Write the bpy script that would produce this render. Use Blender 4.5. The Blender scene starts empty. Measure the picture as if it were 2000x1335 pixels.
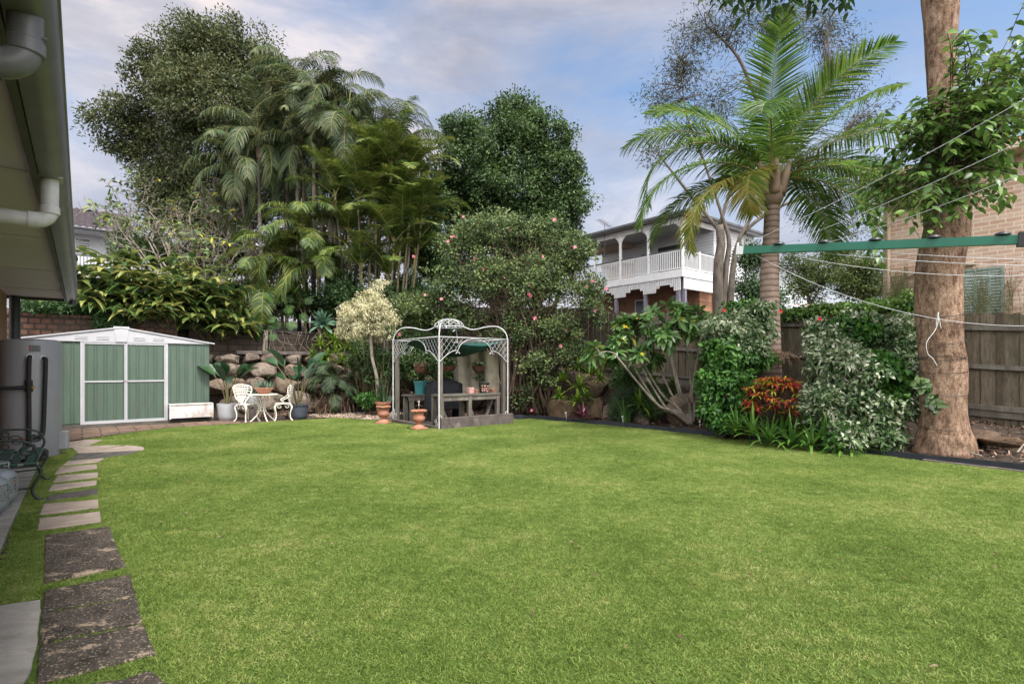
import bpy, math, random
import numpy as np
from mathutils import Vector, Matrix, noise
R = math.radians
rng = np.random.default_rng(7)
random.seed(7)
scene = bpy.context.scene
COL = scene.collection
# ---------------------------------------------------------------- frames
F = 1055.0; HZ = 715.0; CAMH = 1.35
ROT = math.atan2(.6229, .7823)            # the yard (house, fence, shed, arbour) is turned this much from the view
U2 = np.array([.7823, .6229]); U1 = np.array([-.6229, .7823])
def W(a, b, z=0.0):                        # yard frame -> world
    return (a*U2[0]+b*U1[0], a*U2[1]+b*U1[1], z)
def AB(x, y): return (x*U2[0]+y*U2[1], x*U1[0]+y*U1[1])
def PX(px, py, Y): return ((px-1000)/F*Y, Y, CAMH+(HZ-py)/F*Y)
def GR(px, py, z=0.0):                     # point of the ground plane seen there
    Y = (CAMH-z)*F/(py-HZ); return ((px-1000)/F*Y, Y, z)
# ---------------------------------------------------------------- objects
def tag(o, label=None, cat=None, group=None, kind=None):
    if label: o['label'] = label
    if cat: o['category'] = cat
    if group: o['group'] = group
    if kind: o['kind'] = kind
    return o
def thing(name, label, cat, loc=(0, 0, 0), rz=0.0, group=None):
    o = bpy.data.objects.new(name, None); COL.objects.link(o)
    o.location = loc; o.rotation_euler = (0, 0, rz); o.empty_display_size = .1
    return tag(o, label, cat, group)
def ythings(name, label, cat, a, b, z=0, group=None):   # aligned with the yard
    return thing(name, label, cat, W(a, b, z), ROT, group)
def copy_tree(o, parent=None):
    c = o.copy(); COL.objects.link(c)
    if parent: c.parent = parent
    for ch in list(o.children): copy_tree(ch, c)
    return c
class MB:
    def __init__(s): s.v = []; s.f = {}; s.n = 0; s.mi = {}
    def add(s, V, Fc, m=0):
        V = np.asarray(V, float).reshape(-1, 3); Fc = np.asarray(Fc, int)
        if len(V) == 0: return s
        s.v.append(V); s.f.setdefault(Fc.shape[1], []).append(Fc+s.n); s.mi.setdefault(Fc.shape[1], []).append(np.full(len(Fc), m)); s.n += len(V)
        return s
    def addp(s, V, polys, m=0):
        V = np.asarray(V, float).reshape(-1, 3)
        s.v.append(V)
        for p in polys:
            s.f.setdefault(len(p), []).append(np.asarray([p], int)+s.n); s.mi.setdefault(len(p), []).append(np.array([m]))
        s.n += len(V); return s
    def box(s, x0, x1, y0, y1, z0, z1, bev=0.0, M=None, m=0):
        if bev <= 0:
            V = np.array([(x, y, z) for z in (z0, z1) for x, y in ((x0, y0), (x1, y0), (x1, y1), (x0, y1))], float)
            P = [(3, 2, 1, 0), (4, 5, 6, 7), (0, 1, 5, 4), (1, 2, 6, 5), (2, 3, 7, 6), (3, 0, 4, 7)]
        else:
            b = min(bev, (x1-x0)*.45, (y1-y0)*.45, (z1-z0)*.45); V = []
            for z, k, c in ((z0, b, b*.4), (z0+b, 0, b), (z1-b, 0, b), (z1, b, b*.4)):
                V += [(x0+k+c, y0+k, z), (x1-k-c, y0+k, z), (x1-k, y0+k+c, z), (x1-k, y1-k-c, z), (x1-k-c, y1-k, z), (x0+k+c, y1-k, z), (x0+k, y1-k-c, z), (x0+k, y0+k+c, z)]
            V = np.array(V, float); P = [tuple(range(7, -1, -1)), tuple(range(24, 32))]
            for r in range(3):
                for i in range(8):
                    j = (i+1) % 8; P.append((r*8+i, r*8+j, r*8+8+j, r*8+8+i))
        if M is not None: V = np.array([tuple(M @ Vector(q)) for q in V])
        return s.addp(V, P, m)
    def bar(s, p, q, w, h=None, m=0, up=(0, 0, 1)):          # rectangular bar from p to q
        h = h or w; p = np.array(p, float); q = np.array(q, float); d = q-p; L = np.linalg.norm(d); d /= L
        u = np.array(up, float)
        if abs(d @ u) > .98: u = np.array([1., 0, 0])
        sx = np.cross(d, u); sx /= np.linalg.norm(sx); u = np.cross(sx, d)
        V = [e+sx*i*w/2+u*j*h/2 for e in (p, q) for i, j in ((-1, -1), (1, -1), (1, 1), (-1, 1))]
        return s.addp(V, [(0, 1, 2, 3), (7, 6, 5, 4), (0, 4, 5, 1), (1, 5, 6, 2), (2, 6, 7, 3), (3, 7, 4, 0)], m)
    def tube(s, P, r, n=8, cap=True, m=0, wob=None):
        P = np.asarray(P, float); k = len(P); r = np.broadcast_to(np.asarray(r, float), (k,)) if np.ndim(r) < 2 else r
        T = np.gradient(P, axis=0); T /= np.linalg.norm(T, axis=1)[:, None]+1e-12
        u = np.array([0, 0, 1.]) if abs(T[0][2]) < .9 else np.array([1., 0, 0])
        A = np.cross(T[0], u); A /= np.linalg.norm(A); ang = np.linspace(0, 2*np.pi, n, endpoint=False); V = []
        for i in range(k):
            A = A-T[i]*(A @ T[i]); A /= np.linalg.norm(A)+1e-12; B = np.cross(T[i], A)
            rr = r[i]*np.ones(n) if wob is None else r[i]*wob(i/(k-1), ang)
            V.append(P[i]+(np.cos(ang)*rr)[:, None]*A+(np.sin(ang)*rr)[:, None]*B)
        V = np.concatenate(V); i = np.arange(n); j = (i+1) % n
        Fc = np.concatenate([np.stack([q*n+i, q*n+j, q*n+n+j, q*n+n+i], 1) for q in range(k-1)])
        s.add(V, Fc, m)
        if cap:
            s.f.setdefault(n, []).append(np.array([list(range(n-1, -1, -1)), list(range((k-1)*n, k*n))])+s.n-k*n)
            s.mi.setdefault(n, []).append(np.full(2, m))
        return s
    def lathe(s, prof, n=24, c=(0, 0, 0), m=0, wob=None):     # prof: (radius, z)
        prof = np.asarray(prof, float); k = len(prof); ang = np.linspace(0, 2*np.pi, n, endpoint=False); V = []
        for r, z in prof:
            w = 1 if wob is None else wob(z, ang)
            V.append(np.stack([np.cos(ang)*r*w+c[0], np.sin(ang)*r*w+c[1], np.full(n, z+c[2])], 1))
        i = np.arange(n); j = (i+1) % n
        Fc = np.concatenate([np.stack([q*n+i, q*n+j, q*n+n+j, q*n+n+i], 1) for q in range(k-1)])
        s.add(np.concatenate(V), Fc, m)
        for q, rev in ((0, True), (k-1, False)):
            if prof[q][0] > 1e-4:
                p = list(range(q*n, q*n+n)); p = p[::-1] if rev else p
                s.f.setdefault(n, []).append(np.array([p])+s.n-k*n); s.mi.setdefault(n, []).append(np.full(1, m))
        return s
    def sweep(s, prof, x0, x1, m=0, cap=True):                 # closed (y,z) outline extruded along x
        n = len(prof); V = [(x, y, z) for x in (x0, x1) for y, z in prof]
        P = [(i, (i+1) % n, n+(i+1) % n, n+i) for i in range(n)]
        if cap: P += [tuple(range(n-1, -1, -1)), tuple(range(n, 2*n))]
        return s.addp(V, P, m)
    def plate(s, pts, axis, t0, t1, m=0):                      # polygon (2-D) extruded along an axis
        n = len(pts); V = []
        for t in (t0, t1):
            for p, q in pts: V.append({'x': (t, p, q), 'y': (p, t, q), 'z': (p, q, t)}[axis])
        P = [(i, (i+1) % n, n+(i+1) % n, n+i) for i in range(n)]+[tuple(range(n-1, -1, -1)), tuple(range(n, 2*n))]
        return s.addp(V, P, m)
    def arrays(s): return np.concatenate(s.v) if s.v else np.zeros((0, 3))
    def build(s, name, mat, parent=None, smooth=False, world=False, sharp=None):
        V = s.arrays().copy()
        if parent is not None and world:
            L = np.array(parent.location); c, q = math.cos(-parent.rotation_euler.z), math.sin(-parent.rotation_euler.z)
            V = V-L; V = np.stack([V[:, 0]*c-V[:, 1]*q, V[:, 0]*q+V[:, 1]*c, V[:, 2]], 1)
        me = bpy.data.meshes.new(name); me.vertices.add(len(V)); me.vertices.foreach_set('co', V.ravel())
        loops = []; tot = []; mis = []
        for k in sorted(s.f):
            A = np.concatenate(s.f[k]); loops.append(A.ravel()); tot.append(np.full(len(A), k)); mis.append(np.concatenate(s.mi[k]))
        loops = np.concatenate(loops).astype(np.int32); tot = np.concatenate(tot).astype(np.int32)
        me.loops.add(len(loops)); me.loops.foreach_set('vertex_index', loops)
        st = np.concatenate([[0], np.cumsum(tot)[:-1]]).astype(np.int32)
        me.polygons.add(len(tot)); me.polygons.foreach_set('loop_start', st)
        me.polygons.foreach_set('material_index', np.concatenate(mis).astype(np.int32))
        me.polygons.foreach_set('use_smooth', np.full(len(tot), bool(smooth)))
        me.update(calc_edges=True); me.validate()
        for mm in (mat if isinstance(mat, (list, tuple)) else [mat]): me.materials.append(mm)
        if sharp: 
            try: me.set_sharp_from_angle(angle=R(sharp))
            except Exception: pass
        o = bpy.data.objects.new(name, me); COL.objects.link(o)
        if parent is not None: o.parent = parent
        return o
def top(mb, name, mat, label, cat, loc, rz=0, group=None, smooth=False, sharp=None, kind=None):  # thing that is one mesh; verts local
    o = mb.build(name, mat, None, smooth, sharp=sharp); o.location = loc; o.rotation_euler = (0, 0, rz)
    return tag(o, label, cat, group, kind)
def curve(pts, n=16):                     # Catmull-Rom through points
    P = np.asarray(pts, float); k = len(P)
    Q = np.concatenate([[2*P[0]-P[1]], P, [2*P[-1]-P[-2]]]); out = []
    per = max(2, n//(k-1))
    for i in range(k-1):
        p0, p1, p2, p3 = Q[i:i+4]
        for t in np.linspace(0, 1, per, endpoint=False):
            out.append(.5*((2*p1)+(-p0+p2)*t+(2*p0-5*p1+4*p2-p3)*t*t+(-p0+3*p1-3*p2+p3)*t**3))
    out.append(P[-1]); return np.array(out)
def lerp_r(rs, n): return np.interp(np.linspace(0, 1, n), np.linspace(0, 1, len(rs)), rs)
def unit(A): A = np.asarray(A, float); return A/(np.linalg.norm(A, axis=-1, keepdims=True)+1e-12)
def rdir(n, up=0.0, g=rng): return unit(g.normal(size=(n, 3))+np.array([0, 0, up]))
# ---------------------------------------------------------------- leaves
def blades(mb, P, D, N, L, Wd, prof=(0.2, 1, .85, 0), droop=0.0, fold=.15, m=0):
    """N leaves at once: P base, D direction, N upper side, L length, Wd width; prof = width along the leaf"""
    P = np.asarray(P, float).reshape(-1, 3); n = len(P); D = unit(np.broadcast_to(D, (n, 3))); N = np.broadcast_to(N, (n, 3))
    L = np.broadcast_to(L, (n,)).astype(float); Wd = np.broadcast_to(Wd, (n,)).astype(float); droop = np.broadcast_to(droop, (n,)).astype(float)
    S = unit(np.cross(D, N)); N = unit(np.cross(S, D)); k = len(prof); V = np.zeros((n, k, 3, 3))
    for j, w in enumerate(prof):
        t = j/(k-1); sag = droop*t*t*L
        c = P+D*(L*t*(1-.25*np.minimum(1, np.abs(droop))*t))[:, None]+np.array([0, 0, -1])*sag[:, None]
        hw = S*(Wd*.5*max(w, .02))[:, None]; lift = N*(Wd*.5*w*fold*2)[:, None]
        V[:, j, 0] = c-hw+lift; V[:, j, 1] = c; V[:, j, 2] = c+hw+lift
    base = (np.arange(n)*k*3)[:, None, None]; q = []
    for j in range(k-1):
        q += [(j*3, j*3+1, j*3+4, j*3+3), (j*3+1, j*3+2, j*3+5, j*3+4)]
    q = np.array(q)[None]+base
    mb.add(V.reshape(-1, 3), q.reshape(-1, 4), m)
def diamonds(mb, P, D, N, L, Wd, m=0, fold=.12):
    P = np.asarray(P, float); n = len(P); S = unit(np.cross(D, N)); N = unit(np.cross(S, D))
    L = np.broadcast_to(L, (n,))[:, None]; Wd = np.broadcast_to(Wd, (n,))[:, None]
    V = np.stack([P, P+D*L*.45-S*Wd*.5+N*Wd*fold, P+D*L, P+D*L*.45+S*Wd*.5+N*Wd*fold], 1)
    b = (np.arange(n)*4)[:, None, None]; q = np.array([(0, 1, 2), (0, 2, 3)])[None]+b
    mb.add(V.reshape(-1, 3), q.reshape(-1, 3), m)
def nz(p, s=1.0): return noise.noise(Vector(p)*s)
def clump_centres(lobes, n, g, inner=.45, rough=.25, cut=None):
    lobes = np.asarray(lobes, float); vol = lobes[:, 3]*lobes[:, 4]*lobes[:, 5]; k = g.choice(len(lobes), n, p=vol**.8/np.sum(vol**.8))
    d = rdir(n, 0, g); r = (inner**3+(1-inner**3)*g.random(n))**(1/3)
    C = lobes[k, :3]+d*r[:, None]*lobes[k, 3:6]*(1-rough*.5+rough*g.normal(size=n)[:, None]*.6)
    out = unit(C-lobes[k, :3]); return C, out
def foliage(mb, C, out, per, spread, L, Wd, g, m=0, up=.4, droop=-.2, rand=1.0, big=None):
    n = len(C)*per; c = np.repeat(C, per, 0); o = np.repeat(out, per, 0)
    sz = np.repeat(g.uniform(.65, 1.45, len(C)), per)[:, None]; u = unit(g.normal(size=(n, 3))); off = u*(g.random((n, 1))**.45)*spread*1.55*sz*np.array([1, 1, .72])
    D = unit(g.normal(size=(n, 3))*rand*.8+o*.35+u*.7+np.array([0, 0, droop])); N = unit(g.normal(size=(n, 3))*.42+np.array([0, 0, 1])*up+o*.35+u*.75)
    l = L*g.uniform(.65, 1.25, n); w = Wd*g.uniform(.7, 1.2, n)
    if big: blades(mb, c+off, D, N, l, w, big, g.uniform(0, .35, n), .1, m)
    else: diamonds(mb, c+off, D, N, l, w, m)
def limbs(mb, base, tips, g, r0=.2, r1=.03, n=6, seg=7, bend=.15):
    base = np.asarray(base, float)
    for T in tips:
        T = np.asarray(T, float); L = np.linalg.norm(T-base)
        mid = base*.55+T*.45+g.normal(size=3)*bend*L*.5+np.array([0, 0, .06*L])
        pts = curve([base, mid, T], seg); mb.tube(pts, np.linspace(r0, r1, len(pts)), n, m=0)
# ---------------------------------------------------------------- materials
def newmat(name):
    m = bpy.data.materials.new(name); m.use_nodes = True; nt = m.node_tree; nt.nodes.clear()
    return m, nt, nt.nodes, nt.links
def principled(N, L, rough=.6, metal=0, spec=.5):
    o = N.new('ShaderNodeOutputMaterial'); p = N.new('ShaderNodeBsdfPrincipled'); L.new(p.outputs[0], o.inputs[0])
    p.inputs['Roughness'].default_value = rough; p.inputs['Metallic'].default_value = metal
    p.inputs['Specular IOR Level'].default_value = spec; return p, o
def ramp(N, stops, interp='LINEAR'):
    r = N.new('ShaderNodeValToRGB'); r.color_ramp.interpolation = interp; e = r.color_ramp.elements
    while len(e) < len(stops): e.new(.5)
    for i, (p, c) in enumerate(stops): e[i].position = p; e[i].color = (*c, 1)
    return r
def noise_n(N, L, vec, scale, detail=4, rough=.6, dist=0):
    n = N.new('ShaderNodeTexNoise'); n.inputs['Scale'].default_value = scale; n.inputs['Detail'].default_value = detail
    n.inputs['Roughness'].default_value = rough; n.inputs['Distortion'].default_value = dist
    if vec is not None: L.new(vec, n.inputs['Vector'])
    return n
def mixc(N, L, fac, a, b, mode='MIX'):
    x = N.new('ShaderNodeMix'); x.data_type = 'RGBA'; x.blend_type = mode
    for k, v in ((0, fac), (6, a), (7, b)):
        if hasattr(v, 'is_linked') or isinstance(v, bpy.types.NodeSocket): L.new(v, x.inputs[k])
        elif k == 0: x.inputs[k].default_value = v
        else: x.inputs[k].default_value = (*v, 1)
    return x.outputs[2]
def coords(N, L, kind='Object', scale=(1, 1, 1)):
    t = N.new('ShaderNodeTexCoord'); mp = N.new('ShaderNodeMapping'); mp.inputs['Scale'].default_value = scale
    if kind == 'World':
        g = N.new('ShaderNodeNewGeometry'); L.new(g.outputs['Position'], mp.inputs[0])
    else: L.new(t.outputs[kind], mp.inputs[0])
    return mp.outputs[0]
def pm(name, c1, c2=None, scale=3, rough=.7, bump=.0, bscale=20, metal=0, spec=.4, stretch=(1, 1, 1), c3=None, kind='Object', p1=.35, p2=.65, detail=6, dirt=None, dscale=1.2, dpos=(.5, .68)):
    m, nt, N, L = newmat(name); p, o = principled(N, L, rough, metal, spec); v = coords(N, L, kind, stretch)
    c2 = c2 or tuple(x*.75 for x in c1)
    n = noise_n(N, L, v, scale, detail, .65); st = [(p1, c1), (p2, c2)]
    if c3: st = [(p1, c1), ((p1+p2)/2, c3), (p2, c2)]
    rp = ramp(N, st); L.new(n.outputs[0], rp.inputs[0]); col = rp.outputs[0]
    if dirt:
        n3 = noise_n(N, L, v, dscale, 8, .7); r3 = ramp(N, [(dpos[0], (0, 0, 0)), (dpos[1], (1, 1, 1))]); L.new(n3.outputs[0], r3.inputs[0]); col = mixc(N, L, r3.outputs[0], col, dirt)
    L.new(col, p.inputs['Base Color'])
    if bump:
        b = N.new('ShaderNodeBump'); b.inputs['Strength'].default_value = bump; b.inputs['Distance'].default_value = .02
        n2 = noise_n(N, L, v, bscale, 8, .7); L.new(n2.outputs[0], b.inputs['Height']); L.new(b.outputs[0], p.inputs['Normal'])
    return m
def leafmat(name, cols, rough=.5, trans=.25, nscale=.6, tcol=None, spec=.35, var=.35):
    """colour differs leaf by leaf (random per island) and drifts through the crown"""
    m, nt, N, L = newmat(name); p, o = principled(N, L, rough, 0, spec)
    g = N.new('ShaderNodeNewGeometry'); v = coords(N, L, 'World'); n = noise_n(N, L, v, nscale*1.9, 2)
    a = N.new('ShaderNodeMath'); a.operation = 'MULTIPLY_ADD'; a.inputs[1].default_value = 1.7; a.inputs[2].default_value = -.85; L.new(n.outputs[0], a.inputs[0])
    b = N.new('ShaderNodeMath'); b.operation = 'ADD'; L.new(g.outputs['Random Per Island'], b.inputs[0]); L.new(a.outputs[0], b.inputs[1])
    k = len(cols); rp = ramp(N, [(i/(k-1) if k > 1 else 0, c) for i, c in enumerate(cols)]); L.new(b.outputs[0], rp.inputs[0])
    L.new(rp.outputs[0], p.inputs['Base Color'])
    t = N.new('ShaderNodeBsdfTranslucent'); mx = N.new('ShaderNodeMixShader'); mx.inputs[0].default_value = trans
    hs = N.new('ShaderNodeHueSaturation'); hs.inputs['Hue'].default_value = .485; hs.inputs['Value'].default_value = 1.5; L.new(rp.outputs[0], hs.inputs['Color']); L.new(hs.outputs[0], t.inputs[0])
    L.new(p.outputs[0], mx.inputs[1]); L.new(t.outputs[0], mx.inputs[2]); L.new(mx.outputs[0], o.inputs[0]); return m
def brickmat(name, c1, c2, mortar, bw, bh, axis='x', ms=.012, rough=.85, bump=.5, blotch=None, jit=.5):
    m, nt, N, L = newmat(name); p, o = principled(N, L, rough, 0, .2); t = N.new('ShaderNodeTexCoord'); s = N.new('ShaderNodeSeparateXYZ'); L.new(t.outputs['Object'], s.inputs[0])
    c = N.new('ShaderNodeCombineXYZ'); L.new(s.outputs['X' if axis == 'x' else 'Y'], c.inputs[0]); L.new(s.outputs['Z'], c.inputs[1])
    def bt(a, b, mo):
        k = N.new('ShaderNodeTexBrick'); k.inputs['Color1'].default_value = (*a, 1); k.inputs['Color2'].default_value = (*b, 1); k.inputs['Mortar'].default_value = (*mo, 1)
        k.inputs['Scale'].default_value = 1; k.inputs['Brick Width'].default_value = bw; k.inputs['Row Height'].default_value = bh; k.inputs['Mortar Size'].default_value = ms
        k.inputs['Mortar Smooth'].default_value = .1; k.inputs['Bias'].default_value = -.1; L.new(c.outputs[0], k.inputs['Vector']); return k
    k = bt(c1, c2, mortar); col = k.outputs['Color']
    n = noise_n(N, L, t.outputs['Object'], 6, 6); rp = ramp(N, [(.3, (.62, .62, .62)), (.7, (1.15, 1.15, 1.15))]); L.new(n.outputs[0], rp.inputs[0])
    col = mixc(N, L, jit, col, rp.outputs[0], 'MULTIPLY')
    if blotch:
        n2 = noise_n(N, L, t.outputs['Object'], 1.1, 6, .7); r2 = ramp(N, [(.5, (0, 0, 0)), (.7, (1, 1, 1))]); L.new(n2.outputs[0], r2.inputs[0]); col = mixc(N, L, r2.outputs[0], col, blotch)
    L.new(col, p.inputs['Base Color'])
    b = N.new('ShaderNodeBump'); b.inputs['Strength'].default_value = bump; b.inputs['Distance'].default_value = .01; b.invert = True; L.new(k.outputs['Fac'], b.inputs['Height']); L.new(b.outputs[0], p.inputs['Normal'])
    return m
M = {}
M['white'] = pm('white_paint', (.73, .73, .74), (.64, .64, .65), 6, .5, .1, 40, dirt=(.38, .33, .27), dscale=7, dpos=(.58, .75))
M['cleanwhite'] = pm('clean_white', (.56, .57, .60), (.48, .49, .52), 2, .55)
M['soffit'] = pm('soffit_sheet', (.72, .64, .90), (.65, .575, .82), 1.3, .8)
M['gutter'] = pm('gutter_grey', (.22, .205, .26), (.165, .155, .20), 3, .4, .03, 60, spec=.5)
M['fascia'] = pm('fascia_grey', (.10, .10, .105), (.065, .065, .07), 2, .6)
M['pvc'] = pm('pvc_white', (.62, .62, .61), (.45, .45, .44), 5, .45, dirt=(.25, .24, .22), dscale=9, dpos=(.6, .8))
M['pvcgrey'] = pm('pvc_grey', (.17, .17, .175), (.12, .12, .125), 4, .4)
M['darkpipe'] = pm('dark_pipe', (.05, .052, .056), (.035, .036, .04), 4, .5)
M['tank'] = pm('tank_grey', (.27, .275, .295), (.235, .24, .26), 1.5, .45, spec=.5, dirt=(.2, .195, .19), dscale=2.6, dpos=(.6, .85))
M['lag'] = pm('black_lagging', (.012, .012, .014), (.02, .02, .022), 12, .7, .4, 60)
M['brass'] = pm('brass', (.55, .38, .09), (.4, .26, .06), 12, .4, metal=.8)
M['steel'] = pm('bare_steel', (.5, .5, .5), (.35, .35, .35), 12, .4, metal=.9)
M['copper'] = pm('copper_pipe', (.35, .15, .07), (.25, .1, .05), 12, .45, metal=.8)
M['black'] = pm('black_plastic', (.012, .013, .016), (.022, .023, .028), 5, .45)
M['edging'] = pm('plastic_edging', (.018, .021, .028), (.03, .034, .043), 3, .4)
M['greenmetal'] = pm('shed_green', (.078, .118, .09), (.062, .096, .074), 2.2, .5, dirt=(.13, .12, .09), dscale=2.4, dpos=(.56, .85), stretch=(2.5, 1, .5))
M['shedwhite'] = pm('shed_white', (.44, .44, .47), (.39, .39, .42), 3, .6, dirt=(.30, .27, .25), dscale=8, dpos=(.64, .85), spec=.25)
M['oldwhite'] = pm('weathered_white', (.60, .59, .58), (.45, .43, .42), 6, .7, .2, 30, dirt=(.28, .2, .16), dscale=3, dpos=(.5, .72))
M['castwhite'] = pm('cast_white', (.74, .71, .64), (.6, .56, .48), 14, .5, .2, 50, dirt=(.3, .24, .17), dscale=18, dpos=(.6, .75))
M['gazwhite'] = pm('gazebo_white', (.47, .47, .48), (.36, .36, .37), 14, .45, dirt=(.3, .16, .1), dscale=14, dpos=(.64, .74))
M['timber'] = pm('weathered_timber', (.14, .12, .10), (.07, .06, .052), 5, .9, .5, 40, stretch=(1, 1, .25), dirt=(.19, .18, .15), dscale=3)
M['timberflat'] = pm('weathered_top', (.125, .115, .10), (.06, .053, .045), 5, .85, .5, 30, stretch=(.3, 1, 1))
M['sleeper'] = pm('concrete_sleeper', (.11, .09, .082), (.055, .045, .042), 4, .9, .6, 25, dirt=(.2, .17, .155), dscale=3.5, dpos=(.55, .7))
M['terracotta'] = pm('terracotta', (.36, .15, .09), (.25, .105, .065), 8, .8, .3, 40, dirt=(.5, .34, .26), dscale=9, dpos=(.56, .72))
M['terrasmooth'] = pm('terracotta_smooth', (.38, .17, .11), (.31, .135, .09), 8, .7, .1, 40)
M['potgrey'] = pm('pot_speckled', (.40, .415, .445), (.3, .315, .34), 90, .6, .1, 60)
M['potblue'] = pm('pot_slate', (.045, .055, .075), (.065, .075, .095), 6, .5)
M['teal'] = pm('teal_plastic', (.05, .21, .22), (.035, .16, .17), 5, .5, dirt=(.16, .26, .25), dscale=8, dpos=(.6, .8))
M['pink'] = pm('pink_ceramic', (.46, .27, .25), (.36, .2, .19), 18, .6)
M['cover'] = pm('bbq_cover', (.012, .014, .018), (.02, .022, .028), 6, .75, .3, 12)
M['greencloth'] = pm('green_shade', (.012, .055, .048), (.02, .08, .068), 5, .9, .3, 60)
M['benchgreen'] = pm('bench_green', (.012, .045, .038), (.02, .065, .055), 8, .45)
M['iron'] = pm('wrought_iron', (.012, .018, .017), (.02, .03, .027), 14, .5, .2, 60)
M['gas'] = pm('gas_bottle', (.27, .29, .31), (.2, .22, .24), 5, .45, .05, 40, metal=.35)
M['print'] = pm('black_print', (.03, .03, .03), (.05, .05, .05), 20, .6)
M['redprint'] = pm('red_print', (.4, .02, .02), (.3, .02, .02), 20, .6)
M['linegreen'] = pm('line_green', (.008, .115, .075), (.006, .095, .06), 5, .35, spec=.6)
M['wire'] = pm('line_cord', (.55, .56, .6), (.45, .46, .5), 8, .5)
M['coir'] = pm('coir', (.15, .06, .04), (.07, .03, .022), 30, .95, 1, 60)
M['soil'] = pm('soil', (.05, .035, .025), (.025, .018, .013), 14, .95, .8, 30)
def rockmat(name, c1, c2, c3, dirt):
    m, nt, N, L = newmat(name); p, o = principled(N, L, .92, 0, .15); v = coords(N, L, 'World'); oi = N.new('ShaderNodeObjectInfo')
    n = noise_n(N, L, v, 2.4, 9, .7, .5); rp = ramp(N, [(.3, c1), (.5, c3), (.7, c2)]); L.new(n.outputs[0], rp.inputs[0]); col = rp.outputs[0]
    r0 = ramp(N, [(0, (.62, .6, .62)), (.35, (1.05, .95, .85)), (.7, (.85, .85, .9)), (1, (1.25, 1.2, 1.15))]); L.new(oi.outputs['Random'], r0.inputs[0]); col = mixc(N, L, 1, col, r0.outputs[0], 'MULTIPLY')
    n2 = noise_n(N, L, v, 3.6, 10, .75, .3); r2 = ramp(N, [(.5, (0, 0, 0)), (.66, (1, 1, 1))]); L.new(n2.outputs[0], r2.inputs[0]); col = mixc(N, L, r2.outputs[0], col, dirt)
    n3 = noise_n(N, L, v, 26, 6, .75); r3 = ramp(N, [(.35, (.55, .53, .5)), (.6, (1.12, 1.12, 1.12))]); L.new(n3.outputs[0], r3.inputs[0]); col = mixc(N, L, .8, col, r3.outputs[0], 'MULTIPLY')
    L.new(col, p.inputs['Base Color']); b = N.new('ShaderNodeBump'); b.inputs['Strength'].default_value = 1; b.inputs['Distance'].default_value = .05; n4 = noise_n(N, L, v, 8, 12, .78); L.new(n4.outputs[0], b.inputs['Height']); L.new(b.outputs[0], p.inputs['Normal']); return m
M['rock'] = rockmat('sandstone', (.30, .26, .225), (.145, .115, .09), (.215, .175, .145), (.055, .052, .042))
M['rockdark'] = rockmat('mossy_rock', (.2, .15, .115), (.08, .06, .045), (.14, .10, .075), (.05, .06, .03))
def barkmat():
    m, nt, N, L = newmat('big_bark'); p, o = principled(N, L, .95, 0, .1); v = coords(N, L, 'World', (1, 1, .4)); v1 = coords(N, L, 'World')
    n = noise_n(N, L, v, 16, 10, .72, .3); rp = ramp(N, [(.36, (.085, .055, .04)), (.48, (.22, .15, .11)), (.62, (.34, .255, .2))]); L.new(n.outputs[0], rp.inputs[0]); col = rp.outputs[0]
    n2 = noise_n(N, L, v1, 1.6, 8, .7, .5); r2 = ramp(N, [(.38, (.6, .56, .52)), (.5, (.95, .9, .86)), (.66, (1.25, 1.2, 1.15))]); L.new(n2.outputs[0], r2.inputs[0]); col = mixc(N, L, 1, col, r2.outputs[0], 'MULTIPLY')
    n3 = noise_n(N, L, v1, 45, 4, .7); r3 = ramp(N, [(.4, (.6, .58, .55)), (.6, (1.15, 1.15, 1.15))]); L.new(n3.outputs[0], r3.inputs[0]); col = mixc(N, L, .8, col, r3.outputs[0], 'MULTIPLY')
    L.new(col, p.inputs['Base Color']); b = N.new('ShaderNodeBump'); b.inputs['Strength'].default_value = 1; b.inputs['Distance'].default_value = .04; L.new(n.outputs[0], b.inputs['Height']); L.new(b.outputs[0], p.inputs['Normal']); return m
M['bark'] = barkmat()
M['barkgrey'] = pm('grey_bark', (.13, .11, .09), (.06, .05, .04), 9, .95, .8, 30, stretch=(1, 1, .4))
M['barkpale'] = pm('pale_bark', (.28, .25, .21), (.13, .11, .09), 9, .9, .6, 40, stretch=(1, 1, .5))
M['barkbrown'] = pm('brown_bark', (.10, .065, .045), (.045, .03, .022), 9, .95, .8, 30, stretch=(1, 1, .4))
M['cane'] = pm('cane_stem', (.16, .13, .06), (.07, .07, .035), 6, .7, stretch=(1, 1, 3))
M['slab'] = pm('pale_paver', (.31, .255, .215), (.22, .175, .145), 5, .9, .5, 60, kind='World', dirt=(.12, .105, .09), dscale=4, dpos=(.55, .8))
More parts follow.
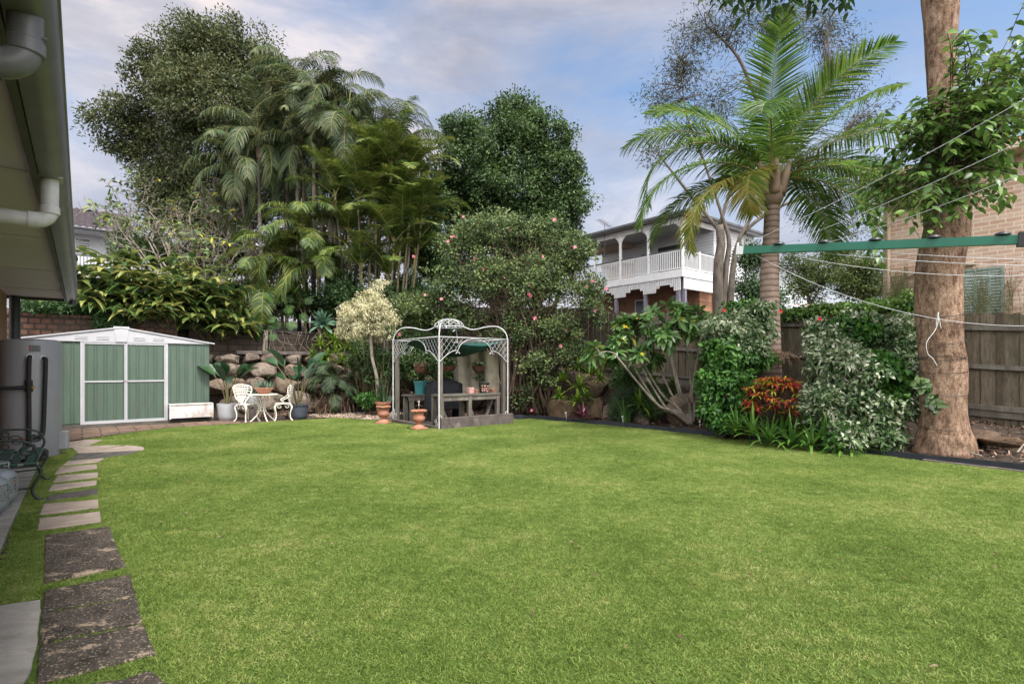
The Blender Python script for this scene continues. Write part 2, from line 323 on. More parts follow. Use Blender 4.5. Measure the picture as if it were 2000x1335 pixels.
def darkslab():
    m, nt, N, L = newmat('lichen_paver'); p, o = principled(N, L, .92, 0, .2); v = coords(N, L, 'World'); vs = coords(N, L, 'World', (1, 1.25, 1))
    n = noise_n(N, L, v, 9, 8, .75); rp = ramp(N, [(.35, (.022, .019, .016)), (.62, (.07, .059, .05))]); L.new(n.outputs[0], rp.inputs[0]); col = rp.outputs[0]
    n2 = noise_n(N, L, vs, 4.5, 12, .82, 0); r2 = ramp(N, [(.555, (0, 0, 0)), (.59, (1, 1, 1))]); L.new(n2.outputs[0], r2.inputs[0]); col = mixc(N, L, r2.outputs[0], col, (.29, .225, .165))
    n4 = noise_n(N, L, v, 75, 3, .6); r4 = ramp(N, [(.585, (0, 0, 0)), (.64, (1, 1, 1))]); L.new(n4.outputs[0], r4.inputs[0]); col = mixc(N, L, r4.outputs[0], col, (.26, .21, .16))
    L.new(col, p.inputs['Base Color']); b = N.new('ShaderNodeBump'); b.inputs['Strength'].default_value = .8; b.inputs['Distance'].default_value = .01
    n3 = noise_n(N, L, v, 60, 8, .7); L.new(n3.outputs[0], b.inputs['Height']); L.new(b.outputs[0], p.inputs['Normal']); return m
M['darkslab'] = darkslab()
M['midslab'] = pm('stained_paver', (.075, .07, .065), (.035, .032, .03), 7, .9, .5, 60, kind='World', dirt=(.17, .14, .12), dscale=3)
M['patioslab'] = pm('patio_paver', (.33, .31, .28), (.22, .21, .19), 2.5, .9, .4, 60, kind='World', stretch=(1, 2.6, 1), dirt=(.17, .135, .11), dscale=2.6, dpos=(.5, .72))
M['concrete'] = pm('old_concrete', (.12, .11, .10), (.07, .06, .05), 4, .9, .5, 30)
M['housebrick'] = brickmat('house_brick', (.30, .14, .075), (.36, .19, .11), (.22, .2, .18), .24, .086, 'y', .012)
M['redbrick'] = brickmat('red_block_wall', (.13, .065, .045), (.075, .04, .03), (.035, .028, .022), .22, .14, 'x', .02, bump=1, blotch=(.04, .036, .026), jit=1)
M['blockwall'] = brickmat('block_wall', (.08, .06, .048), (.055, .042, .034), (.03, .024, .02), .4, .2, 'x', .012, blotch=(.06, .045, .035), jit=.8)
M['nbrick'] = brickmat('neighbour_brick', (.62, .46, .37), (.52, .31, .22), (.72, .62, .54), .24, .086, 'y', .009, bump=.3, jit=.35)
M['nbrickx'] = brickmat('neighbour_brick_end', (.62, .46, .37), (.52, .31, .22), (.72, .62, .54), .24, .086, 'x', .009, bump=.3, jit=.35)
M['orangebrick'] = brickmat('orange_brick', (.42, .2, .11), (.27, .10, .055), (.34, .27, .22), .24, .086, 'y', .012)
M['board'] = pm('weatherboard', (.68, .69, .72), (.62, .63, .66), 2, .6)
M['glass'] = pm('dark_glass', (.03, .035, .045), (.05, .055, .065), 2, .12, spec=.8)
M['shutter'] = pm('shutter_green', (.32, .40, .36), (.24, .31, .28), 3, .6)
M['greytile'] = pm('roof_grey', (.10, .105, .11), (.07, .073, .08), 4, .6)
M['mauvetile'] = pm('roof_tile', (.06, .047, .053), (.04, .03, .035), 5, .8)
M['redtile'] = pm('roof_red', (.32, .06, .045), (.22, .045, .035), 4, .8)
M['beige'] = pm('beige', (.56, .44, .33), (.5, .39, .29), 3, .7)
M['blueish'] = pm('pale_blue_sheet', (.25, .42, .55), (.22, .36, .5), 3, .5)
M['farwall'] = pm('far_wall', (.5, .54, .56), (.42, .46, .48), 2, .8)
def clothmat():
    m, nt, N, L = newmat('beige_shade_cloth'); p, o = principled(N, L, .9, 0, .1); v = coords(N, L, 'Object'); n = noise_n(N, L, v, 5, 6)
    rp = ramp(N, [(.35, (.34, .30, .23)), (.65, (.46, .42, .33))]); L.new(n.outputs[0], rp.inputs[0]); L.new(rp.outputs[0], p.inputs['Base Color'])
    t = N.new('ShaderNodeBsdfTransparent'); mx = N.new('ShaderNodeMixShader'); mx.inputs[0].default_value = .18; L.new(p.outputs[0], mx.inputs[1]); L.new(t.outputs[0], mx.inputs[2]); L.new(mx.outputs[0], o.inputs[0]); return m
M['cloth'] = clothmat()
def fencemat():
    m, nt, N, L = newmat('fence_paling'); p, o = principled(N, L, .92, 0, .15); v = coords(N, L, 'Object', (1, 1, .18)); g = N.new('ShaderNodeNewGeometry')
    rp = ramp(N, [(0, (.105, .085, .065)), (.5, (.18, .155, .12)), (1, (.135, .125, .09))]); L.new(g.outputs['Random Per Island'], rp.inputs[0])
    n = noise_n(N, L, v, 26, 8, .7); r1 = ramp(N, [(.3, (.35, .33, .3)), (.7, (1.15, 1.1, 1.05))]); L.new(n.outputs[0], r1.inputs[0]); col = mixc(N, L, .85, rp.outputs[0], r1.outputs[0], 'MULTIPLY')
    n2 = noise_n(N, L, coords(N, L, 'Object', (1, 1, .4)), 2.2, 6, .7); r2 = ramp(N, [(.52, (0, 0, 0)), (.7, (1, 1, 1))]); L.new(n2.outputs[0], r2.inputs[0]); col = mixc(N, L, r2.outputs[0], col, (.045, .042, .03))
    L.new(col, p.inputs['Base Color']); b = N.new('ShaderNodeBump'); b.inputs['Strength'].default_value = .6; b.inputs['Distance'].default_value = .01; L.new(n.outputs[0], b.inputs['Height']); L.new(b.outputs[0], p.inputs['Normal']); return m
M['fence'] = fencemat()
def palmtrunk():
    m, nt, N, L = newmat('palm_trunk'); p, o = principled(N, L, .85, 0, .2); t = N.new('ShaderNodeTexCoord'); w = N.new('ShaderNodeTexWave'); w.bands_direction = 'Z'; w.inputs['Scale'].default_value = 2.6
    w.inputs['Distortion'].default_value = 1.6; w.inputs['Detail'].default_value = 3; w.inputs['Detail Scale'].default_value = 2; L.new(t.outputs['Object'], w.inputs['Vector'])
    rp = ramp(N, [(0, (.12, .085, .07)), (.2, (.24, .175, .145)), (1, (.29, .215, .175))]); L.new(w.outputs[1], rp.inputs[0])
    n = noise_n(N, L, t.outputs['Object'], 8, 6); r1 = ramp(N, [(.3, (.6, .6, .6)), (.7, (1.1, 1.1, 1.1))]); L.new(n.outputs[0], r1.inputs[0]); col = mixc(N, L, .7, rp.outputs[0], r1.outputs[0], 'MULTIPLY')
    L.new(col, p.inputs['Base Color']); b = N.new('ShaderNodeBump'); b.inputs['Strength'].default_value = .3; b.inputs['Distance'].default_value = .008; L.new(w.outputs[1], b.inputs['Height']); L.new(b.outputs[0], p.inputs['Normal']); return m
M['palmtrunk'] = palmtrunk(); M['palmgrey'] = pm('grey_palm_stem', (.17, .145, .12), (.09, .075, .06), 4, .85, .4, 30, stretch=(1, 1, 5))
M['shaft'] = pm('crownshaft', (.22, .13, .10), (.16, .15, .08), 4, .7, .3, 20, c3=(.27, .19, .14), stretch=(1, 1, .4))
M['rachis'] = pm('rachis', (.17, .2, .06), (.26, .19, .07), 3, .6)
LM = {}
LM['bigtree'] = leafmat('leaf_big_tree', [(.022, .034, .012), (.045, .064, .02), (.075, .095, .032), (.12, .12, .05)], nscale=.5)
LM['dense'] = leafmat('leaf_dense', [(.018, .038, .012), (.035, .07, .02), (.058, .108, .03), (.085, .14, .042)], nscale=.7)
LM['hib'] = leafmat('leaf_hibiscus', [(.022, .04, .015), (.062, .098, .036), (.11, .16, .05), (.18, .22, .08)], nscale=1.1)
LM['palm'] = leafmat('leaf_palm', [(.032, .08, .014), (.06, .135, .02), (.09, .185, .028), (.15, .225, .045)], rough=.4, nscale=.7, trans=.35)
LM['palmold'] = leafmat('leaf_palm_old', [(.08, .13, .016), (.17, .20, .03), (.26, .25, .05), (.24, .18, .05)], rough=.5, nscale=.9, trans=.35)
LM['palmdark'] = leafmat('leaf_palm_dark', [(.024, .046, .017), (.045, .076, .027), (.075, .108, .04), (.14, .14, .06)], rough=.42, nscale=.6)
LM['cane'] = leafmat('leaf_cane', [(.02, .045, .01), (.045, .085, .014), (.08, .135, .02), (.17, .18, .04)], rough=.42, nscale=.7)
LM['wispy'] = leafmat('leaf_wispy', [(.03, .036, .026), (.05, .06, .036), (.075, .085, .048)], nscale=.6)
LM['vine'] = leafmat('leaf_vine', [(.03, .075, .014), (.06, .13, .025), (.10, .19, .04), (.15, .24, .06)], nscale=1.4, rough=.35)
LM['far'] = leafmat('leaf_far', [(.03, .05, .012), (.06, .09, .018), (.10, .13, .025)], nscale=.4)
LM['ginger'] = leafmat('leaf_ginger', [(.02, .045, .014), (.045, .088, .022), (.10, .14, .034), (.27, .27, .075)], nscale=1.3, rough=.35, spec=.5)
LM['shrub'] = leafmat('leaf_shrub', [(.014, .034, .012), (.03, .07, .02), (.055, .11, .03)], nscale=1.2)
LM['fern'] = leafmat('leaf_fern', [(.016, .034, .016), (.032, .06, .026), (.055, .09, .036)], nscale=1.2)
LM['mons'] = leafmat('leaf_monstera', [(.02, .055, .014), (.045, .10, .022), (.07, .14, .03)], rough=.3, nscale=2)
LM['agave'] = leafmat('leaf_agave', [(.07, .14, .09), (.10, .19, .12)], rough=.5, trans=.1)
LM['cream'] = leafmat('leaf_cream', [(.13, .17, .06), (.42, .40, .22), (.58, .54, .36), (.68, .64, .48)], nscale=2, trans=.3)
LM['creamgreen'] = leafmat('leaf_variegated', [(.02, .06, .016), (.055, .115, .03), (.20, .25, .14), (.50, .52, .41)], nscale=1.6)
LM['green'] = leafmat('leaf_green', [(.016, .06, .01), (.04, .12, .018), (.075, .18, .028)], nscale=1.3)
LM['frangi'] = leafmat('leaf_frangipani', [(.045, .105, .028), (.075, .16, .045), (.11, .21, .06), (.13, .22, .07)], rough=.35, nscale=1.2, spec=.5)
LM['yellow'] = leafmat('leaf_yellow', [(.50, .40, .03), (.35, .34, .04)], rough=.4)
LM['brom'] = leafmat('leaf_bromeliad', [(.04, .10, .012), (.11, .19, .02), (.22, .28, .04)], rough=.35, nscale=2)
LM['bromred'] = leafmat('leaf_bromeliad_red', [(.07, .02, .03), (.16, .04, .06), (.05, .045, .03)], rough=.35, nscale=2)
LM['croton'] = leafmat('leaf_croton', [(.09, .14, .015), (.38, .38, .03), (.34, .30, .03), (.42, .03, .03), (.46, .05, .06), (.20, .02, .03)], rough=.35, nscale=3)
LM['strap'] = leafmat('leaf_strap', [(.03, .09, .015), (.06, .15, .022), (.11, .22, .035)], rough=.4, nscale=1.5)
LM['sword'] = leafmat('leaf_strelitzia', [(.014, .04, .018), (.025, .065, .026), (.04, .09, .035)], rough=.3, nscale=1.2, spec=.5)
LM['pinkf'] = leafmat('petal_pink', [(.66, .2, .28), (.72, .36, .42), (.62, .12, .2)], rough=.6)
LM['redf'] = leafmat('petal_red', [(.6, .02, .02), (.7, .03, .03)], rough=.6)
LM['whitef'] = leafmat('petal_white', [(.7, .7, .62), (.75, .72, .7)], rough=.6)
LM['dry'] = leafmat('dry_leaf', [(.10, .06, .035), (.2, .13, .08), (.28, .2, .13)], rough=.8)
LM['succ'] = leafmat('leaf_succulent', [(.07, .12, .08), (.12, .17, .12)], rough=.5, trans=.1)
LM['mulch'] = leafmat('mulch_chip', [(.035, .02, .014), (.08, .045, .032), (.15, .09, .065), (.27, .19, .145)], rough=.9, trans=0, nscale=.8, spec=.1)
# ================================================================ camera, sky, sun
cam = bpy.data.cameras.new('camera'); cam.sensor_width = 36; cam.lens = F/2000*36; cam.clip_end = 3000; cam.clip_start = .05
cam.shift_y = (HZ-667.5)/2000
co = bpy.data.objects.new('camera', cam); COL.objects.link(co); co.location = (0, 0, CAMH); co.rotation_euler = (R(90), 0, 0); scene.camera = co
SUN_EL, SUN_AZ = 60, 143                       # degrees; azimuth clockwise from +Y: behind the camera, a little to its right
w = bpy.data.worlds.new('World'); scene.world = w; w.use_nodes = True; nt = w.node_tree; N = nt.nodes; L = nt.links; N.clear()
out = N.new('ShaderNodeOutputWorld'); bg = N.new('ShaderNodeBackground'); bg.inputs[1].default_value = .11; L.new(bg.outputs[0], out.inputs[0])
sky = N.new('ShaderNodeTexSky'); sky.sky_type = 'NISHITA'; sky.sun_disc = False; sky.sun_elevation = R(SUN_EL); sky.sun_rotation = R(SUN_AZ); sky.air_density = 1.0; sky.dust_density = 1.0; sky.ozone_density = 1.5
tc = N.new('ShaderNodeTexCoord'); mp = N.new('ShaderNodeMapping'); mp.inputs['Scale'].default_value = (1.15, 1.15, 3.4); mp.inputs['Location'].default_value = (.35, 0, .55); L.new(tc.outputs['Generated'], mp.inputs[0])
n1 = noise_n(N, L, mp.outputs[0], 1.5, 8, .55, .4)
r1 = ramp(N, [(.36, (0, 0, 0)), (.60, (1, 1, 1))]); L.new(n1.outputs[0], r1.inputs[0])
mp2 = N.new('ShaderNodeMapping'); mp2.inputs['Scale'].default_value = (1, 1, 3.0); mp2.inputs['Location'].default_value = (3.1, 1.2, .2); L.new(tc.outputs['Generated'], mp2.inputs[0])
n2 = noise_n(N, L, mp2.outputs[0], 3.2, 8, .6, .3)
SKYK = 1.0
cl = ramp(N, [(.30, tuple(x*SKYK for x in (1.5, 1.52, 1.82))), (.5, tuple(x*SKYK for x in (2.2, 2.18, 2.45))), (.68, tuple(x*SKYK for x in (3.6, 3.2, 3.1)))]); L.new(n2.outputs[0], cl.inputs[0])
skb = mixc(N, L, 1.0, sky.outputs[0], (.80, .80, .78), 'MULTIPLY')
sx = N.new('ShaderNodeSeparateXYZ'); L.new(tc.outputs['Generated'], sx.inputs[0])
# cloud cover thins out towards the right-hand sky, thickest low down
cv = N.new('ShaderNodeMath'); cv.operation = 'MULTIPLY_ADD'; cv.inputs[1].default_value = -.55; cv.inputs[2].default_value = .95; L.new(sx.outputs[0], cv.inputs[0]); cv.use_clamp = True
cm = N.new('ShaderNodeMath'); cm.operation = 'MULTIPLY'; L.new(cv.outputs[0], cm.inputs[0]); L.new(r1.outputs[0], cm.inputs[1])
base = mixc(N, L, cm.outputs[0], skb, cl.outputs[0])
# low band of mauve cloud above the horizon
rz_ = ramp(N, [(0, (1, 1, 1)), (.22, (.75, .75, .75)), (.42, (0, 0, 0))]); L.new(sx.outputs[2], rz_.inputs[0])
rm = N.new('ShaderNodeMath'); rm.operation = 'MULTIPLY'; L.new(rz_.outputs[0], rm.inputs[0]); L.new(cv.outputs[0], rm.inputs[1])
base2 = mixc(N, L, rm.outputs[0], base, cl.outputs[0])
# extra brightness added to the unseen sky behind and above the camera, as fill
bk = N.new('ShaderNodeMath'); bk.operation = 'MULTIPLY_ADD'; bk.inputs[1].default_value = -1.6; bk.inputs[2].default_value = .25; bk.use_clamp = True; L.new(sx.outputs[1], bk.inputs[0])
base3 = mixc(N, L, bk.outputs[0], base2, (12.5, 12.3, 12.1)); L.new(base3, bg.inputs[0])
sl = bpy.data.lights.new('sun', 'SUN'); sl.energy = 2.4; sl.angle = R(13); sl.color = (1, .95, .88)
so = bpy.data.objects.new('sun', sl); COL.objects.link(so)
az = R(SUN_AZ); sd = Vector((math.sin(az)*math.cos(R(SUN_EL)), math.cos(az)*math.cos(R(SUN_EL)), math.sin(R(SUN_EL)))); so.rotation_euler = sd.to_track_quat('Z', 'Y').to_euler(); so.location = sd*60
scene.view_settings.view_transform = 'Standard'; scene.view_settings.look = 'None'; scene.view_settings.exposure = 1.42; scene.view_settings.gamma = 1
scene.cycles.max_bounces = 6; scene.cycles.transparent_max_bounces = 8; scene.cycles.caustics_reflective = False; scene.cycles.caustics_refractive = False
# ================================================================ terrain
def fbase(b): return np.interp(b, [-8, 1.67, 10.7, 14, 22, 40], [.25, .39, 1.08, 1.6, 3.3, 4.2])
def sm(x, a, b): t = np.clip((x-a)/(b-a), 0, 1); return t*t*(3-2*t)
def H(a, b):
    a = np.asarray(a, float); b = np.asarray(b, float); f = fbase(b)
    right = .13*sm(a, 9.55, 10.4)+sm(a, 10.7, 11.15)*(f-.13)
    back = 1.68*sm(b, 17.28, 17.4)+.68*sm(b, 17.95, 18.05)+.1*np.clip(b-18.05, 0, 22)
    z = np.maximum(right*sm(b, -30, -8), back); return np.where((a > 13) & (b < 14), np.minimum(z, f), z)
LAWN = [(-.42, -5), (-.42, 9.9), (-.22, 12.4), (.6, 13.25), (1.5, 13.95), (3.94, 13.9), (5.2, 14.0), (5.75, 12.7), (6.0, 10.0), (8.02, 10.0), (8.1, 10.75), (9.07, 10.6), (9.45, 7.9), (9.55, 5.2), (9.4, 1.3), (9.25, -5)]
def inside(pts, a, b):
    a = np.asarray(a); b = np.asarray(b); r = np.zeros(a.shape, bool); n = len(pts)
    for i in range(n):
        x0, y0 = pts[i]; x1, y1 = pts[(i+1) % n]
        with np.errstate(divide='ignore', invalid='ignore'):
            c = ((y0 > b) != (y1 > b)) & (a < (x1-x0)*(b-y0)/(y1-y0+1e-12)+x0)
        r ^= c
    return r
A_ = np.unique(np.concatenate([np.linspace(-400, -12, 12), np.arange(-12, 9.4, .8), np.arange(9.4, 11.5, .1), np.arange(11.5, 16, .5), np.arange(16, 40, 2), np.linspace(40, 400, 10)]))
B_ = np.unique(np.concatenate([np.linspace(-400, -12, 10), np.arange(-12, 17, .6), np.arange(17, 18.3, .06), np.arange(18.3, 40, 1.2), np.linspace(40, 400, 10)]))
ga, gb = np.meshgrid(A_, B_, indexing='ij'); gz = H(ga, gb)-.035
gz += np.where(inside(LAWN, ga, gb), 0, .02*np.sin(ga*3.1+gb*1.7)*np.cos(gb*2.3-ga))
V = np.stack([ga, gb, gz], -1).reshape(-1, 3); ni, nj = len(A_), len(B_); ii, jj = np.meshgrid(np.arange(ni-1), np.arange(nj-1), indexing='ij'); q = (ii*nj+jj).ravel()
mb = MB(); mb.add(V, np.stack([q, q+nj, q+nj+1, q+1], 1)); g = mb.build('ground', M['soil'], smooth=True); g.rotation_euler = (0, 0, ROT); tag(g, kind='structure')
def lawnmat():
    m, nt, N, L = newmat('lawn_floor'); p, o = principled(N, L, .95, 0, .1); v = coords(N, L, 'World'); n = noise_n(N, L, v, 24, 8, .7)
    rp = ramp(N, [(.3, (.03, .05, .012)), (.6, (.07, .11, .022))]); L.new(n.outputs[0], rp.inputs[0]); L.new(rp.outputs[0], p.inputs['Base Color']); return m
mb = MB(); mb.addp([(a, b, -.004) for a, b in LAWN], [tuple(range(len(LAWN)))]); o = mb.build('lawn', lawnmat()); o.rotation_euler = (0, 0, ROT); tag(o, kind='structure')
# ---- pavers: list of (name, corners in the photo's ground plane, material, label)
c3 = lambda x, y: (x/2.5925, 820+y/2.5925)
PAV = []
def paver(crop, mat, label, cat='paver', name='stepping_slab', z=.014, group='stepping slabs of the side path', inset=.0, thick=.05):
    P = [GR(*c3(x, y))[:2] for x, y in crop]; c = np.mean(P, 0); n = len(P)
    # subdivided slightly ragged outline
    Q = []
    for i in range(n):
        p, q = np.array(P[i]), np.array(P[(i+1) % n]); k = max(2, int(np.linalg.norm(q-p)/.06))
        for t in range(k):
            r = p+(q-p)*t/k; r = r+rng.normal(size=2)*.0018; Q.append(r-c)
    k = len(Q); Q = np.array(Q); V = np.concatenate([np.c_[Q, np.full(k, -thick)], np.c_[Q, np.full(k, -.006)], np.c_[Q*(1-.008/np.linalg.norm(Q, axis=1))[:, None], np.zeros(k)]])
    mb = MB(); P_ = [tuple(range(2*k, 3*k))]
    for r in range(2):
        for i in range(k): P_.append((r*k+i, r*k+(i+1) % k, r*k+k+(i+1) % k, r*k+k+i))
    mb.addp(V, P_); o = mb.build(name, mat); o.location = (c[0], c[1], z); tag(o, label, cat, group)
    PAV.append([AB(*p) for p in P]); return o
paver([(342, 211), (528, 196), (503, 213), (312, 234)], M['slab'], 'narrow pale paver nearest the round flagged spot of the side path')
paver([(300, 243), (490, 228), (492, 246), (276, 277)], M['slab'], 'pale paver second in line from the round flagged spot')
paver([(290, 286), (497, 268), (495, 292), (270, 318)], M['slab'], 'pale paver third in line from the round flagged spot')
paver([(262, 332), (492, 309), (487, 331), (243, 362)], M['slab'], 'pale paver just beyond the narrow black stained one')
paver([(245, 386), (492, 350), (497, 376), (230, 414)], M['midslab'], 'narrow black stained paver lying between two pale ones')
paver([(220, 430), (498, 407), (498, 446), (200, 482)], M['slab'], 'pale paver just nearer than the narrow black stained one')
paver([(197, 505), (506, 468), (512, 518), (188, 562)], M['slab'], 'last pale paver before the big black slabs begin')
paver([(228, 588), (552, 543), (600, 668), (224, 735)], M['darkslab'], 'big black lichened slab at the far end of the dark row', z=.012)
paver([(224, 738), (601, 671), (641, 742), (222, 828)], M['darkslab'], 'black slab with a bare pale patch in its left corner', z=.012)
paver([(226, 868), (658, 785), (690, 893), (212, 975)], M['darkslab'], 'lichened black slab topmost of the three joined by mossy seams', z=.010)
paver([(212, 987), (692, 904), (721, 1026), (198, 1134)], M['darkslab'], 'lichened black slab in the middle of three with mossy seams both sides', z=.012)
paver([(198, 1148), (724, 1038), (790, 1188), (186, 1345)], M['darkslab'], 'lichened black slab nearest of the three joined by mossy seams', z=.010)
paver([(440, 1345), (620, 1320), (760, 1272), (830, 1330), (850, 1420), (400, 1480)], M['darkslab'], 'dark slab cut off by the bottom edge of the photo', z=.010)
paver([(-200, 975), (205, 915), (190, 1130), (150, 1290), (110, 1345), (-200, 1430)], M['patioslab'], 'large pale grey patio slab in the near left corner', 'paver', 'patio_slab', .012, 'patio slabs along the house')
rr = np.linspace(0, 2*np.pi, 18, endpoint=False); cx, cy = GR(166, 880)[:2]
def yp(pts, mat, label, name='flagstone', group='flagstones of the round spot', z=.012, thick=.05):
    c = np.mean(pts, 0); k = len(pts); Q = np.array(pts)-c; mb = MB()
    V = np.concatenate([np.c_[Q, np.full(k, -thick)], np.c_[Q, np.full(k, -.008)], np.c_[Q*.99, np.zeros(k)]]); P_ = [tuple(range(2*k, 3*k))]
    for r in range(2):
        for i in range(k): P_.append((r*k+i, r*k+(i+1) % k, r*k+k+(i+1) % k, r*k+k+i))
    mb.addp(V, P_); o = mb.build(name, mat); o.location = W(c[0], c[1], z); o.rotation_euler = (0, 0, ROT); tag(o, label, 'paver', group); PAV.append([tuple(p) for p in pts])
def arc(cx, cy, r, a0, a1, n=9): return [(cx+r*math.cos(R(t)), cy+r*math.sin(R(t))) for t in np.linspace(a0, a1, n)]
yp([(-.03, 10.72)]+arc(.0, 10.7, .80, -18, 42), M['slab'], 'curved flagstone on the lawn side of the round spot')
yp([(-.05, 10.77)]+arc(.0, 10.75, .78, 46, 100), M['slab'], 'curved flagstone of the round spot nearest the shed')
yp([(-.06, 10.68), (-.14, 9.98), (.2, 9.95), (.55, 10.1), (.74, 10.42)], M['midslab'], 'dark stained flagstone on the near side of the round spot')
yp([(-.26, 11.6), (-.2, 11.55), (.1, 11.65), (.3, 12.4), (.05, 12.6), (-.26, 12.3)], M['slab'], 'pale paver between the round spot and the shed paving', 'paver', 'pavers before the shed')
# patio strip against the house, cut into slabs
for i, (b0, b1) in enumerate([(-3, 3.25), (4.15, 4.72), (4.74, 5.31), (5.33, 5.9), (5.92, 6.49), (6.51, 7.08), (7.1, 7.67), (7.69, 8.26), (8.28, 8.85), (8.87, 9.44), (9.46, 10.03)]):
    if i == 0: continue
    nm = ['nearest the camera, cut by the left edge of the photo', 'in front of the nearer gas bottle', 'beside the nearer gas bottle', 'under the nearer gas bottle', 'under the farther gas bottle', 'under the near leg of the bench', 'under the middle of the bench seat', 'under the far leg of the bench', 'just past the bench', 'touching the foot of the grey tank'][i-1]
    yp([(-1.0, b0), (-.47, b0), (-.47, b1), (-1.0, b1)], M['patioslab'], 'grey patio slab '+nm, 'patio_slab', 'patio slabs along the house')
# paving before the shed
mb = MB(); PVS = [(-1.0, 12.9), (-.2, 12.62), (.55, 13.3), (1.45, 14.0), (4.1, 13.95), (4.75, 14.25), (4.5, 14.7), (2.5, 15.05), (-1.0, 15.05)]
mb.addp([(a, b, .006) for a, b in PVS], [tuple(range(len(PVS)))])
PV = mb.build('paving', brickmat('patio_brick', (.16, .11, .085), (.10, .075, .06), (.05, .045, .03), .6, .3, 'x', .016)); 
def pavmat():
    m, nt, N, L = newmat('brick_paving'); p, o = principled(N, L, .9, 0, .15); t = N.new('ShaderNodeTexCoord'); k = N.new('ShaderNodeTexBrick'); k.inputs['Color1'].default_value = (.2, .13, .10, 1); k.inputs['Color2'].default_value = (.13, .095, .078, 1); k.inputs['Mortar'].default_value = (.04, .045, .025, 1)
    k.inputs['Scale'].default_value = 1; k.inputs['Brick Width'].default_value = .6; k.inputs['Row Height'].default_value = .3; k.inputs['Mortar Size'].default_value = .018; L.new(t.outputs['Object'], k.inputs['Vector'])
    n = noise_n(N, L, t.outputs['Object'], 5, 8, .7); r1_ = ramp(N, [(.3, (.4, .4, .4)), (.7, (1.3, 1.25, 1.2))]); L.new(n.outputs[0], r1_.inputs[0]); L.new(mixc(N, L, .85, k.outputs[0], r1_.outputs[0], 'MULTIPLY'), p.inputs['Base Color']); return m
PV.data.materials[0] = pavmat(); PV.rotation_euler = (0, 0, ROT); tag(PV, kind='structure')
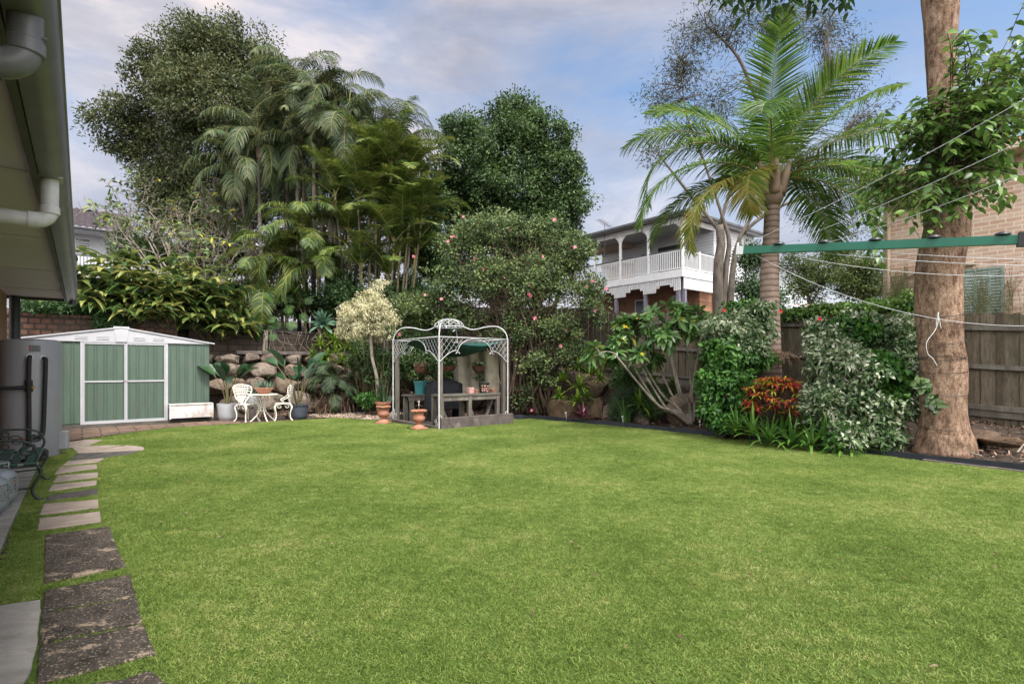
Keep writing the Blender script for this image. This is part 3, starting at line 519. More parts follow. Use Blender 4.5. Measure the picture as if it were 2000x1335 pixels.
# ================================================================ grass
def grass():
    g = np.random.default_rng(3); S = .26; n = 1500
    P = np.c_[g.uniform(-S/2, S/2, (n, 2))*1.12, np.zeros(n)]; P[:, 2] = -.004
    D = unit(np.c_[g.normal(size=(n, 2))*.85, np.full(n, 1.0)]); Nn = unit(np.c_[g.normal(size=(n, 2)), np.zeros(n)+.2])
    mb = MB(); blades(mb, P, D, Nn, g.uniform(.014, .034, n), g.uniform(.0024, .0044, n), (1, .8, 0), g.uniform(.1, .6, n), 0)
    V = mb.arrays(); core = np.repeat(((np.abs(P[:, 0]) < .056) & (np.abs(P[:, 1]) < .056)), 9).astype(np.float32)
    # lattice of patch positions
    xs = np.arange(-1, 9.8, S*.93); ys = np.arange(-4.8, 14.2, S*.93); aa, bb = np.meshgrid(xs, ys); aa = aa.ravel()+g.normal(size=aa.size)*.01; bb = bb.ravel()+g.normal(size=bb.size)*.01
    ok = inside(LAWN, aa, bb)
    for poly in PAV:
        pc = np.mean(poly, 0)
        for da, db in ((0, 0), (.07, 0), (-.07, 0), (0, .07), (0, -.07)): ok &= ~inside(poly, aa+da, bb+db)
    for da, db in ((.08, 0), (-.08, 0), (0, .08), (0, -.08)): ok &= inside(LAWN, aa+da, bb+db)
    # smaller patches fill in next to the pavers
    aa, bb = aa[ok], bb[ok]; xs2 = np.arange(-1, 9.8, .085); ys2 = np.arange(-4.8, 14.2, .085); a2, b2 = np.meshgrid(xs2, ys2); a2 = a2.ravel(); b2 = b2.ravel()
    k2 = inside(LAWN, a2, b2); 
    near = np.zeros(len(a2), bool)
    for poly in PAV: 
        near_ = np.zeros(len(a2), bool)
        for t in range(8): near_ |= inside(poly, a2+.17*math.cos(t*.785), b2+.17*math.sin(t*.785))
        near |= near_; k2 &= ~inside(poly, a2, b2)
    edge = np.zeros(len(a2), bool)
    for t in range(8): edge |= ~inside(LAWN, a2+.17*math.cos(t*.785), b2+.17*math.sin(t*.785))
    k2 &= (near | edge); a2, b2 = a2[k2]+g.normal(size=k2.sum())*.012, b2[k2]+g.normal(size=k2.sum())*.012
    pa = np.concatenate([aa, a2]); pb = np.concatenate([bb, b2]); sc = np.concatenate([np.full(len(aa), 1.0), np.full(len(a2), .40)])
    # cull what the photo cannot see, except a margin round the frame
    wx, wy = pa*U2[0]+pb*U1[0], pa*U2[1]+pb*U1[1]; vis = (wy > 1.7) & (np.abs(wx) < wy*1.08+.7); wx, wy, sc = wx[vis], wy[vis], sc[vis]
    np_ = len(wx)
    me_n = len(V); mb.v.append(np.c_[wx, wy, np.zeros(np_)]); mb.n += np_
    o = mb.build('lawn_grass', grassmat()); me = o.data
    at = me.attributes.new('spot', 'FLOAT', 'POINT'); d = np.zeros(me_n+np_, np.float32); d[me_n:] = sc; at.data.foreach_set('value', d)
    ar = me.attributes.new('turn', 'FLOAT', 'POINT'); d = np.zeros(me_n+np_, np.float32); d[me_n:] = g.uniform(0, 6.28, np_); ar.data.foreach_set('value', d)
    ac = me.attributes.new('core', 'FLOAT', 'POINT'); d = np.zeros(me_n+np_, np.float32); d[:me_n] = core; ac.data.foreach_set('value', d)
    ng = bpy.data.node_groups.new('grass', 'GeometryNodeTree'); ng.interface.new_socket('Geometry', in_out='INPUT', socket_type='NodeSocketGeometry'); ng.interface.new_socket('Geometry', in_out='OUTPUT', socket_type='NodeSocketGeometry')
    n_ = ng.nodes; l = ng.links; gi = n_.new('NodeGroupInput'); go = n_.new('NodeGroupOutput'); sp = n_.new('GeometryNodeSeparateGeometry'); sp.domain = 'POINT'
    na = n_.new('GeometryNodeInputNamedAttribute'); na.data_type = 'FLOAT'; na.inputs[0].default_value = 'spot'; cp = n_.new('FunctionNodeCompare'); cp.data_type = 'FLOAT'; cp.operation = 'GREATER_THAN'; cp.inputs[1].default_value = .01
    l.new(na.outputs[0], cp.inputs[0]); l.new(gi.outputs[0], sp.inputs[0]); l.new(cp.outputs[0], sp.inputs[1])
    def attr(nm):
        q = n_.new('GeometryNodeInputNamedAttribute'); q.data_type = 'FLOAT'; q.inputs[0].default_value = nm; return q.outputs[0]
    def sep(geo, nm, th):
        q = n_.new('GeometryNodeSeparateGeometry'); q.domain = 'POINT'; c = n_.new('FunctionNodeCompare'); c.data_type = 'FLOAT'; c.operation = 'GREATER_THAN'; c.inputs[1].default_value = th; l.new(attr(nm), c.inputs[0]); l.new(geo, q.inputs[0]); l.new(c.outputs[0], q.inputs[1]); return q
    pts = sep(sp.outputs[0], 'spot', .9); cor = sep(sp.outputs[1], 'core', .5); jn = n_.new('GeometryNodeJoinGeometry')
    for pg, ig in ((pts.outputs[0], sp.outputs[1]), (pts.outputs[1], cor.outputs[0])):      # whole patches, and small tufts along edges
        ip = n_.new('GeometryNodeInstanceOnPoints'); l.new(pg, ip.inputs['Points']); l.new(ig, ip.inputs['Instance']); cx_ = n_.new('ShaderNodeCombineXYZ'); l.new(attr('turn'), cx_.inputs[2]); l.new(cx_.outputs[0], ip.inputs['Rotation']); l.new(ip.outputs[0], jn.inputs[0])
    l.new(jn.outputs[0], go.inputs[0]); md = o.modifiers.new('grass', 'NODES'); md.node_group = ng
    tag(o, 'short bright green lawn grass filling the whole yard', 'grass', kind='stuff')
def grassmat():
    m, nt, N, L = newmat('grass_blade'); p, o = principled(N, L, .55, 0, .25); g = N.new('ShaderNodeNewGeometry'); v = coords(N, L, 'World')
    n = noise_n(N, L, v, .9, 6, .65); n2 = noise_n(N, L, v, 9, 5, .6)
    rp = ramp(N, [(0, (.11, .168, .032)), (.35, (.172, .252, .052)), (.7, (.25, .32, .082)), (1, (.39, .39, .155))]); a = N.new('ShaderNodeMath'); a.operation = 'MULTIPLY_ADD'; a.inputs[1].default_value = 2.0; a.inputs[2].default_value = -1.05; L.new(n.outputs[0], a.inputs[0])
    a2 = N.new('ShaderNodeMath'); a2.operation = 'MULTIPLY_ADD'; a2.inputs[1].default_value = 1.3; L.new(n2.outputs[0], a2.inputs[0]); L.new(a.outputs[0], a2.inputs[2])
    s = N.new('ShaderNodeMath'); s.operation = 'MULTIPLY_ADD'; s.inputs[1].default_value = .6; L.new(g.outputs['Random Per Island'], s.inputs[0]); L.new(a2.outputs[0], s.inputs[2])
    s2 = N.new('ShaderNodeMath'); s2.operation = 'ADD'; s2.inputs[1].default_value = -.45; L.new(s.outputs[0], s2.inputs[0]); L.new(s2.outputs[0], rp.inputs[0])
    L.new(rp.outputs[0], p.inputs['Base Color']); t = N.new('ShaderNodeBsdfTranslucent'); L.new(rp.outputs[0], t.inputs[0]); mx = N.new('ShaderNodeMixShader'); mx.inputs[0].default_value = .35
    L.new(p.outputs[0], mx.inputs[1]); L.new(t.outputs[0], mx.inputs[2]); L.new(mx.outputs[0], o.inputs[0]); return m
grass()
# ================================================================ mulch, pebbles, edging
def chips(name, region, n, mat, label, size, cat='mulch', seed=1, zoff=0.0, lift=.012, excl=()):
    g = np.random.default_rng(seed); R_ = np.array(region); lo, hi = R_.min(0), R_.max(0); a = g.uniform(lo[0], hi[0], n); b = g.uniform(lo[1], hi[1], n); k = inside(region, a, b)
    for e in excl: k &= ~inside(e, a, b)
    a, b = a[k], b[k]; m = len(a); z = H(a, b)+zoff+g.uniform(-.01, lift, m); P = np.c_[a*U2[0]+b*U1[0], a*U2[1]+b*U1[1], z]
    D = unit(np.c_[g.normal(size=(m, 2)), g.normal(size=m)*.3]); Nn = unit(np.c_[g.normal(size=(m, 2))*.5, np.ones(m)]); mb = MB()
    blades(mb, P, D, Nn, size*g.uniform(.4, 1.6, m), size*.35*g.uniform(.5, 1.5, m), (.8, 1, .5), g.uniform(-.2, .2, m), .15); o = mb.build(name, mat); tag(o, label, cat, kind='stuff'); return o
BED = [(9.52, -4), (9.62, 1.3), (9.72, 5.2), (9.6, 7.9), (9.2, 10.7), (8.2, 11.0), (8.2, 12.6), (6.9, 15.0), (5.6, 15.7), (4.6, 15.2), (3.2, 15.2), (2.6, 17.2), (11.7, 17.2), (11.7, -4)]
chips('bark_mulch', BED, 52000, LM['mulch'], 'brown bark chips and leaf litter covering the garden beds', .055, seed=4)
PEB = [(4.9, 14.4), (5.3, 14.05), (5.85, 12.8), (6.0, 12.4), (8.0, 12.5), (6.8, 14.9), (5.6, 15.6), (4.7, 15.2)]
chips('pebbles', PEB, 12000, leafmat('pebble', [(.3, .2, .15), (.42, .33, .26), (.5, .42, .36)], rough=.9, trans=0), 'pale pinkish pebbles spread left of the white arbour', .045, 'pebbles', seed=5, lift=.01)
def strip(name, pts, h, w, mat, label, cat, z=0):
    P = curve(pts, 60); T = np.gradient(P, axis=0); T = unit(T); S = np.stack([-T[:, 1], T[:, 0]], 1); V = []
    for i, (p, s) in enumerate(zip(P, S)):
        hh = h*(1+.12*math.sin(i*.9)); 
        for d, zz in ((-w/2, -.03), (-w/2, hh), (w/2, hh), (w/2, -.03)): V.append((*(p+s*d), zz+z))
    k = len(P); q = [(i*4+j, i*4+(j+1) % 4, i*4+4+(j+1) % 4, i*4+4+j) for i in range(k-1) for j in range(4)]; mb = MB(); mb.addp(V, q+[(0, 1, 2, 3), (k*4-1, k*4-2, k*4-3, k*4-4)]); o = mb.build(name, mat); o.rotation_euler = (0, 0, ROT); return tag(o, label, cat)
strip('garden_edging', [(8.15, 11.0), (8.5, 10.85), (9.13, 10.68), (9.5, 7.9), (9.62, 5.2), (9.52, 1.3), (9.4, -4)], .085, .02, M['edging'], 'black plastic edging along the mulch bed on the right', 'garden edging')
strip('garden_edging', [(4.1, 14.5), (4.6, 15.2), (5.5, 15.72), (6.4, 15.45), (7.4, 14.4), (8.1, 12.9)], .08, .02, M['edging'], 'black plastic edging behind the blue pot and the pebbles', 'garden edging')
strip('mowing_strip', [(9.5, 2.4), (9.46, 1.3), (9.38, -.5), (9.3, -4)], .012, .10, M['sleeper'], 'flat stained concrete strip between lawn and black edging', 'garden edging')
# ================================================================ own house on the left
HB = 13.45; SZ = 2.64
hs = ythings('house', 'dark grey eave and brick wall of the house along the left edge', 'house', -1.06, 0, 0)
mb = MB(); mb.box(-6, 0, -4, HB-.15, -.05, SZ+.02); mb.build('wall', M['housebrick'], hs)
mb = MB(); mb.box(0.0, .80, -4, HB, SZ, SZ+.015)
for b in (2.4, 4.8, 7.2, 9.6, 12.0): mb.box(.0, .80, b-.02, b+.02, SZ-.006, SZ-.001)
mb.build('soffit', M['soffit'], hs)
mb = MB(); mb.box(.80, .835, -4, HB+.02, SZ-.05, SZ+.20); mb.box(-6, .80, HB, HB+.035, SZ-.05, SZ+.2); mb.build('fascia', M['fascia'], hs)
def gprof(): 
    o = [(.84, .20), (.84, -.005), (.90, -.01)]; o += [(.905+.075*math.sin(R(t)), .065-.075*math.cos(R(t))) for t in range(10, 91, 16)]; o += [(.985, .16), (.995, .165), (.995, .185), (.975, .19), (.97, .10), (.90, .03), (.85, .03), (.85, .20)]; return o
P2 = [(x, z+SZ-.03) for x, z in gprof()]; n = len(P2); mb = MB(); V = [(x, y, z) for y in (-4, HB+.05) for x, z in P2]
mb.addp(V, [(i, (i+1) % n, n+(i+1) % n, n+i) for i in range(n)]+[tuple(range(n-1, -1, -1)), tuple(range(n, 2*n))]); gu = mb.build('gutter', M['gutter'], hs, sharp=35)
mb = MB(); mb.addp([(-6, -4, SZ+2.6), (-6, HB+.03, SZ+2.6), (.98, HB+.03, SZ+.18), (.98, -4, SZ+.18), (-6, -4, SZ+2.55), (-6, HB+.03, SZ+2.55), (.98, HB+.03, SZ+.13), (.98, -4, SZ+.13)], [(0, 1, 2, 3)[::-1], (4, 5, 6, 7), (0, 4, 7, 3), (3, 7, 6, 2), (2, 6, 5, 1)]); mb.build('roof', M['greytile'], hs)
def elbow(mb, b, z0, zl, r, xs, col=True):      # drops from the gutter, turns under the eave towards the wall
    rad = r*1.55; pts = [(xs, b, z0), (xs, b, zl+rad)]+[(xs-rad+rad*math.cos(R(t)), b, zl+rad-rad*math.sin(R(t))) for t in range(10, 91, 10)]+[(0.02, b, zl)]
    mb.tube(pts, r, 20); 
    if col:
        mb.lathe([(r, -.04), (r+.006, -.035), (r+.006, .01), (r, .015)], 20, (xs, b, zl+rad+.01)); V = MB(); V.tube([(xs-rad-.03, b, zl), (xs-rad+.02, b, zl)], r+.006, 20); mb.v += V.v; 
        for k in V.f: mb.f.setdefault(k, []).extend([f+mb.n for f in V.f[k]]); mb.mi.setdefault(k, []).extend(V.mi[k])
        mb.n += V.n
mb = MB(); elbow(mb, 2.62, SZ-.02, SZ-.22, .052, .90); mb.tube([(.90+.05, 2.62-.02, SZ-.1), (.90+.062, 2.62-.02, SZ-.1)], .006, 6); mb.build('downpipe', M['pvcgrey'], hs, smooth=True, sharp=40)
mb = MB(); elbow(mb, 4.78, SZ-.03, SZ-.32, .05, .89); mb.box(.82, .96, 4.70, 4.86, SZ-.035, SZ-.028); o = mb.build('downpipe', M['pvc'], hs, smooth=True, sharp=40); o['label'] = 'white plastic elbow pipe under the gutter'
mb = MB(); mb.tube([(.10, HB-.05, 0), (.10, HB-.05, SZ)], .08, 18); mb.tube([(.92, HB-.1, SZ), (.92, HB-.1, SZ-.12)], .052, 14); mb.build('downpipe', M['darkpipe'], hs, smooth=True, sharp=40)
# ================================================================ hot water tank
tk = thing('hot_water_tank', 'tall grey cylindrical water heater standing against the brick wall', 'water heater', W(-.60, 10.9, .0), ROT)
mb = MB(); mb.lathe([(.345, 0), (.352, .02), (.352, .06), (.36, .075), (.36, 1.70), (.35, 1.73), (.30, 1.75), (0.001, 1.76)], 56); mb.build('body', M['tank'], tk, smooth=True, sharp=30)
def on_tank(deg, r, z): return (r*math.cos(R(deg)), r*math.sin(R(deg)), z)
# the side seen from the camera is around -90+... degrees in the yard frame
VD = math.degrees(math.atan2(-10.9, .60))     # towards the camera
def wrap_plate(d0, d1, r, z0, z1, n=8):
    a = np.linspace(d0, d1, n); V = [on_tank(t, r, z) for z in (z0, z1) for t in a]; return V, [(i, i+1, n+i+1, n+i) for i in range(n-1)]
mb = MB(); V, P = wrap_plate(VD-4, VD+17, .3615, 1.56, 1.66); mb.addp(V, P); lb = mb.build('data_plate', pm('plate_grey', (.115, .12, .13), (.15, .155, .165), 30, .5), tk)
mb = MB()
for i in range(5):
    V, P = wrap_plate(VD+1+(i % 2), VD+15.5-(i*1.7 % 4), .3622, 1.575+.016*i, 1.581+.016*i); mb.addp(V, P)
mb.build('print', M['print'], lb)
mb = MB(); V, P = wrap_plate(VD-3, VD-.5, .3622, 1.58, 1.61); mb.addp(V, P); V, P = wrap_plate(VD-3, VD-.5, .3622, 1.625, 1.65); mb.addp(V, P); mb.build('print', M['redprint'], lb)
for d, z in ((VD-2, 1.49), (VD+22, 1.47)):
    mb = MB(); p = np.array(on_tank(d, .358, z)); q = np.array(on_tank(d, .40, z)); mb.tube([p, p+(q-p)*.25], .042, 16); mb.tube([p, q], .022, 12); mb.build('pipe_outlet', M['pvc'], tk, smooth=True, sharp=30)
t1 = lambda d, r, z: on_tank(d, r, z)
mb = MB(); mb.tube(curve([t1(VD-2, .36, 1.49), t1(VD-2, .41, 1.48), t1(VD-3, .42, 1.42), t1(VD-3.5, .42, 1.1), t1(VD-3, .42, .6), t1(VD-3, .42, .18)], 30), .029, 12); mb.tube([t1(VD-4, .42, 1.045), t1(VD-27, .46, 1.04), t1(VD-60, .62, 1.04)], .027, 12); mb.tube([t1(VD-3, .42, .98), t1(VD-3.5, .42, 1.15)], .045, 12); mb.build('lagged_pipe', M['lag'], tk, smooth=True, sharp=40)
mb = MB(); mb.tube(curve([t1(VD+22, .36, 1.47), t1(VD+22, .42, 1.46), t1(VD+22, .43, 1.38), t1(VD+20, .43, .8), t1(VD+18, .43, .40), t1(VD+14, .43, .33), t1(VD+4, .42, .31)], 40), .027, 12); mb.build('lagged_pipe', M['lag'], tk, smooth=True)
mb = MB(); mb.tube([t1(VD+8, .42, .31), t1(VD-30, .44, .30)], .009, 8); mb.build('copper_pipe', M['copper'], tk, smooth=True)
mb = MB(); mb.tube([t1(VD-1, .43, 1.045), t1(VD+3, .47, 1.045)], .024, 10); mb.build('valve', M['brass'], tk, smooth=True, sharp=40)
mb = MB(); mb.tube([t1(VD-3, .42, .33), t1(VD-3, .42, .39)], .026, 8); mb.build('valve', pm('green_valve', (.02, .2, .12), (.02, .15, .1), 8, .5), tk)
mb = MB(); mb.tube(curve([t1(VD+10, .36, .13), t1(VD+12, .45, .13), t1(VD+20, .47, .1), t1(VD+14, .44, .05), t1(VD-8, .43, .05)], 24), .035, 12); mb.build('lagged_pipe', M['lag'], tk, smooth=True)
mb = MB(); mb.box(-.03, .08, -.06, .06, .08, .36, .012, M=Matrix.Translation(on_tank(VD+72, .37, 0)) @ Matrix.Rotation(R(VD+72), 4, 'Z')); mb.build('side_box', M['tank'], tk)
# ================================================================ garden bench
bn = thing('garden_bench', 'green slatted bench with scrolled cast iron arms against the wall', 'bench', W(-.66, 7.88, 0), ROT)
BL = .66
for s in (-1, 1):
    y = s*(BL-.03); mb = MB()
    mb.tube(curve([(.30, y, .36), (.335, y, .28), (.27, y, .12), (.30, y, .03), (.36, y, 0)], 20), .014, 8)
    mb.tube(curve([(-.20, y, .37), (-.24, y, .25), (-.2, y, .1), (-.27, y, 0)], 16), .014, 8)
    mb.tube([(-.24, y, .35), (.30, y, .35)], .014, 8); mb.tube([(-.24, y, .35), (-.31, y, .78)], .013, 8); mb.tube([(-.2, y, .12), (.28, y, .13)], .010, 8)
    mb.build('leg_frame', M['iron'], bn, smooth=True)
    mb = MB(); mb.tube(curve([(-.29, y, .60), (-.1, y, .615), (.15, y, .61), (.27, y, .56), (.27, y, .48), (.20, y, .47), (.19, y, .53), (.23, y, .54)], 40), .011, 8)
    mb.tube(curve([(.28, y, .36), (.31, y, .45), (.28, y, .56)], 10), .012, 8)
    for cx, cz, r0, d in ((-.12, .48, .075, 1), (.06, .48, .075, -1)):
        mb.tube([(cx+d*r0*(1-t/16)*math.cos(t*.62), y, cz+r0*(1-t/16)*math.sin(t*.62)) for t in range(15)], .008, 6)
    for cx, cz in ((-.03, .56), (-.03, .42), (.15, .43)): mb.tube([(cx+.03*math.cos(t), y, cz+.03*math.sin(t)) for t in np.linspace(0, 6.28, 12)], .007, 6)
    mb.build('arm', M['iron'], bn, smooth=True)
for i, x in enumerate((-.19, -.085, .02, .125, .255)):
    w_ = .075 if i < 4 else .10
    mb = MB(); mb.box(x-w_/2, x+w_/2, -BL, BL, .365, .39, .006); mb.build('seat_slat', M['benchgreen'], bn)
for z in (.48, .58, .68, .78):
    mb = MB(); mb.box(-.30-(z-.48)*.16, -.275-(z-.48)*.16, -BL, BL, z-.035, z+.035, .006); mb.build('back_slat', M['benchgreen'], bn)
# ================================================================ gas bottles
def bottle(a, b, label, txt):
    t = thing('gas_bottle', label, 'gas bottle', W(a, b, .014), ROT, 'gas bottles')
    mb = MB(); mb.lathe([(.095, 0), (.105, .0), (.105, .03), (.09, .032), (.13, .05), (.152, .09), (.157, .13), (.157, .27), (.15, .31), (.125, .345), (.08, .365), (.03, .375), (0.001, .376)], 36); mb.build('body', M['gas'], t, smooth=True, sharp=50)
    mb = MB()
    for k in range(3): mb.tube([(.09*math.cos(2.1*k), .09*math.sin(2.1*k), .36), (.09*math.cos(2.1*k), .09*math.sin(2.1*k), .43)], .008, 8)
    mb.tube([(.09*math.cos(x), .09*math.sin(x), .43) for x in np.linspace(0, 6.283, 24)], .008, 8, cap=False); mb.build('collar', M['gas'], t, smooth=True)
    mb = MB(); mb.lathe([(.018, .37), (.018, .41), (.03, .415), (.03, .43), (0.001, .432)], 12); mb.build('valve', M['brass'], t, smooth=True, sharp=40)
    me = MB(); g = np.random.default_rng(int(b*100)); d0 = math.degrees(math.atan2(-b, -a))+40
    for r_ in range(6):                      # worn stencilled lettering: short strokes
        x = d0-34
        while x < d0+30:
            wd = g.uniform(1.5, 3.4)
            if g.random() < .8:
                z0 = .15+r_*.026; k = [(x+j*wd*.5, .158) for j in range(3)]
                for zz in ((z0, z0+.004), (z0+.011, z0+.015)) if g.random() < .6 else ((z0, z0+.015),):
                    V = [(rr*math.cos(R(dd)), rr*math.sin(R(dd)), q) for q in zz for dd, rr in k]; me.addp(V, [(0, 1, 4, 3), (1, 2, 5, 4)] if g.random() < .7 else [(0, 1, 4, 3)])
            x += wd+.9
    me.build('lettering', M['print'], t)
    if txt:
        me = MB(); 
        for dd, zz in ((d0+16, .22), (d0+19, .235), (d0+16, .25)):
            V = [(.1588*math.cos(R(q)), .1588*math.sin(R(q)), z) for z in (zz, zz+.008) for q in (dd, dd+5)]; me.addp(V, [(0, 1, 3, 2)])
        me.build('lettering', M['redprint'], t)
bottle(-.635, 6.98, 'silver gas bottle with a red mark, the farther of the two', True)
bottle(-.665, 6.60, 'silver gas bottle covered in black lettering, nearer to the camera', False)
# ================================================================ garden shed
sh = thing('garden_shed', 'low green corrugated metal shed with white framed double doors', 'garden shed', W(.71, 15.33, .06), ROT)
ZE = 1.84
def ribbed(mb, x0, x1, z0, z1, y=0.0, per=.095, dep=.012, axis='x'):
    xs = []; x = x0; k = 0
    pat = [0, 0, .055, 0, .062, -dep, .068, -dep, .075, 0]
    while x < x1:
        for i in range(0, 10, 2):
            xx = x+pat[i+0] if i else x
            xx = x+[0, .05, .056, .064, .070][i//2]; d = [0, 0, -dep, -dep, 0][i//2]
            if xx <= x1: xs.append((xx, d))
        if k % 2: x += per*.55
        else: x += per*1.3
        k += 1
    xs.append((x1, 0)); V = []
    for z in (z0, z1):
        for xx, d in xs: V.append((xx, y+d, z) if axis == 'x' else (y-d, xx, z))
    n = len(xs); mb.addp(V, [(i, i+1, n+i+1, n+i) for i in range(n-1)])
mb = MB(); ribbed(mb, -1.79, -.735, .02, ZE); ribbed(mb, .905, 1.79, .02, ZE); ribbed(mb, 0, 1.55, .02, ZE, 1.79, axis='y'); ribbed(mb, 0, 1.55, .02, ZE, -1.79, axis='y'); mb.box(-1.785, 1.785, 1.54, 1.55, .02, ZE); mb.build('wall', M['greenmetal'], sh)
mb = MB()
for x in (-.715, .885): mb.box(x-.022, x+.022, -.03, .01, .0, ZE)
mb.box(-.735, .905, -.03, .01, ZE-.022, ZE); mb.box(-.735, .905, -.028, .01, .0, .03)
mb.build('door_frame', M['shedwhite'], sh)
for x0, x1, s in ((-.69, .083, 1), (.087, .86, -1)):
    mb = MB(); ribbed(mb, x0+.01, x1-.01, .035, ZE-.03, -.008, dep=.009); d = mb.build('door', M['greenmetal'], sh)
    mb = MB()
    for x in (x0, x1-.026): mb.box(x, x+.026, -.026, -.004, .032, ZE-.024)
    mb.box(x0+.026, x1-.026, -.0255, -.0045, .032, .06); mb.box(x0+.026, x1-.026, -.0255, -.0045, ZE-.05, ZE-.024); mb.box(x0+.026, x1-.026, -.0255, -.0045, .93, .965); mb.build('frame', M['shedwhite'], d)
    mb = MB(); mb.box(.03, .075, -.036, -.027, .945, .958) if s > 0 else mb.box(.09, .125, -.036, -.027, .94, .963); mb.build('latch', M['steel'] if s < 0 else M['rock'], d)
mb = MB(); mb.plate([(-1.80, ZE+.002), (1.80, ZE+.002), (1.80, ZE+.03), (0, ZE+.335), (-1.80, ZE+.03)], 'y', -.035, .0); mb.build('gable', M['shedwhite'], sh)
mb = MB(); mb.plate([(-.10, ZE+.01), (.10, ZE+.01), (.15, ZE+.36), (-.15, ZE+.36)], 'y', -.05, -.0355); mb.build('ridge_cover', M['shedwhite'], sh)
for x0 in (-.72, -.34, .34, .72):
    mb = MB(); mb.box(x0-.115, x0+.115, -.0385, -.0355, ZE+.05, ZE+.135)
    for i in range(3): mb.box(x0-.11, x0+.11, -.0445, -.0385, ZE+.055+i*.03, ZE+.064+i*.03)
    mb.build('vent', M['shedwhite'], sh)
mb = MB()
for s in (-1, 1):
    V = [(0, -.06, ZE+.355), (s*1.9, -.06, ZE+.03), (s*1.9, 1.62, ZE+.03), (0, 1.62, ZE+.355)]; V = V+[(x, y, z-.028) for x, y, z in V]; mb.addp(V, [(0, 1, 2, 3), (7, 6, 5, 4), (0, 4, 5, 1), (1, 5, 6, 2), (2, 6, 7, 3)])
mb.build('roof', M['shedwhite'], sh)
mb = MB(); mb.box(-1.87, 1.87, -.12, 1.66, -.1, 0); mb.build('base_slab', M['concrete'], sh)
# rusty scars of a former sign: two tiny chips on the far panel
mb = MB(); mb.box(.085, .095, -.008, .0, 0, 0.001); 
pb = thing('planter_box', 'long weathered white trough at the right end of the shed front', 'planter box', W(2.07, 15.10, .10), ROT)
mb = MB(); 
mb.box(-.44, .44, -.14, -.115, .02, .33); mb.box(-.44, .44, .115, .14, .02, .33); mb.box(-.44, -.415, -.1149, .1149, .02, .33); mb.box(.415, .44, -.1149, .1149, .02, .33); mb.box(-.41, .41, -.11, .11, .03, .06); mb.build('trough', M['oldwhite'], pb)
mb = MB(); mb.box(-.455, .455, -.155, -.115, .33, .352); mb.box(-.455, .455, .115, .155, .33, .352); mb.box(-.455, -.415, -.1149, .1149, .33, .352); mb.box(.415, .455, -.1149, .1149, .33, .352)
for x in (-.445, .445): mb.box(x-.014, x+.014, -.150, -.1405, 0, .33)
mb.build('rim', M['oldwhite'], pb); mb = MB(); mb.box(-.414, .414, -.114, .114, .06, .30); mb.build('soil', M['soil'], pb)
# ================================================================ boulders and retaining walls
import bmesh
def boulder_mesh(size, seed, sub=4, flat=.35, rough=.16, sq=.7, bite=.97):
    bm = bmesh.new(); bmesh.ops.create_icosphere(bm, subdivisions=sub, radius=1); g = random.Random(seed); off = Vector((g.uniform(-50, 50), g.uniform(-50, 50), g.uniform(-50, 50)))
    cuts = [(Vector((g.gauss(0, 1), g.gauss(0, 1), g.gauss(0, .8))).normalized(), g.uniform(.62, .88)) for _ in range(16)]
    for v in bm.verts:
        p = v.co.copy(); p = Vector([math.copysign(abs(c)**sq, c) for c in p]); p *= 1+.22*noise.noise(p*1.1+off)
        for n, d in cuts:
            e = p.dot(n)-d
            if e > 0: p -= n*e*bite
        q = p*2.6+off; p *= 1+rough*.45*noise.noise(q)+rough*.3*noise.noise(q*2.7)+rough*.16*noise.noise(q*7.3)
        v.co = Vector((p.x*size[0], p.y*size[1], p.z*size[2]))
    V = np.array([v.co[:] for v in bm.verts]); Fc = np.array([[q.index for q in f.verts] for f in bm.faces]); bm.free(); mb = MB(); mb.add(V, Fc); return mb
rw = thing('rock_wall', 'dry stacked sandstone boulder wall behind the white table and chairs', 'retaining wall', W(5, 17.2, 0), ROT)
def wall_rocks():
    g = random.Random(5); rows = [(0.0, .56), (.54, .52), (1.04, .42), (1.42, .32)]
    for r, (z0, h) in enumerate(rows):
        x = -3.1+g.uniform(-.3, 0)
        while x < 6.6:
            w_ = g.uniform(.6, 1.35) if r < 3 else g.uniform(.45, .9); hh = h*g.uniform(.95, 1.12); zc = z0+h/2+g.uniform(-.03, .03)
            mb = boulder_mesh((w_/2*1.03, .26, hh/2*1.06), g.randrange(9999), 4, sq=.5, rough=.2); o = mb.build('boulder', M['rock'], rw, smooth=True); o.location = (x+w_/2, .02-.05*(3-r)+g.uniform(-.04, .05), zc); o.rotation_euler = (0, g.uniform(-.09, .09), g.uniform(-.1, .1)); x += w_*.985
wall_rocks()
mb = MB(); mb.box(-1.5, 5.5, -.10, .12, 1.70, 1.80, .01); mb.box(-1.5, 5.5, .12, .4, 1.60, 1.78); mb.build('coping', M['sleeper'], rw)
bw = thing('block_wall', 'low stained masonry wall set back above the boulders', 'retaining wall', W(5, 17.85, 1.6), ROT)
mb = MB(); mb.box(-2.6, 5.6, 0, .2, 0, .80); mb.build('wall', M['blockwall'], bw); mb = MB(); mb.box(-2.62, 5.62, -.03, .23, .8025, .86, .008); mb.build('coping', M['sleeper'], bw)
bl = thing('brick_wall', 'reddish split block retaining wall left of the shed roof', 'retaining wall', W(-1, 17.3, 0), ROT)
mb = MB(); mb.box(-9, 3.05, 0, .3, 0, 2.55); mb.build('wall', M['redbrick'], bl); mb = MB(); mb.box(-9, 3.06, -.04, .32, 2.5525, 2.63, .01); mb.build('coping', M['redbrick'], bl)
gw = thing('timber_wall', 'faded cream block wall glimpsed between arbour roof and dome', 'retaining wall', W(8.3, 16.9, 1.7), ROT); gw.name = 'cream_wall'
mb = MB(); mb.box(-1.2, 1.5, 0, .2, -.2, .95); mb.build('wall', brickmat('cream_blocks', (.30, .23, .17), (.24, .18, .13), (.12, .1, .08), .4, .2, 'x', .012), gw)
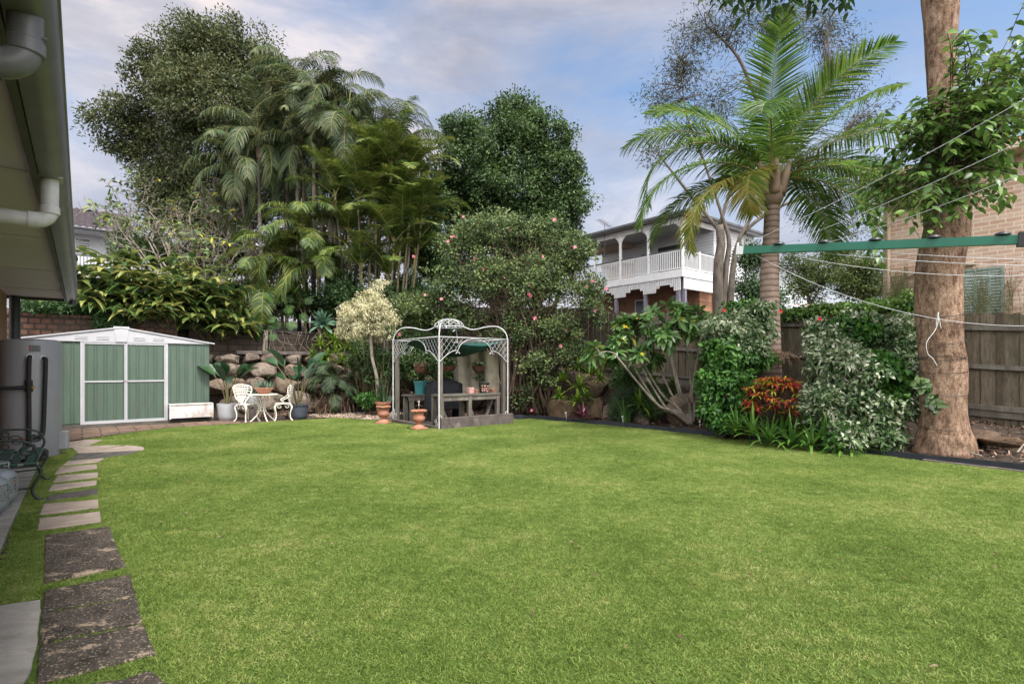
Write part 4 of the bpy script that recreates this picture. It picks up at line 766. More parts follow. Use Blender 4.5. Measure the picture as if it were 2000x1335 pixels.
# boulders of the right-hand bed: (px centre, py centre, depth, half width, half height)
BR = [(1345, 802, 11.9, .62, .38, 'wide pale boulder with cracked face under the frangipani trunk'), (1450, 800, 11.1, .42, .34, 'boulder half hidden behind the frangipani trunk'),
      (1222, 768, 13.4, .55, .30, 'grey lichened boulder above the fern clump'), (1190, 815, 13.1, .30, .42, 'tall narrow boulder between bromeliads and fern'), (1160, 800, 13.5, .34, .40, 'reddish boulder left of the tall narrow one'),
      (1105, 803, 14.1, .45, .42, 'mossy boulder under the bromeliads'), (1045, 795, 14.7, .45, .50, 'shaded boulder at the foot of the pink flowering shrub'), (1075, 745, 14.9, .5, .4, 'dark boulder high up beside the pink flowering shrub'),
      (1255, 820, 12.5, .26, .30, 'small brown boulder right of the fern clump'), (1300, 770, 12.7, .5, .26, 'flat boulder behind the trailing dark green plant'), (1515, 840, 10.0, .4, .3, 'dark boulder beneath the red and yellow croton'),
      (1600, 840, 9.7, .5, .34, 'boulder between the croton and the big variegated bush'), (1905, 850, 8.3, .5, .12, 'low flat rock right of the big trunk'), (1950, 862, 7.9, .3, .09, 'low stone near the right edge of the photo'), (1165, 755, 14.2, .4, .3, 'mossy boulder behind the upper bromeliads')]
for i, (px, py, Y, hw, hh, lab) in enumerate(BR):
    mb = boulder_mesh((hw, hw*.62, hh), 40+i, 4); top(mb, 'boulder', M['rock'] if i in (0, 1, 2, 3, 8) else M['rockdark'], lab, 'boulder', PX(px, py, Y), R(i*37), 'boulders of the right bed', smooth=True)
# small rocks holding the slope behind the arbour
for i, (a, b, z) in enumerate([(8.9, 15.2, .2), (8.2, 16.0, .25), (9.7, 14.2, .25), (8.6, 16.4, .9), (9.6, 15.3, .9), (10.5, 14.4, 1.0), (10.5, 12.6, .3), (10.4, 13.5, .3)]):
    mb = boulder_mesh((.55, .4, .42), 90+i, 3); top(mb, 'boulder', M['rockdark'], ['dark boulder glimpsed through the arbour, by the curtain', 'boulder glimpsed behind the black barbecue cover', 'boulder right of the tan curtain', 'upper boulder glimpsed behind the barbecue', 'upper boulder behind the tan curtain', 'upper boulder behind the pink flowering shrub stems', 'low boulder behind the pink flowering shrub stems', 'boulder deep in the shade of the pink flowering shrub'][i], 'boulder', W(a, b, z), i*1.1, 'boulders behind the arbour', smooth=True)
# ================================================================ paling fence along the right
def fence(label, b0, b1, ztop, zbase, a=11.82, dark=False):
    t = thing('paling_fence', label, 'fence', W(a, b0, 0), ROT); g = random.Random(int(b0*10)); mb = MB(); y = 0; Lf = b1-b0
    while y < Lf:
        w_ = g.uniform(.092, .104); b = b0+y; zt = ztop(b)+g.uniform(-.02, .015); zb = zbase(b)-.12; x = g.uniform(-.006, .006)+(.018 if int(y/.1) % 2 else 0); s = g.uniform(-.006, .006)
        mb.addp([(x, y, zb), (x, y+w_, zb), (x, y+w_+s, zt), (x, y+s, zt), (x+.014, y, zb), (x+.014, y+w_, zb), (x+.014, y+w_+s, zt), (x+.014, y+s, zt)], [(3, 2, 1, 0), (4, 5, 6, 7), (0, 1, 5, 4), (1, 2, 6, 5), (2, 3, 7, 6), (3, 0, 4, 7)]); y += w_*(.97 if g.random() < .93 else 1.09)
    mb.build('palings', M['fence'], t)
    for fr in (.12, .5, .86):
        n = max(2, int(Lf/2.4)+1)
        mb = MB()
        for i in range(n-1):
            p, q = Lf*i/(n-1), Lf*(i+1)/(n-1); zz = [zbase(b0+k)*(1-fr)+ztop(b0+k)*fr for k in (p, q)]; mb.bar((-.045, p, zz[0]), (-.045, q, zz[1]), .045, .075)
        mb.build('rail', M['timber'], t)
    mb = MB(); mb.bar((-.02, 0, zbase(b0)-.02), (-.02, Lf, zbase(b1)-.02), .04, .2); mb.build('plinth_board', M['timber'], t)
    for i in range(int(Lf/2.4)+1):
        y = min(Lf-.1, i*2.4+.05); mb = MB(); mb.box(.04, .14, y, y+.1, zbase(b0+y)-.3, ztop(b0+y)+.03); mb.build('post', M['timber'], t)
zt1 = lambda b: np.interp(b, [-4, 1.67, 10.7], [1.8, 2.2, 2.9]); zt2 = lambda b: np.interp(b, [10.7, 17, 19, 22, 26], [3.05, 3.6, 4.1, 5.1, 6.2])
fence('grey weathered paling fence behind the variegated bushes and big trunk', -4, 10.68, zt1, lambda b: fbase(b))
fence('dark paling fence rising behind the pink flowering shrub', 10.72, 25, zt2, lambda b: fbase(b)-.1)
# ================================================================ white wrought arbour
GA, GB, GW, GD, GH = 6.03, 10.10, 1.88, 2.2, 2.0
gz_ = ythings('garden_arbour', 'white wrought iron arbour with latticed arches, scrolled corners and small open dome', 'garden arbour', GA, GB, 0)
CN = [(0, 0), (GW, 0), (GW, GD), (0, GD)]
for i, (x, y) in enumerate(CN):
    mb = MB()
    for dx, dy in ((0, 0), (.10 if x == 0 else -.10, 0), (0, .10 if y == 0 else -.10))[:1]: mb.tube([(x+dx, y+dy, .0), (x+dx, y+dy, GH)], .018, 10)
    mb.build('post', M['gazwhite'], gz_, smooth=True, sharp=50)
    for d in ((1 if x == 0 else -1, 0), (0, 1 if y == 0 else -1)):          # foot scrolls
        mb = MB(); P = [(0, .30), (.05, .27), (.10, .18), (.13, .10), (.12, .04), (.08, .03), (.06, .07), (.09, .09)]
        mb.tube(curve([(x+d[0]*p, y+d[1]*p, z) for p, z in P], 24), .008, 6); P = [(.0, .02), (.05, .06), (.1, .13), (.15, .17), (.18, .14), (.16, .1), (.13, .12)]
        mb.tube(curve([(x+d[0]*p, y+d[1]*p, z+.02) for p, z in P], 24), .007, 6); mb.build('foot_scroll', M['gazwhite'], gz_, smooth=True)
def side(p, q):
    p = np.array(p, float); q = np.array(q, float); Ls = np.linalg.norm(q-p); d = (q-p)/Ls
    P3 = lambda t, z: (p[0]+d[0]*t, p[1]+d[1]*t, z); mb = MB(); zt = GH-.01; hb = .31
    mb.tube([P3(0, zt), P3(Ls, zt)], .011, 8)
    # lower arch line: corner bracket, scroll, middle arch, scroll, corner bracket
    c = Ls/2; half = Ls*.245; x0, x1 = c-half, c+half
    def zlow(t):
        if t < x0: u = t/x0; return zt-hb*1.6*(1-u)**1.7-.30*(u**1.2)*(1) if False else zt-.56+.27*math.sin(min(1, u*1.05)*math.pi/2)
        if t > x1: return zlow(Ls-t)
        u = (t-c)/half; return zt-.03-.30*(1-math.sqrt(max(0, 1-abs(u)**2.2)))
    A = [P3(t, zlow(t)) for t in np.linspace(0, x0-.002, 14)]; mb.tube(A, .009, 6); A = [P3(t, zlow(t)) for t in np.linspace(x0, x1, 30)]; mb.tube(A, .009, 6); A = [P3(t, zlow(t)) for t in np.linspace(x1+.002, Ls, 14)]; mb.tube(A, .009, 6)
    for xc, s in ((x0, -1), (x0, 1), (x1, -1), (x1, 1)):
        z0 = zt-.31; mb.tube([P3(xc+s*(.035+.03*(1-t/14)*math.cos(t*.6+2.6)), z0-.03+.035*(1-t/14)*math.sin(t*.6+1.5)) for t in range(14)], .007, 6)
    arch = mb.build('arch', M['gazwhite'], gz_, smooth=True)
    mb = MB(); st = .125
    for k in np.arange(-8, Ls/st+8):
        for s in (1, -1):
            # clip the diagonal to between the top rail and the arch line
            seg = []; 
            for u in np.linspace(0, .62, 40):
                t = k*st+s*u*.8; z = zt-u
                if 0 < t < Ls and z > zlow(t): seg.append((t, z))
                elif seg: break
            if len(seg) > 1: mb.tube([P3(*seg[0]), P3(*seg[-1])], .003, 4)
    mb.build('lattice', M['gazwhite'], arch)
side(CN[0], CN[1]); side(CN[1], CN[2]); side(CN[3], CN[2]); side(CN[0], CN[3])
cx, cy = GW/2, GD/2; DR = .36; ZD = 2.30
for x, y in CN:
    v = np.array([cx-x, cy-y]); Lr = np.linalg.norm(v); v /= Lr; e = Lr-DR; mb = MB()
    pts = [(0, GH-.02), (.03, GH+.10), (.10, GH+.21), (.22, GH+.285), (.36, GH+.30), (.52, GH+.285), (.70, GH+.24), (.85, GH+.235), (e, ZD-.0)]
    pts = [(t*e/1.02 if t < e else t, z) for t, z in pts]
    mb.tube(curve([(x+v[0]*t, y+v[1]*t, z) for t, z in pts], 48), .014, 8); mb.build('roof_rib', M['gazwhite'], gz_, smooth=True)
mb = MB(); mb.tube([(cx+DR*math.cos(t), cy+DR*math.sin(t), ZD) for t in np.linspace(0, 6.2832, 33)], .012, 8, cap=False)
for k in range(8):
    a = k*math.pi/4+.2; mb.tube([(cx+DR*math.cos(u)*math.cos(a), cy+DR*math.cos(u)*math.sin(a), ZD+.20*math.sin(u)) for u in np.linspace(0, 1.57, 9)], .007, 6)
for s in (1, -1):
    for k in range(14):
        mb.tube([(cx+DR*.99*math.cos(u)*math.cos(k*.4488+s*u*.9), cy+DR*.99*math.cos(u)*math.sin(k*.4488+s*u*.9), ZD+.20*math.sin(u)) for u in np.linspace(0, 1.25, 9)], .0045, 5)
mb.build('dome', M['gazwhite'], gz_, smooth=True)
for x, y in [(.075, .075), (GW-.075, .075), (GW-.075, GD-.075), (.075, GD-.075)]:
    mb = MB(); mb.box(x-.042, x+.042, y-.042, y+.042, 0, GH-.06, .004); o = mb.build('timber_post', M['timber'], gz_)
mb = MB(); mb.box(.02, GW+.12, -.075, .0, -.02, .235, .008); mb.build('base_sleeper', M['sleeper'], gz_)
mb = MB(); mb.box(-.04, .04, .06, GD, -.02, .05, .006); mb.build('base_sleeper', M['timber'], gz_)
mb = MB(); mb.box(.05, GW, GD-.04, GD+.04, -.02, .16, .006); mb.build('base_sleeper', M['sleeper'], gz_)
mb = MB(); mb.box(.05, GW-.02, .02, GD-.05, -.03, .008); mb.build('floor', pm('arbour_floor', (.07, .055, .045), (.03, .025, .02), 9, .95, .6, 30, dirt=(.16, .13, .1), dscale=5), gz_)
# sagging green shade under the roof
def cloth_grid(fn, nu, nv, th=.004):
    V = [fn(i/(nu-1), j/(nv-1)) for i in range(nu) for j in range(nv)]; mb = MB(); mb.addp(V, [(i*nv+j, (i+1)*nv+j, (i+1)*nv+j+1, i*nv+j+1) for i in range(nu-1) for j in range(nv-1)]); return mb
def sag(u, v):
    x = .08+u*(GW-.16); y = .10+v*(GD-.2); b = 1-(2*u-1)**2; c = 1-(2*v-1)**2; return (x, y, GH-.06-.42*b*(.35+.65*(c**.6))*(.5+.6*u)-.02*math.sin(u*19+v*7)*c)
mb = cloth_grid(sag, 30, 30); sc_ = top(mb, 'shade_canopy', M['greencloth'], 'dark green shade cloth sagging beneath the arbour roof', 'shade cloth', W(GA, GB, 0), ROT, smooth=True)
def curt(u, v):
    y = .35+u*(GD-.45); z = 1.80-v*1.22; return (GW-.02+.035*math.sin(u*16+v*1.5)*(.4+v)+(.0 if v < .8 else (v-.8)*-.5*u), y, z-.10*math.sin(u*3.14)*(1-v))
mb = cloth_grid(curt, 50, 26); top(mb, 'cloth_curtain', M['cloth'], 'tan shade cloth curtain hanging at the back right of the arbour', 'curtain', W(GA, GB, 0), ROT, smooth=True)
# timber benches inside
def tbench(label, loc, rz, L, D, h, legs):
    t = thing('timber_bench', label, 'bench', loc, rz, 'rough timber benches inside the arbour')
    n = max(2, int(D/.14))
    for i in range(n): mb = MB(); mb.box(0, L, i*D/n, (i+1)*D/n-.012, h-.045, h, .004); mb.build('top_board', M['timberflat'], t)
    mb = MB(); mb.box(.02, L-.02, .02, .06, h-.14, h-.047); mb.build('apron', M['timber'], t)
    for x in legs:
        mb = MB(); mb.bar((x, .05, 0), (x, .05, h-.05), .085, .085); mb.build('leg', M['timber'], t)
        mb = MB(); mb.bar((x+.0, D-.05, 0), (x, D-.05, h-.05), .085, .085); mb.build('leg', M['timber'], t)
        sg = 1 if x < L*.5 else -1
        mb = MB(); mb.bar((x-sg*.02+sg*.30, D*.5, .02), (x+sg*.02, D*.5, h-.08), .07, .045); mb.build('brace', M['timber'], t)
tbench('timber bench along the front of the arbour holding the flowered pot', W(GA+.10, GB+.12, .0), ROT, GW-.2, .42, .72, (.06, .80, 1.60))
tbench('timber bench at the back left of the arbour holding the teal trough', W(GA+.12, GB+GD-.60, .0), ROT, .95, .42, .66, (.10, .85))
# teal trough
def hexpot(name, label, loc, s, h, mat):
    t = thing(name, label, 'planter', loc, ROT+.3); mb = MB(); w1, w2 = s*.8, s
    V = []; 
    for z, w_ in ((0, w1), (h*.9, w2*.98)):
        n = 8
        for k in range(n):
            a = (k+.5)*2*math.pi/n; V.append((math.cos(a)*w_*1.35, math.sin(a)*w_*.85, z))
    mb.addp(V, [(i, (i+1) % 8, 8+(i+1) % 8, 8+i) for i in range(8)]+[tuple(range(7, -1, -1))]); 
    for k in range(8):
        a0, a1 = (k+.5)*math.pi/4, (k+1.5)*math.pi/4
        for j in range(1, 6):
            f = j/6; p = [((math.cos(a0)*(1-f)+math.cos(a1)*f)*w_*1.36, (math.sin(a0)*(1-f)+math.sin(a1)*f)*w_*.86, z) for z, w_ in ((.02, w1), (h*.87, w2*.98))]; mb.bar(p[0], p[1], .008, .008)
    mb.build('body', mat, t); mb = MB(); V = []
    for z, w_ in ((h*.88, w2*1.06), (h, w2*1.1), (h, w2*.95), (h*.93, w2*.93)):
        for k in range(8): a = (k+.5)*2*math.pi/8; V.append((math.cos(a)*w_*1.35, math.sin(a)*w_*.87, z))
    mb.addp(V, [(r*8+i, r*8+(i+1) % 8, r*8+8+(i+1) % 8, r*8+8+i) for r in range(3) for i in range(8)]+[tuple(range(24, 32))]); mb.build('rim', mat, t); return t
hexpot('teal_planter', 'empty teal plastic trough on the back left bench', W(GA+.55, GB+GD-.42, .66), .155, .33, M['teal'])
# barbecue under its cover
bb = ythings('covered_barbecue', 'barbecue under a draped black cover inside the arbour', 'barbecue', GA+1.02, GB+1.45, 0)
def bbc(u, v):
    a = u*2*math.pi; ca, sa = math.cos(a), math.sin(a); sx_ = math.copysign(abs(ca)**.45, ca); sy_ = math.copysign(abs(sa)**.45, sa)
    z = .94*(1-v)+.28*v if v > 0 else .94; w_ = .44+.05*v*(1+.6*math.sin(a*5+1)); d_ = .24+.03*v+.012*math.sin(a*9)
    bump = .05*math.sin(a*2) if v < .3 else 0; return (sx_*w_, sy_*d_, z+bump+.03*math.sin(a*3)*v)
mb = cloth_grid(bbc, 60, 14); k = 60*14
V = []; 
for r in (1, .85, .6, .3, .02):
    for i in range(60): p = bbc(i/59, 0); V.append((p[0]*r, p[1]*r, p[2]+(1-r)*.09+(.015*math.sin(i*.6+r*9))))
mb.addp(V, [(q*60+i, q*60+i+1, q*60+61+i, q*60+60+i) for q in range(4) for i in range(59)]); mb.build('cover', M['cover'], bb, smooth=True)
for x in (-.34, .34): mb = MB(); mb.box(x-.025, x+.025, -.15, .15, 0, .32); mb.build('leg', M['black'], bb)
# small pots on the front bench
zt_ = .72
def pot_on_bench(name, label, x, y, prof, mat, n=28):
    t = thing(name, label, 'flower pot', W(GA+x, GB+y, zt_), ROT); mb = MB(); mb.lathe(prof, n); mb.build('pot', mat, t, smooth=True, sharp=40); return t
t = thing('pink_pot', 'small square pink pot with a little succulent on the front bench', 'flower pot', W(GA+1.02, GB+.30, zt_), ROT); mb = MB(); mb.box(-.065, .065, -.065, .065, 0, .14, .008); mb.box(-.055, .055, -.055, .055, .139, .1415); mb.build('pot', M['pink'], t)
mb = MB(); g = np.random.default_rng(1); n = 26; blades(mb, np.tile([0, 0, .13], (n, 1)), unit(np.c_[g.normal(size=(n, 2)), np.full(n, .8)]), rdir(n, 2, g), .085, .025, (.6, 1, .7, 0), .2); mb.build('plant', LM['succ'], t)
def flowerpot():
    t = thing('flowered_pot', 'black pot painted with red and pink flowers on the front bench', 'flower pot', W(GA+1.42, GB+.32, zt_), ROT)
    mb = MB(); mb.lathe([(.09, 0), (.095, .0), (.13, .215), (.137, .22), (.137, .245), (.125, .245), (.118, .22), (.001, .2)], 30); mb.build('pot', M['black'], t, smooth=True, sharp=40)
    mb = MB(); mb2 = MB(); g = np.random.default_rng(8); vd = math.degrees(math.atan2(-1, -.25))
    for k in range(12):
        d = R(vd+(k % 4-1.5)*26+g.uniform(-6, 6)); z = .05+.06*(k//4)+g.uniform(-.012, .012); r = .0965+.035*z/.215+.0015
        c = np.array([r*math.cos(d), r*math.sin(d), z]); t1_ = np.array([-math.sin(d), math.cos(d), 0]); t2_ = np.array([0, 0, 1.]); nn = np.array([math.cos(d), math.sin(d), 0])
        for q in range(5):
            a = q*1.2566; dd = t1_*math.cos(a)+t2_*math.sin(a); blades(mb if k % 3 else mb2, [c+nn*.001], [dd], [nn], .022, .018, (.4, 1, .8, 0), 0, .05)
        for q in range(3):
            a = q*2.1+.5; dd = t1_*math.cos(a)+t2_*math.sin(a); blades(mb2, [c+dd*.018], [dd], [nn], .026, .011, (.2, 1, 0), 0, .02, m=1)
    mb.build('painted_flowers', pm('painted_red', (.5, .07, .05), (.6, .25, .2), 30, .6), t); mb2.build('painted_flowers', [pm('painted_pink', (.6, .3, .3), (.5, .2, .2), 30, .6), pm('painted_leaf', (.05, .25, .2), (.08, .3, .15), 30, .6)], t)
    mb = MB(); n = 60; blades(mb, np.c_[g.normal(size=(n, 2))*.05, np.full(n, .22)], rdir(n, .8, g), rdir(n, 1, g), .07, .012, (.5, 1, 0), .4); mb.build('dry_plant', LM['dry'], t)
flowerpot()
for i, (x, lab) in enumerate(((1.22, 'little terracotta pot between pink pot and flowered pot'), (1.60, 'little terracotta pot just right of the flowered pot'), (1.72, 'little terracotta pot at the right end of the front bench'))):
    pot_on_bench('small_pot', lab, x, .36, [(.03, 0), (.035, 0), (.045, .06), (.05, .062), (.05, .085), (.04, .085), (.001, .07)], M['terracotta'] if i != 1 else M['coir'])
# hanging coir baskets
def basket(name, label, a, b, z, rx, ry, h, chain, leaves, seed, flowers=None, trail=None):
    t = thing(name, label, 'hanging basket', W(a, b, z), ROT, 'hanging coir baskets in the arbour'); mb = MB()
    mb.lathe([(.3, -h), (.62, -h*.9), (.88, -h*.55), (1.0, -.02), (1.0, .01), (.9, .0), (.001, -.02)], 32, wob=lambda z_, an: (1+.05*np.sin(an*11)+.03*np.sin(an*23))); 
    V = mb.arrays(); V[:, 0] *= rx; V[:, 1] *= ry; mb.v = [V]; mb.build('liner', M['coir'], t)
    mb = MB(); mb.tube([(rx*1.02*math.cos(q), ry*1.02*math.sin(q), .0) for q in np.linspace(0, 6.2832, 25)], .004, 5, cap=False); mb.build('wire_rim', M['black'], t)
    for q in (0.5, 2.6, 4.7): mb = MB(); mb.tube([(rx*math.cos(q), ry*math.sin(q), 0), (0, 0, chain)], .0025, 4); mb.build('chain', M['black'], t)
    g = np.random.default_rng(seed); n = 260; mb = MB(); P = np.c_[g.normal(size=n)*rx*.5, g.normal(size=n)*ry*.5, np.abs(g.normal(size=n))*.05]
    blades(mb, P, rdir(n, .5, g), rdir(n, 1, g), .05, .025, (.3, 1, .8, 0), .4, .1); mb.build('plant', leaves, t)
    if flowers:
        n = 40; mb = MB(); c = np.c_[g.normal(size=(9, 1))*rx*.6, g.normal(size=(9, 1))*ry*.6, g.uniform(.05, .13, 9)]; P = np.repeat(c, 5, 0)
        blades(mb, P, rdir(45, .3, g), rdir(45, 1, g), .03, .022, (.4, 1, .7, 0), .1); mb.build('flower', flowers, t)
    if trail:
        mb = MB(); n = 240; q = g.random(n); P = np.c_[g.normal(size=n)*.08+rx*.3, g.normal(size=n)*.05, -q*.38]; blades(mb, P, rdir(n, -.4, g), rdir(n, 1, g), .055, .03, (.3, 1, .8, 0), .2); mb.build('trailing_plant', trail, t)
basket('hanging_basket', 'coir basket with a few dry stems hanging in the left arch', GA+.30, GB+1.35, 1.34, .14, .14, .16, .52, LM['dry'], 1)
basket('hanging_basket', 'long coir trough with white flowers hanging near the middle', GA+.98, GB+1.25, 1.36, .24, .12, .13, .5, LM['green'], 2, LM['whitef'])
basket('hanging_basket', 'coir basket with white flowers and trailing leaves near the right post', GA+1.70, GB+.95, 1.36, .16, .14, .16, .5, LM['green'], 3, LM['whitef'], LM['fern'])
# ================================================================ terracotta urns and pots by the arbour
def urn(label, loc, s=1, seed=0):
    t = thing('terracotta_urn', label, 'urn', loc, seed*.7, 'terracotta pedestal urns'); g = np.random.default_rng(seed)
    mb = MB(); mb.box(-.155*s, .155*s, -.155*s, .155*s, 0, .035*s, .008); mb.build('plinth', M['terrasmooth'], t)
    mb = MB(); mb.lathe([(.14*s, .03*s), (.14*s, .05*s), (.12*s, .065*s), (.075*s, .09*s), (.058*s, .125*s), (.07*s, .15*s), (.115*s, .175*s), (.137*s, .22*s), (.137*s, .26*s), (.118*s, .31*s), (.112*s, .345*s), (.125*s, .37*s), (.145*s, .385*s)], 40, wob=lambda z, an: 1+(.018*np.sin(an*20) if .17*s < z < .32*s else 0)); mb.build('bowl', M['terrasmooth'], t, smooth=True)
    mb = MB(); mb.lathe([(.145*s, .38*s), (.168*s, .39*s), (.178*s, .41*s), (.172*s, .43*s), (.15*s, .435*s), (.13*s, .43*s), (.001, .41*s)], 48, wob=lambda z, an: 1+.045*np.sin(an*16+z*30)+.03*np.sin(an*27)); 
    for k in range(34): a = k*.1848; c = (math.cos(a)*.17*s, math.sin(a)*.17*s, .41*s+g.uniform(-.012, .014)); q = boulder_mesh((.022*s, .022*s, .018*s), k, 1); mb.add(q.arrays()+np.array(c), np.concatenate(q.f[3]))
    mb.build('garland_rim', M['terracotta'], t, smooth=True); return t
p = GR(818, 837); u1_ = urn('terracotta urn with a solar light standing in it', (p[0], p[1]-.0, 0), .95, 1)
p = GR(749, 826); u2_ = urn('terracotta urn with green seedlings before the left arbour post', (p[0], p[1], 0), .95, 2)
mb = MB(); g = np.random.default_rng(4); n = 46; blades(mb, np.c_[g.normal(size=(n, 2))*.05, np.full(n, .39)], rdir(n, .9, g), rdir(n, 1, g), .08, .022, (.3, 1, .7, 0), .4); mb.build('seedlings', LM['green'], u2_)
p = GR(748, 812); t = thing('terracotta_pot', 'large terracotta pot of upright snake plants behind the left urn', 'flower pot', (p[0], p[1], 0), .3)
mb = MB(); mb.lathe([(.135, 0), (.14, 0), (.19, .33), (.205, .335), (.205, .39), (.18, .39), (.17, .35), (.001, .34)], 36); mb.build('pot', M['terracotta'], t, smooth=True, sharp=40)
mb = MB(); n = 16; g = np.random.default_rng(6); blades(mb, np.c_[g.normal(size=(n, 2))*.06, np.full(n, .34)], unit(np.c_[g.normal(size=(n, 2))*.12, np.ones(n)]), np.c_[g.normal(size=(n, 2)), np.zeros(n)], g.uniform(.35, .65, n), .05, (.7, 1, .9, .6, 0), 0, .2); mb.build('leaves', LM['fern'], t)
mb = MB(); n = 40; blades(mb, np.c_[g.normal(size=(n, 2))*.1+[.08, 0], np.full(n, .36)], unit(np.c_[g.normal(size=(n, 2))*.3, np.ones(n)]), rdir(n, 0, g), g.uniform(.12, .3, n), .014, (1, 1, .6, 0), .1); mb.build('grassy_leaves', LM['succ'], t)
# solar stake lights
def stake(label, loc, h=.30, tilt=0):
    t = thing('solar_light', label, 'garden light', loc, 0, 'small steel solar lights'); t.rotation_euler = (0, tilt, 0)
    mb = MB(); mb.tube([(0, 0, 0), (0, 0, h*.8)], .007, 8); mb.build('stake', M['steel'], t, smooth=True); mb = MB(); mb.lathe([(.016, h*.78), (.022, h*.82), (.022, h*.93)], 14); mb.build('lens', M['cleanwhite'], t, smooth=True)
    mb = MB(); mb.lathe([(.024, h*.93), (.03, h*.94), (.03, h*.97), (.012, h), (.001, h)], 14); mb.build('cap', M['steel'], t, smooth=True, sharp=40)
q = Vector(u1_.location); stake('solar light stuck in the terracotta urn', (q.x+.0, q.y, .38), .24)
for px, py, lab, tl in ((1107, 821, 'tilted solar light left of the dark red bromeliad', -.12), (1218, 830, 'tilted solar light below the fern clump', -.12), (1367, 840, 'upright solar light near the frangipani trunk', 0)):
    p = GR(px, py, .04); stake(lab, (p[0], p[1], .02), .24 if tl else .23, tl)
# ================================================================ cast chairs, table, pots on the paving
def cast_chair(label, loc, rz):
    t = thing('cast_chair', label, 'chair', loc, rz, 'white cast chairs at the round table')
    mb = MB(); mb.lathe([(.001, .40), (.19, .402), (.205, .41), (.205, .425), (.19, .43), (.001, .42)], 32); mb.build('seat', M['castwhite'], t, smooth=True, sharp=40)
    for sx_, sy_ in ((1, 1), (1, -1), (-1, 1), (-1, -1)):
        a = .15; mb = MB(); mb.tube(curve([(sx_*a, sy_*a, .41), (sx_*(a+.045), sy_*(a+.03), .33), (sx_*(a+.01), sy_*(a+.01), .18), (sx_*(a+.02), sy_*(a+.02), .06), (sx_*(a+.06), sy_*(a+.05), .0)], 20), lerp_r([.02, .024, .015, .013, .02], 21), 8)
        mb.tube([(sx_*(a-.06+.04*math.cos(q)), sy_*(a+.01), .35+.04*math.sin(q)) for q in np.linspace(0, 6.28, 12)], .009, 6); mb.build('leg', M['castwhite'], t, smooth=True)
    # shell back on the -x side, leaning back, pierced
    def bp(u, v):            # u -1..1 across, v 0..1 up
        wv = .05+.20*math.sin(min(1, v*1.25)*math.pi/2)*(1 if v < .8 else math.sqrt(max(0, 1-((v-.8)/.2)**2*.999)))
        y = u*wv*1.02; x = -.17-.10*v+.16*(y*y)/.04*.35; return np.array((x, y, .42+.47*v))
    mb = MB(); E = [bp(-1, v) for v in np.linspace(0, 1, 22)]+[bp(1, v) for v in np.linspace(1, 0, 22)]; mb.tube(E, .015, 8)
    for k in range(7):
        u = -.72+k*.24; mb.tube([bp(u*min(1, .3+v), v) for v in np.linspace(.0, .93, 12)], .0095, 6)
    for v in (.2, .35, .5, .64, .78, .89): mb.tube([bp(u, v+.05*math.cos(u*1.5)-.02) for u in np.linspace(-.97, .97, 12)], .0115, 6)
    for k in range(6):
        for v in (.3, .55, .75): 
            c = bp(-.6+k*.24, v); mb.tube([c+np.array((0, .018*math.cos(q), .018*math.sin(q))) for q in np.linspace(0, 6.28, 8)], .006, 5)
    mb.build('back', M['castwhite'], t, smooth=True)
    for s in (-1, 1): mb = MB(); mb.tube(curve([bp(s*.98, .45), (-.08, s*.235, .56), (.02, s*.215, .50), (-.03, s*.19, .44)], 20), .013, 8); mb.build('arm_scroll', M['castwhite'], t, smooth=True)
    return t
TY = 13.25
tc_ = PX(513, 0, TY); tcx = tc_[0]
TB = thing('cast_table', 'small round white cast table between two matching chairs', 'table', (tcx, TY, .01), .3)
mb = MB(); mb.lathe([(.001, .635), (.33, .64), (.35, .645), (.35, .66), (.001, .665)], 40); mb.build('top', M['castwhite'], TB, smooth=True, sharp=40)
for k in range(4):
    a = k*math.pi/2+.5; c, s = math.cos(a), math.sin(a); mb = MB(); mb.tube(curve([(.12*c, .12*s, .64), (.13*c, .13*s, .5), (.05*c, .05*s, .34), (.10*c, .10*s, .2), (.22*c, .22*s, .06), (.30*c, .30*s, .0)], 26), .014, 8); mb.build('leg', M['castwhite'], TB, smooth=True)
mb = MB(); mb.tube([(.09*math.cos(q), .09*math.sin(q), .25) for q in np.linspace(0, 6.28, 20)], .009, 6); mb.build('ring', M['castwhite'], TB, smooth=True)
p = PX(484, 0, TY-.05); cast_chair('white cast shell-back chair on the left of the round table', (p[0]-.02, p[1], .01), -.45)
p = PX(548, 0, TY+.25); cast_chair('white cast shell-back chair on the right of the round table', (p[0]+.05, p[1], .01), math.pi+.5)
bw_ = thing('terracotta_bowl', 'wide terracotta bowl of grey succulents on the white table', 'flower pot', (tcx+.03, TY, .675), 0)
mb = MB(); mb.lathe([(.10, 0), (.105, 0), (.21, .13), (.225, .135), (.225, .155), (.205, .155), (.001, .13)], 36); mb.build('bowl', M['terrasmooth'], bw_, smooth=True, sharp=40)
g = np.random.default_rng(12); mb = MB(); n = 90; blades(mb, np.c_[g.uniform(-.15, .15, n), g.uniform(-.1, .1, n), np.full(n, .14)], unit(np.c_[g.normal(size=(n, 2))*.55, np.ones(n)]), rdir(n, 0, g), g.uniform(.1, .26, n), .03, (.8, 1, .7, 0), .1, .2); mb.build('succulents', LM['succ'], bw_)
def round_pot(name, label, loc, r, h, mat, rim=.0):
    t = thing(name, label, 'plant pot', loc, 0); pr = [(r*.72, 0), (r*.80, .01), (r*.93, h*.3), (r, h*.95), (r+rim, h*.955), (r+rim, h), (r-.02, h), (r-.03, h*.9), (.001, h*.88)]; mb = MB(); mb.lathe(pr, 40); mb.build('pot', mat, t, smooth=True, sharp=50); return t
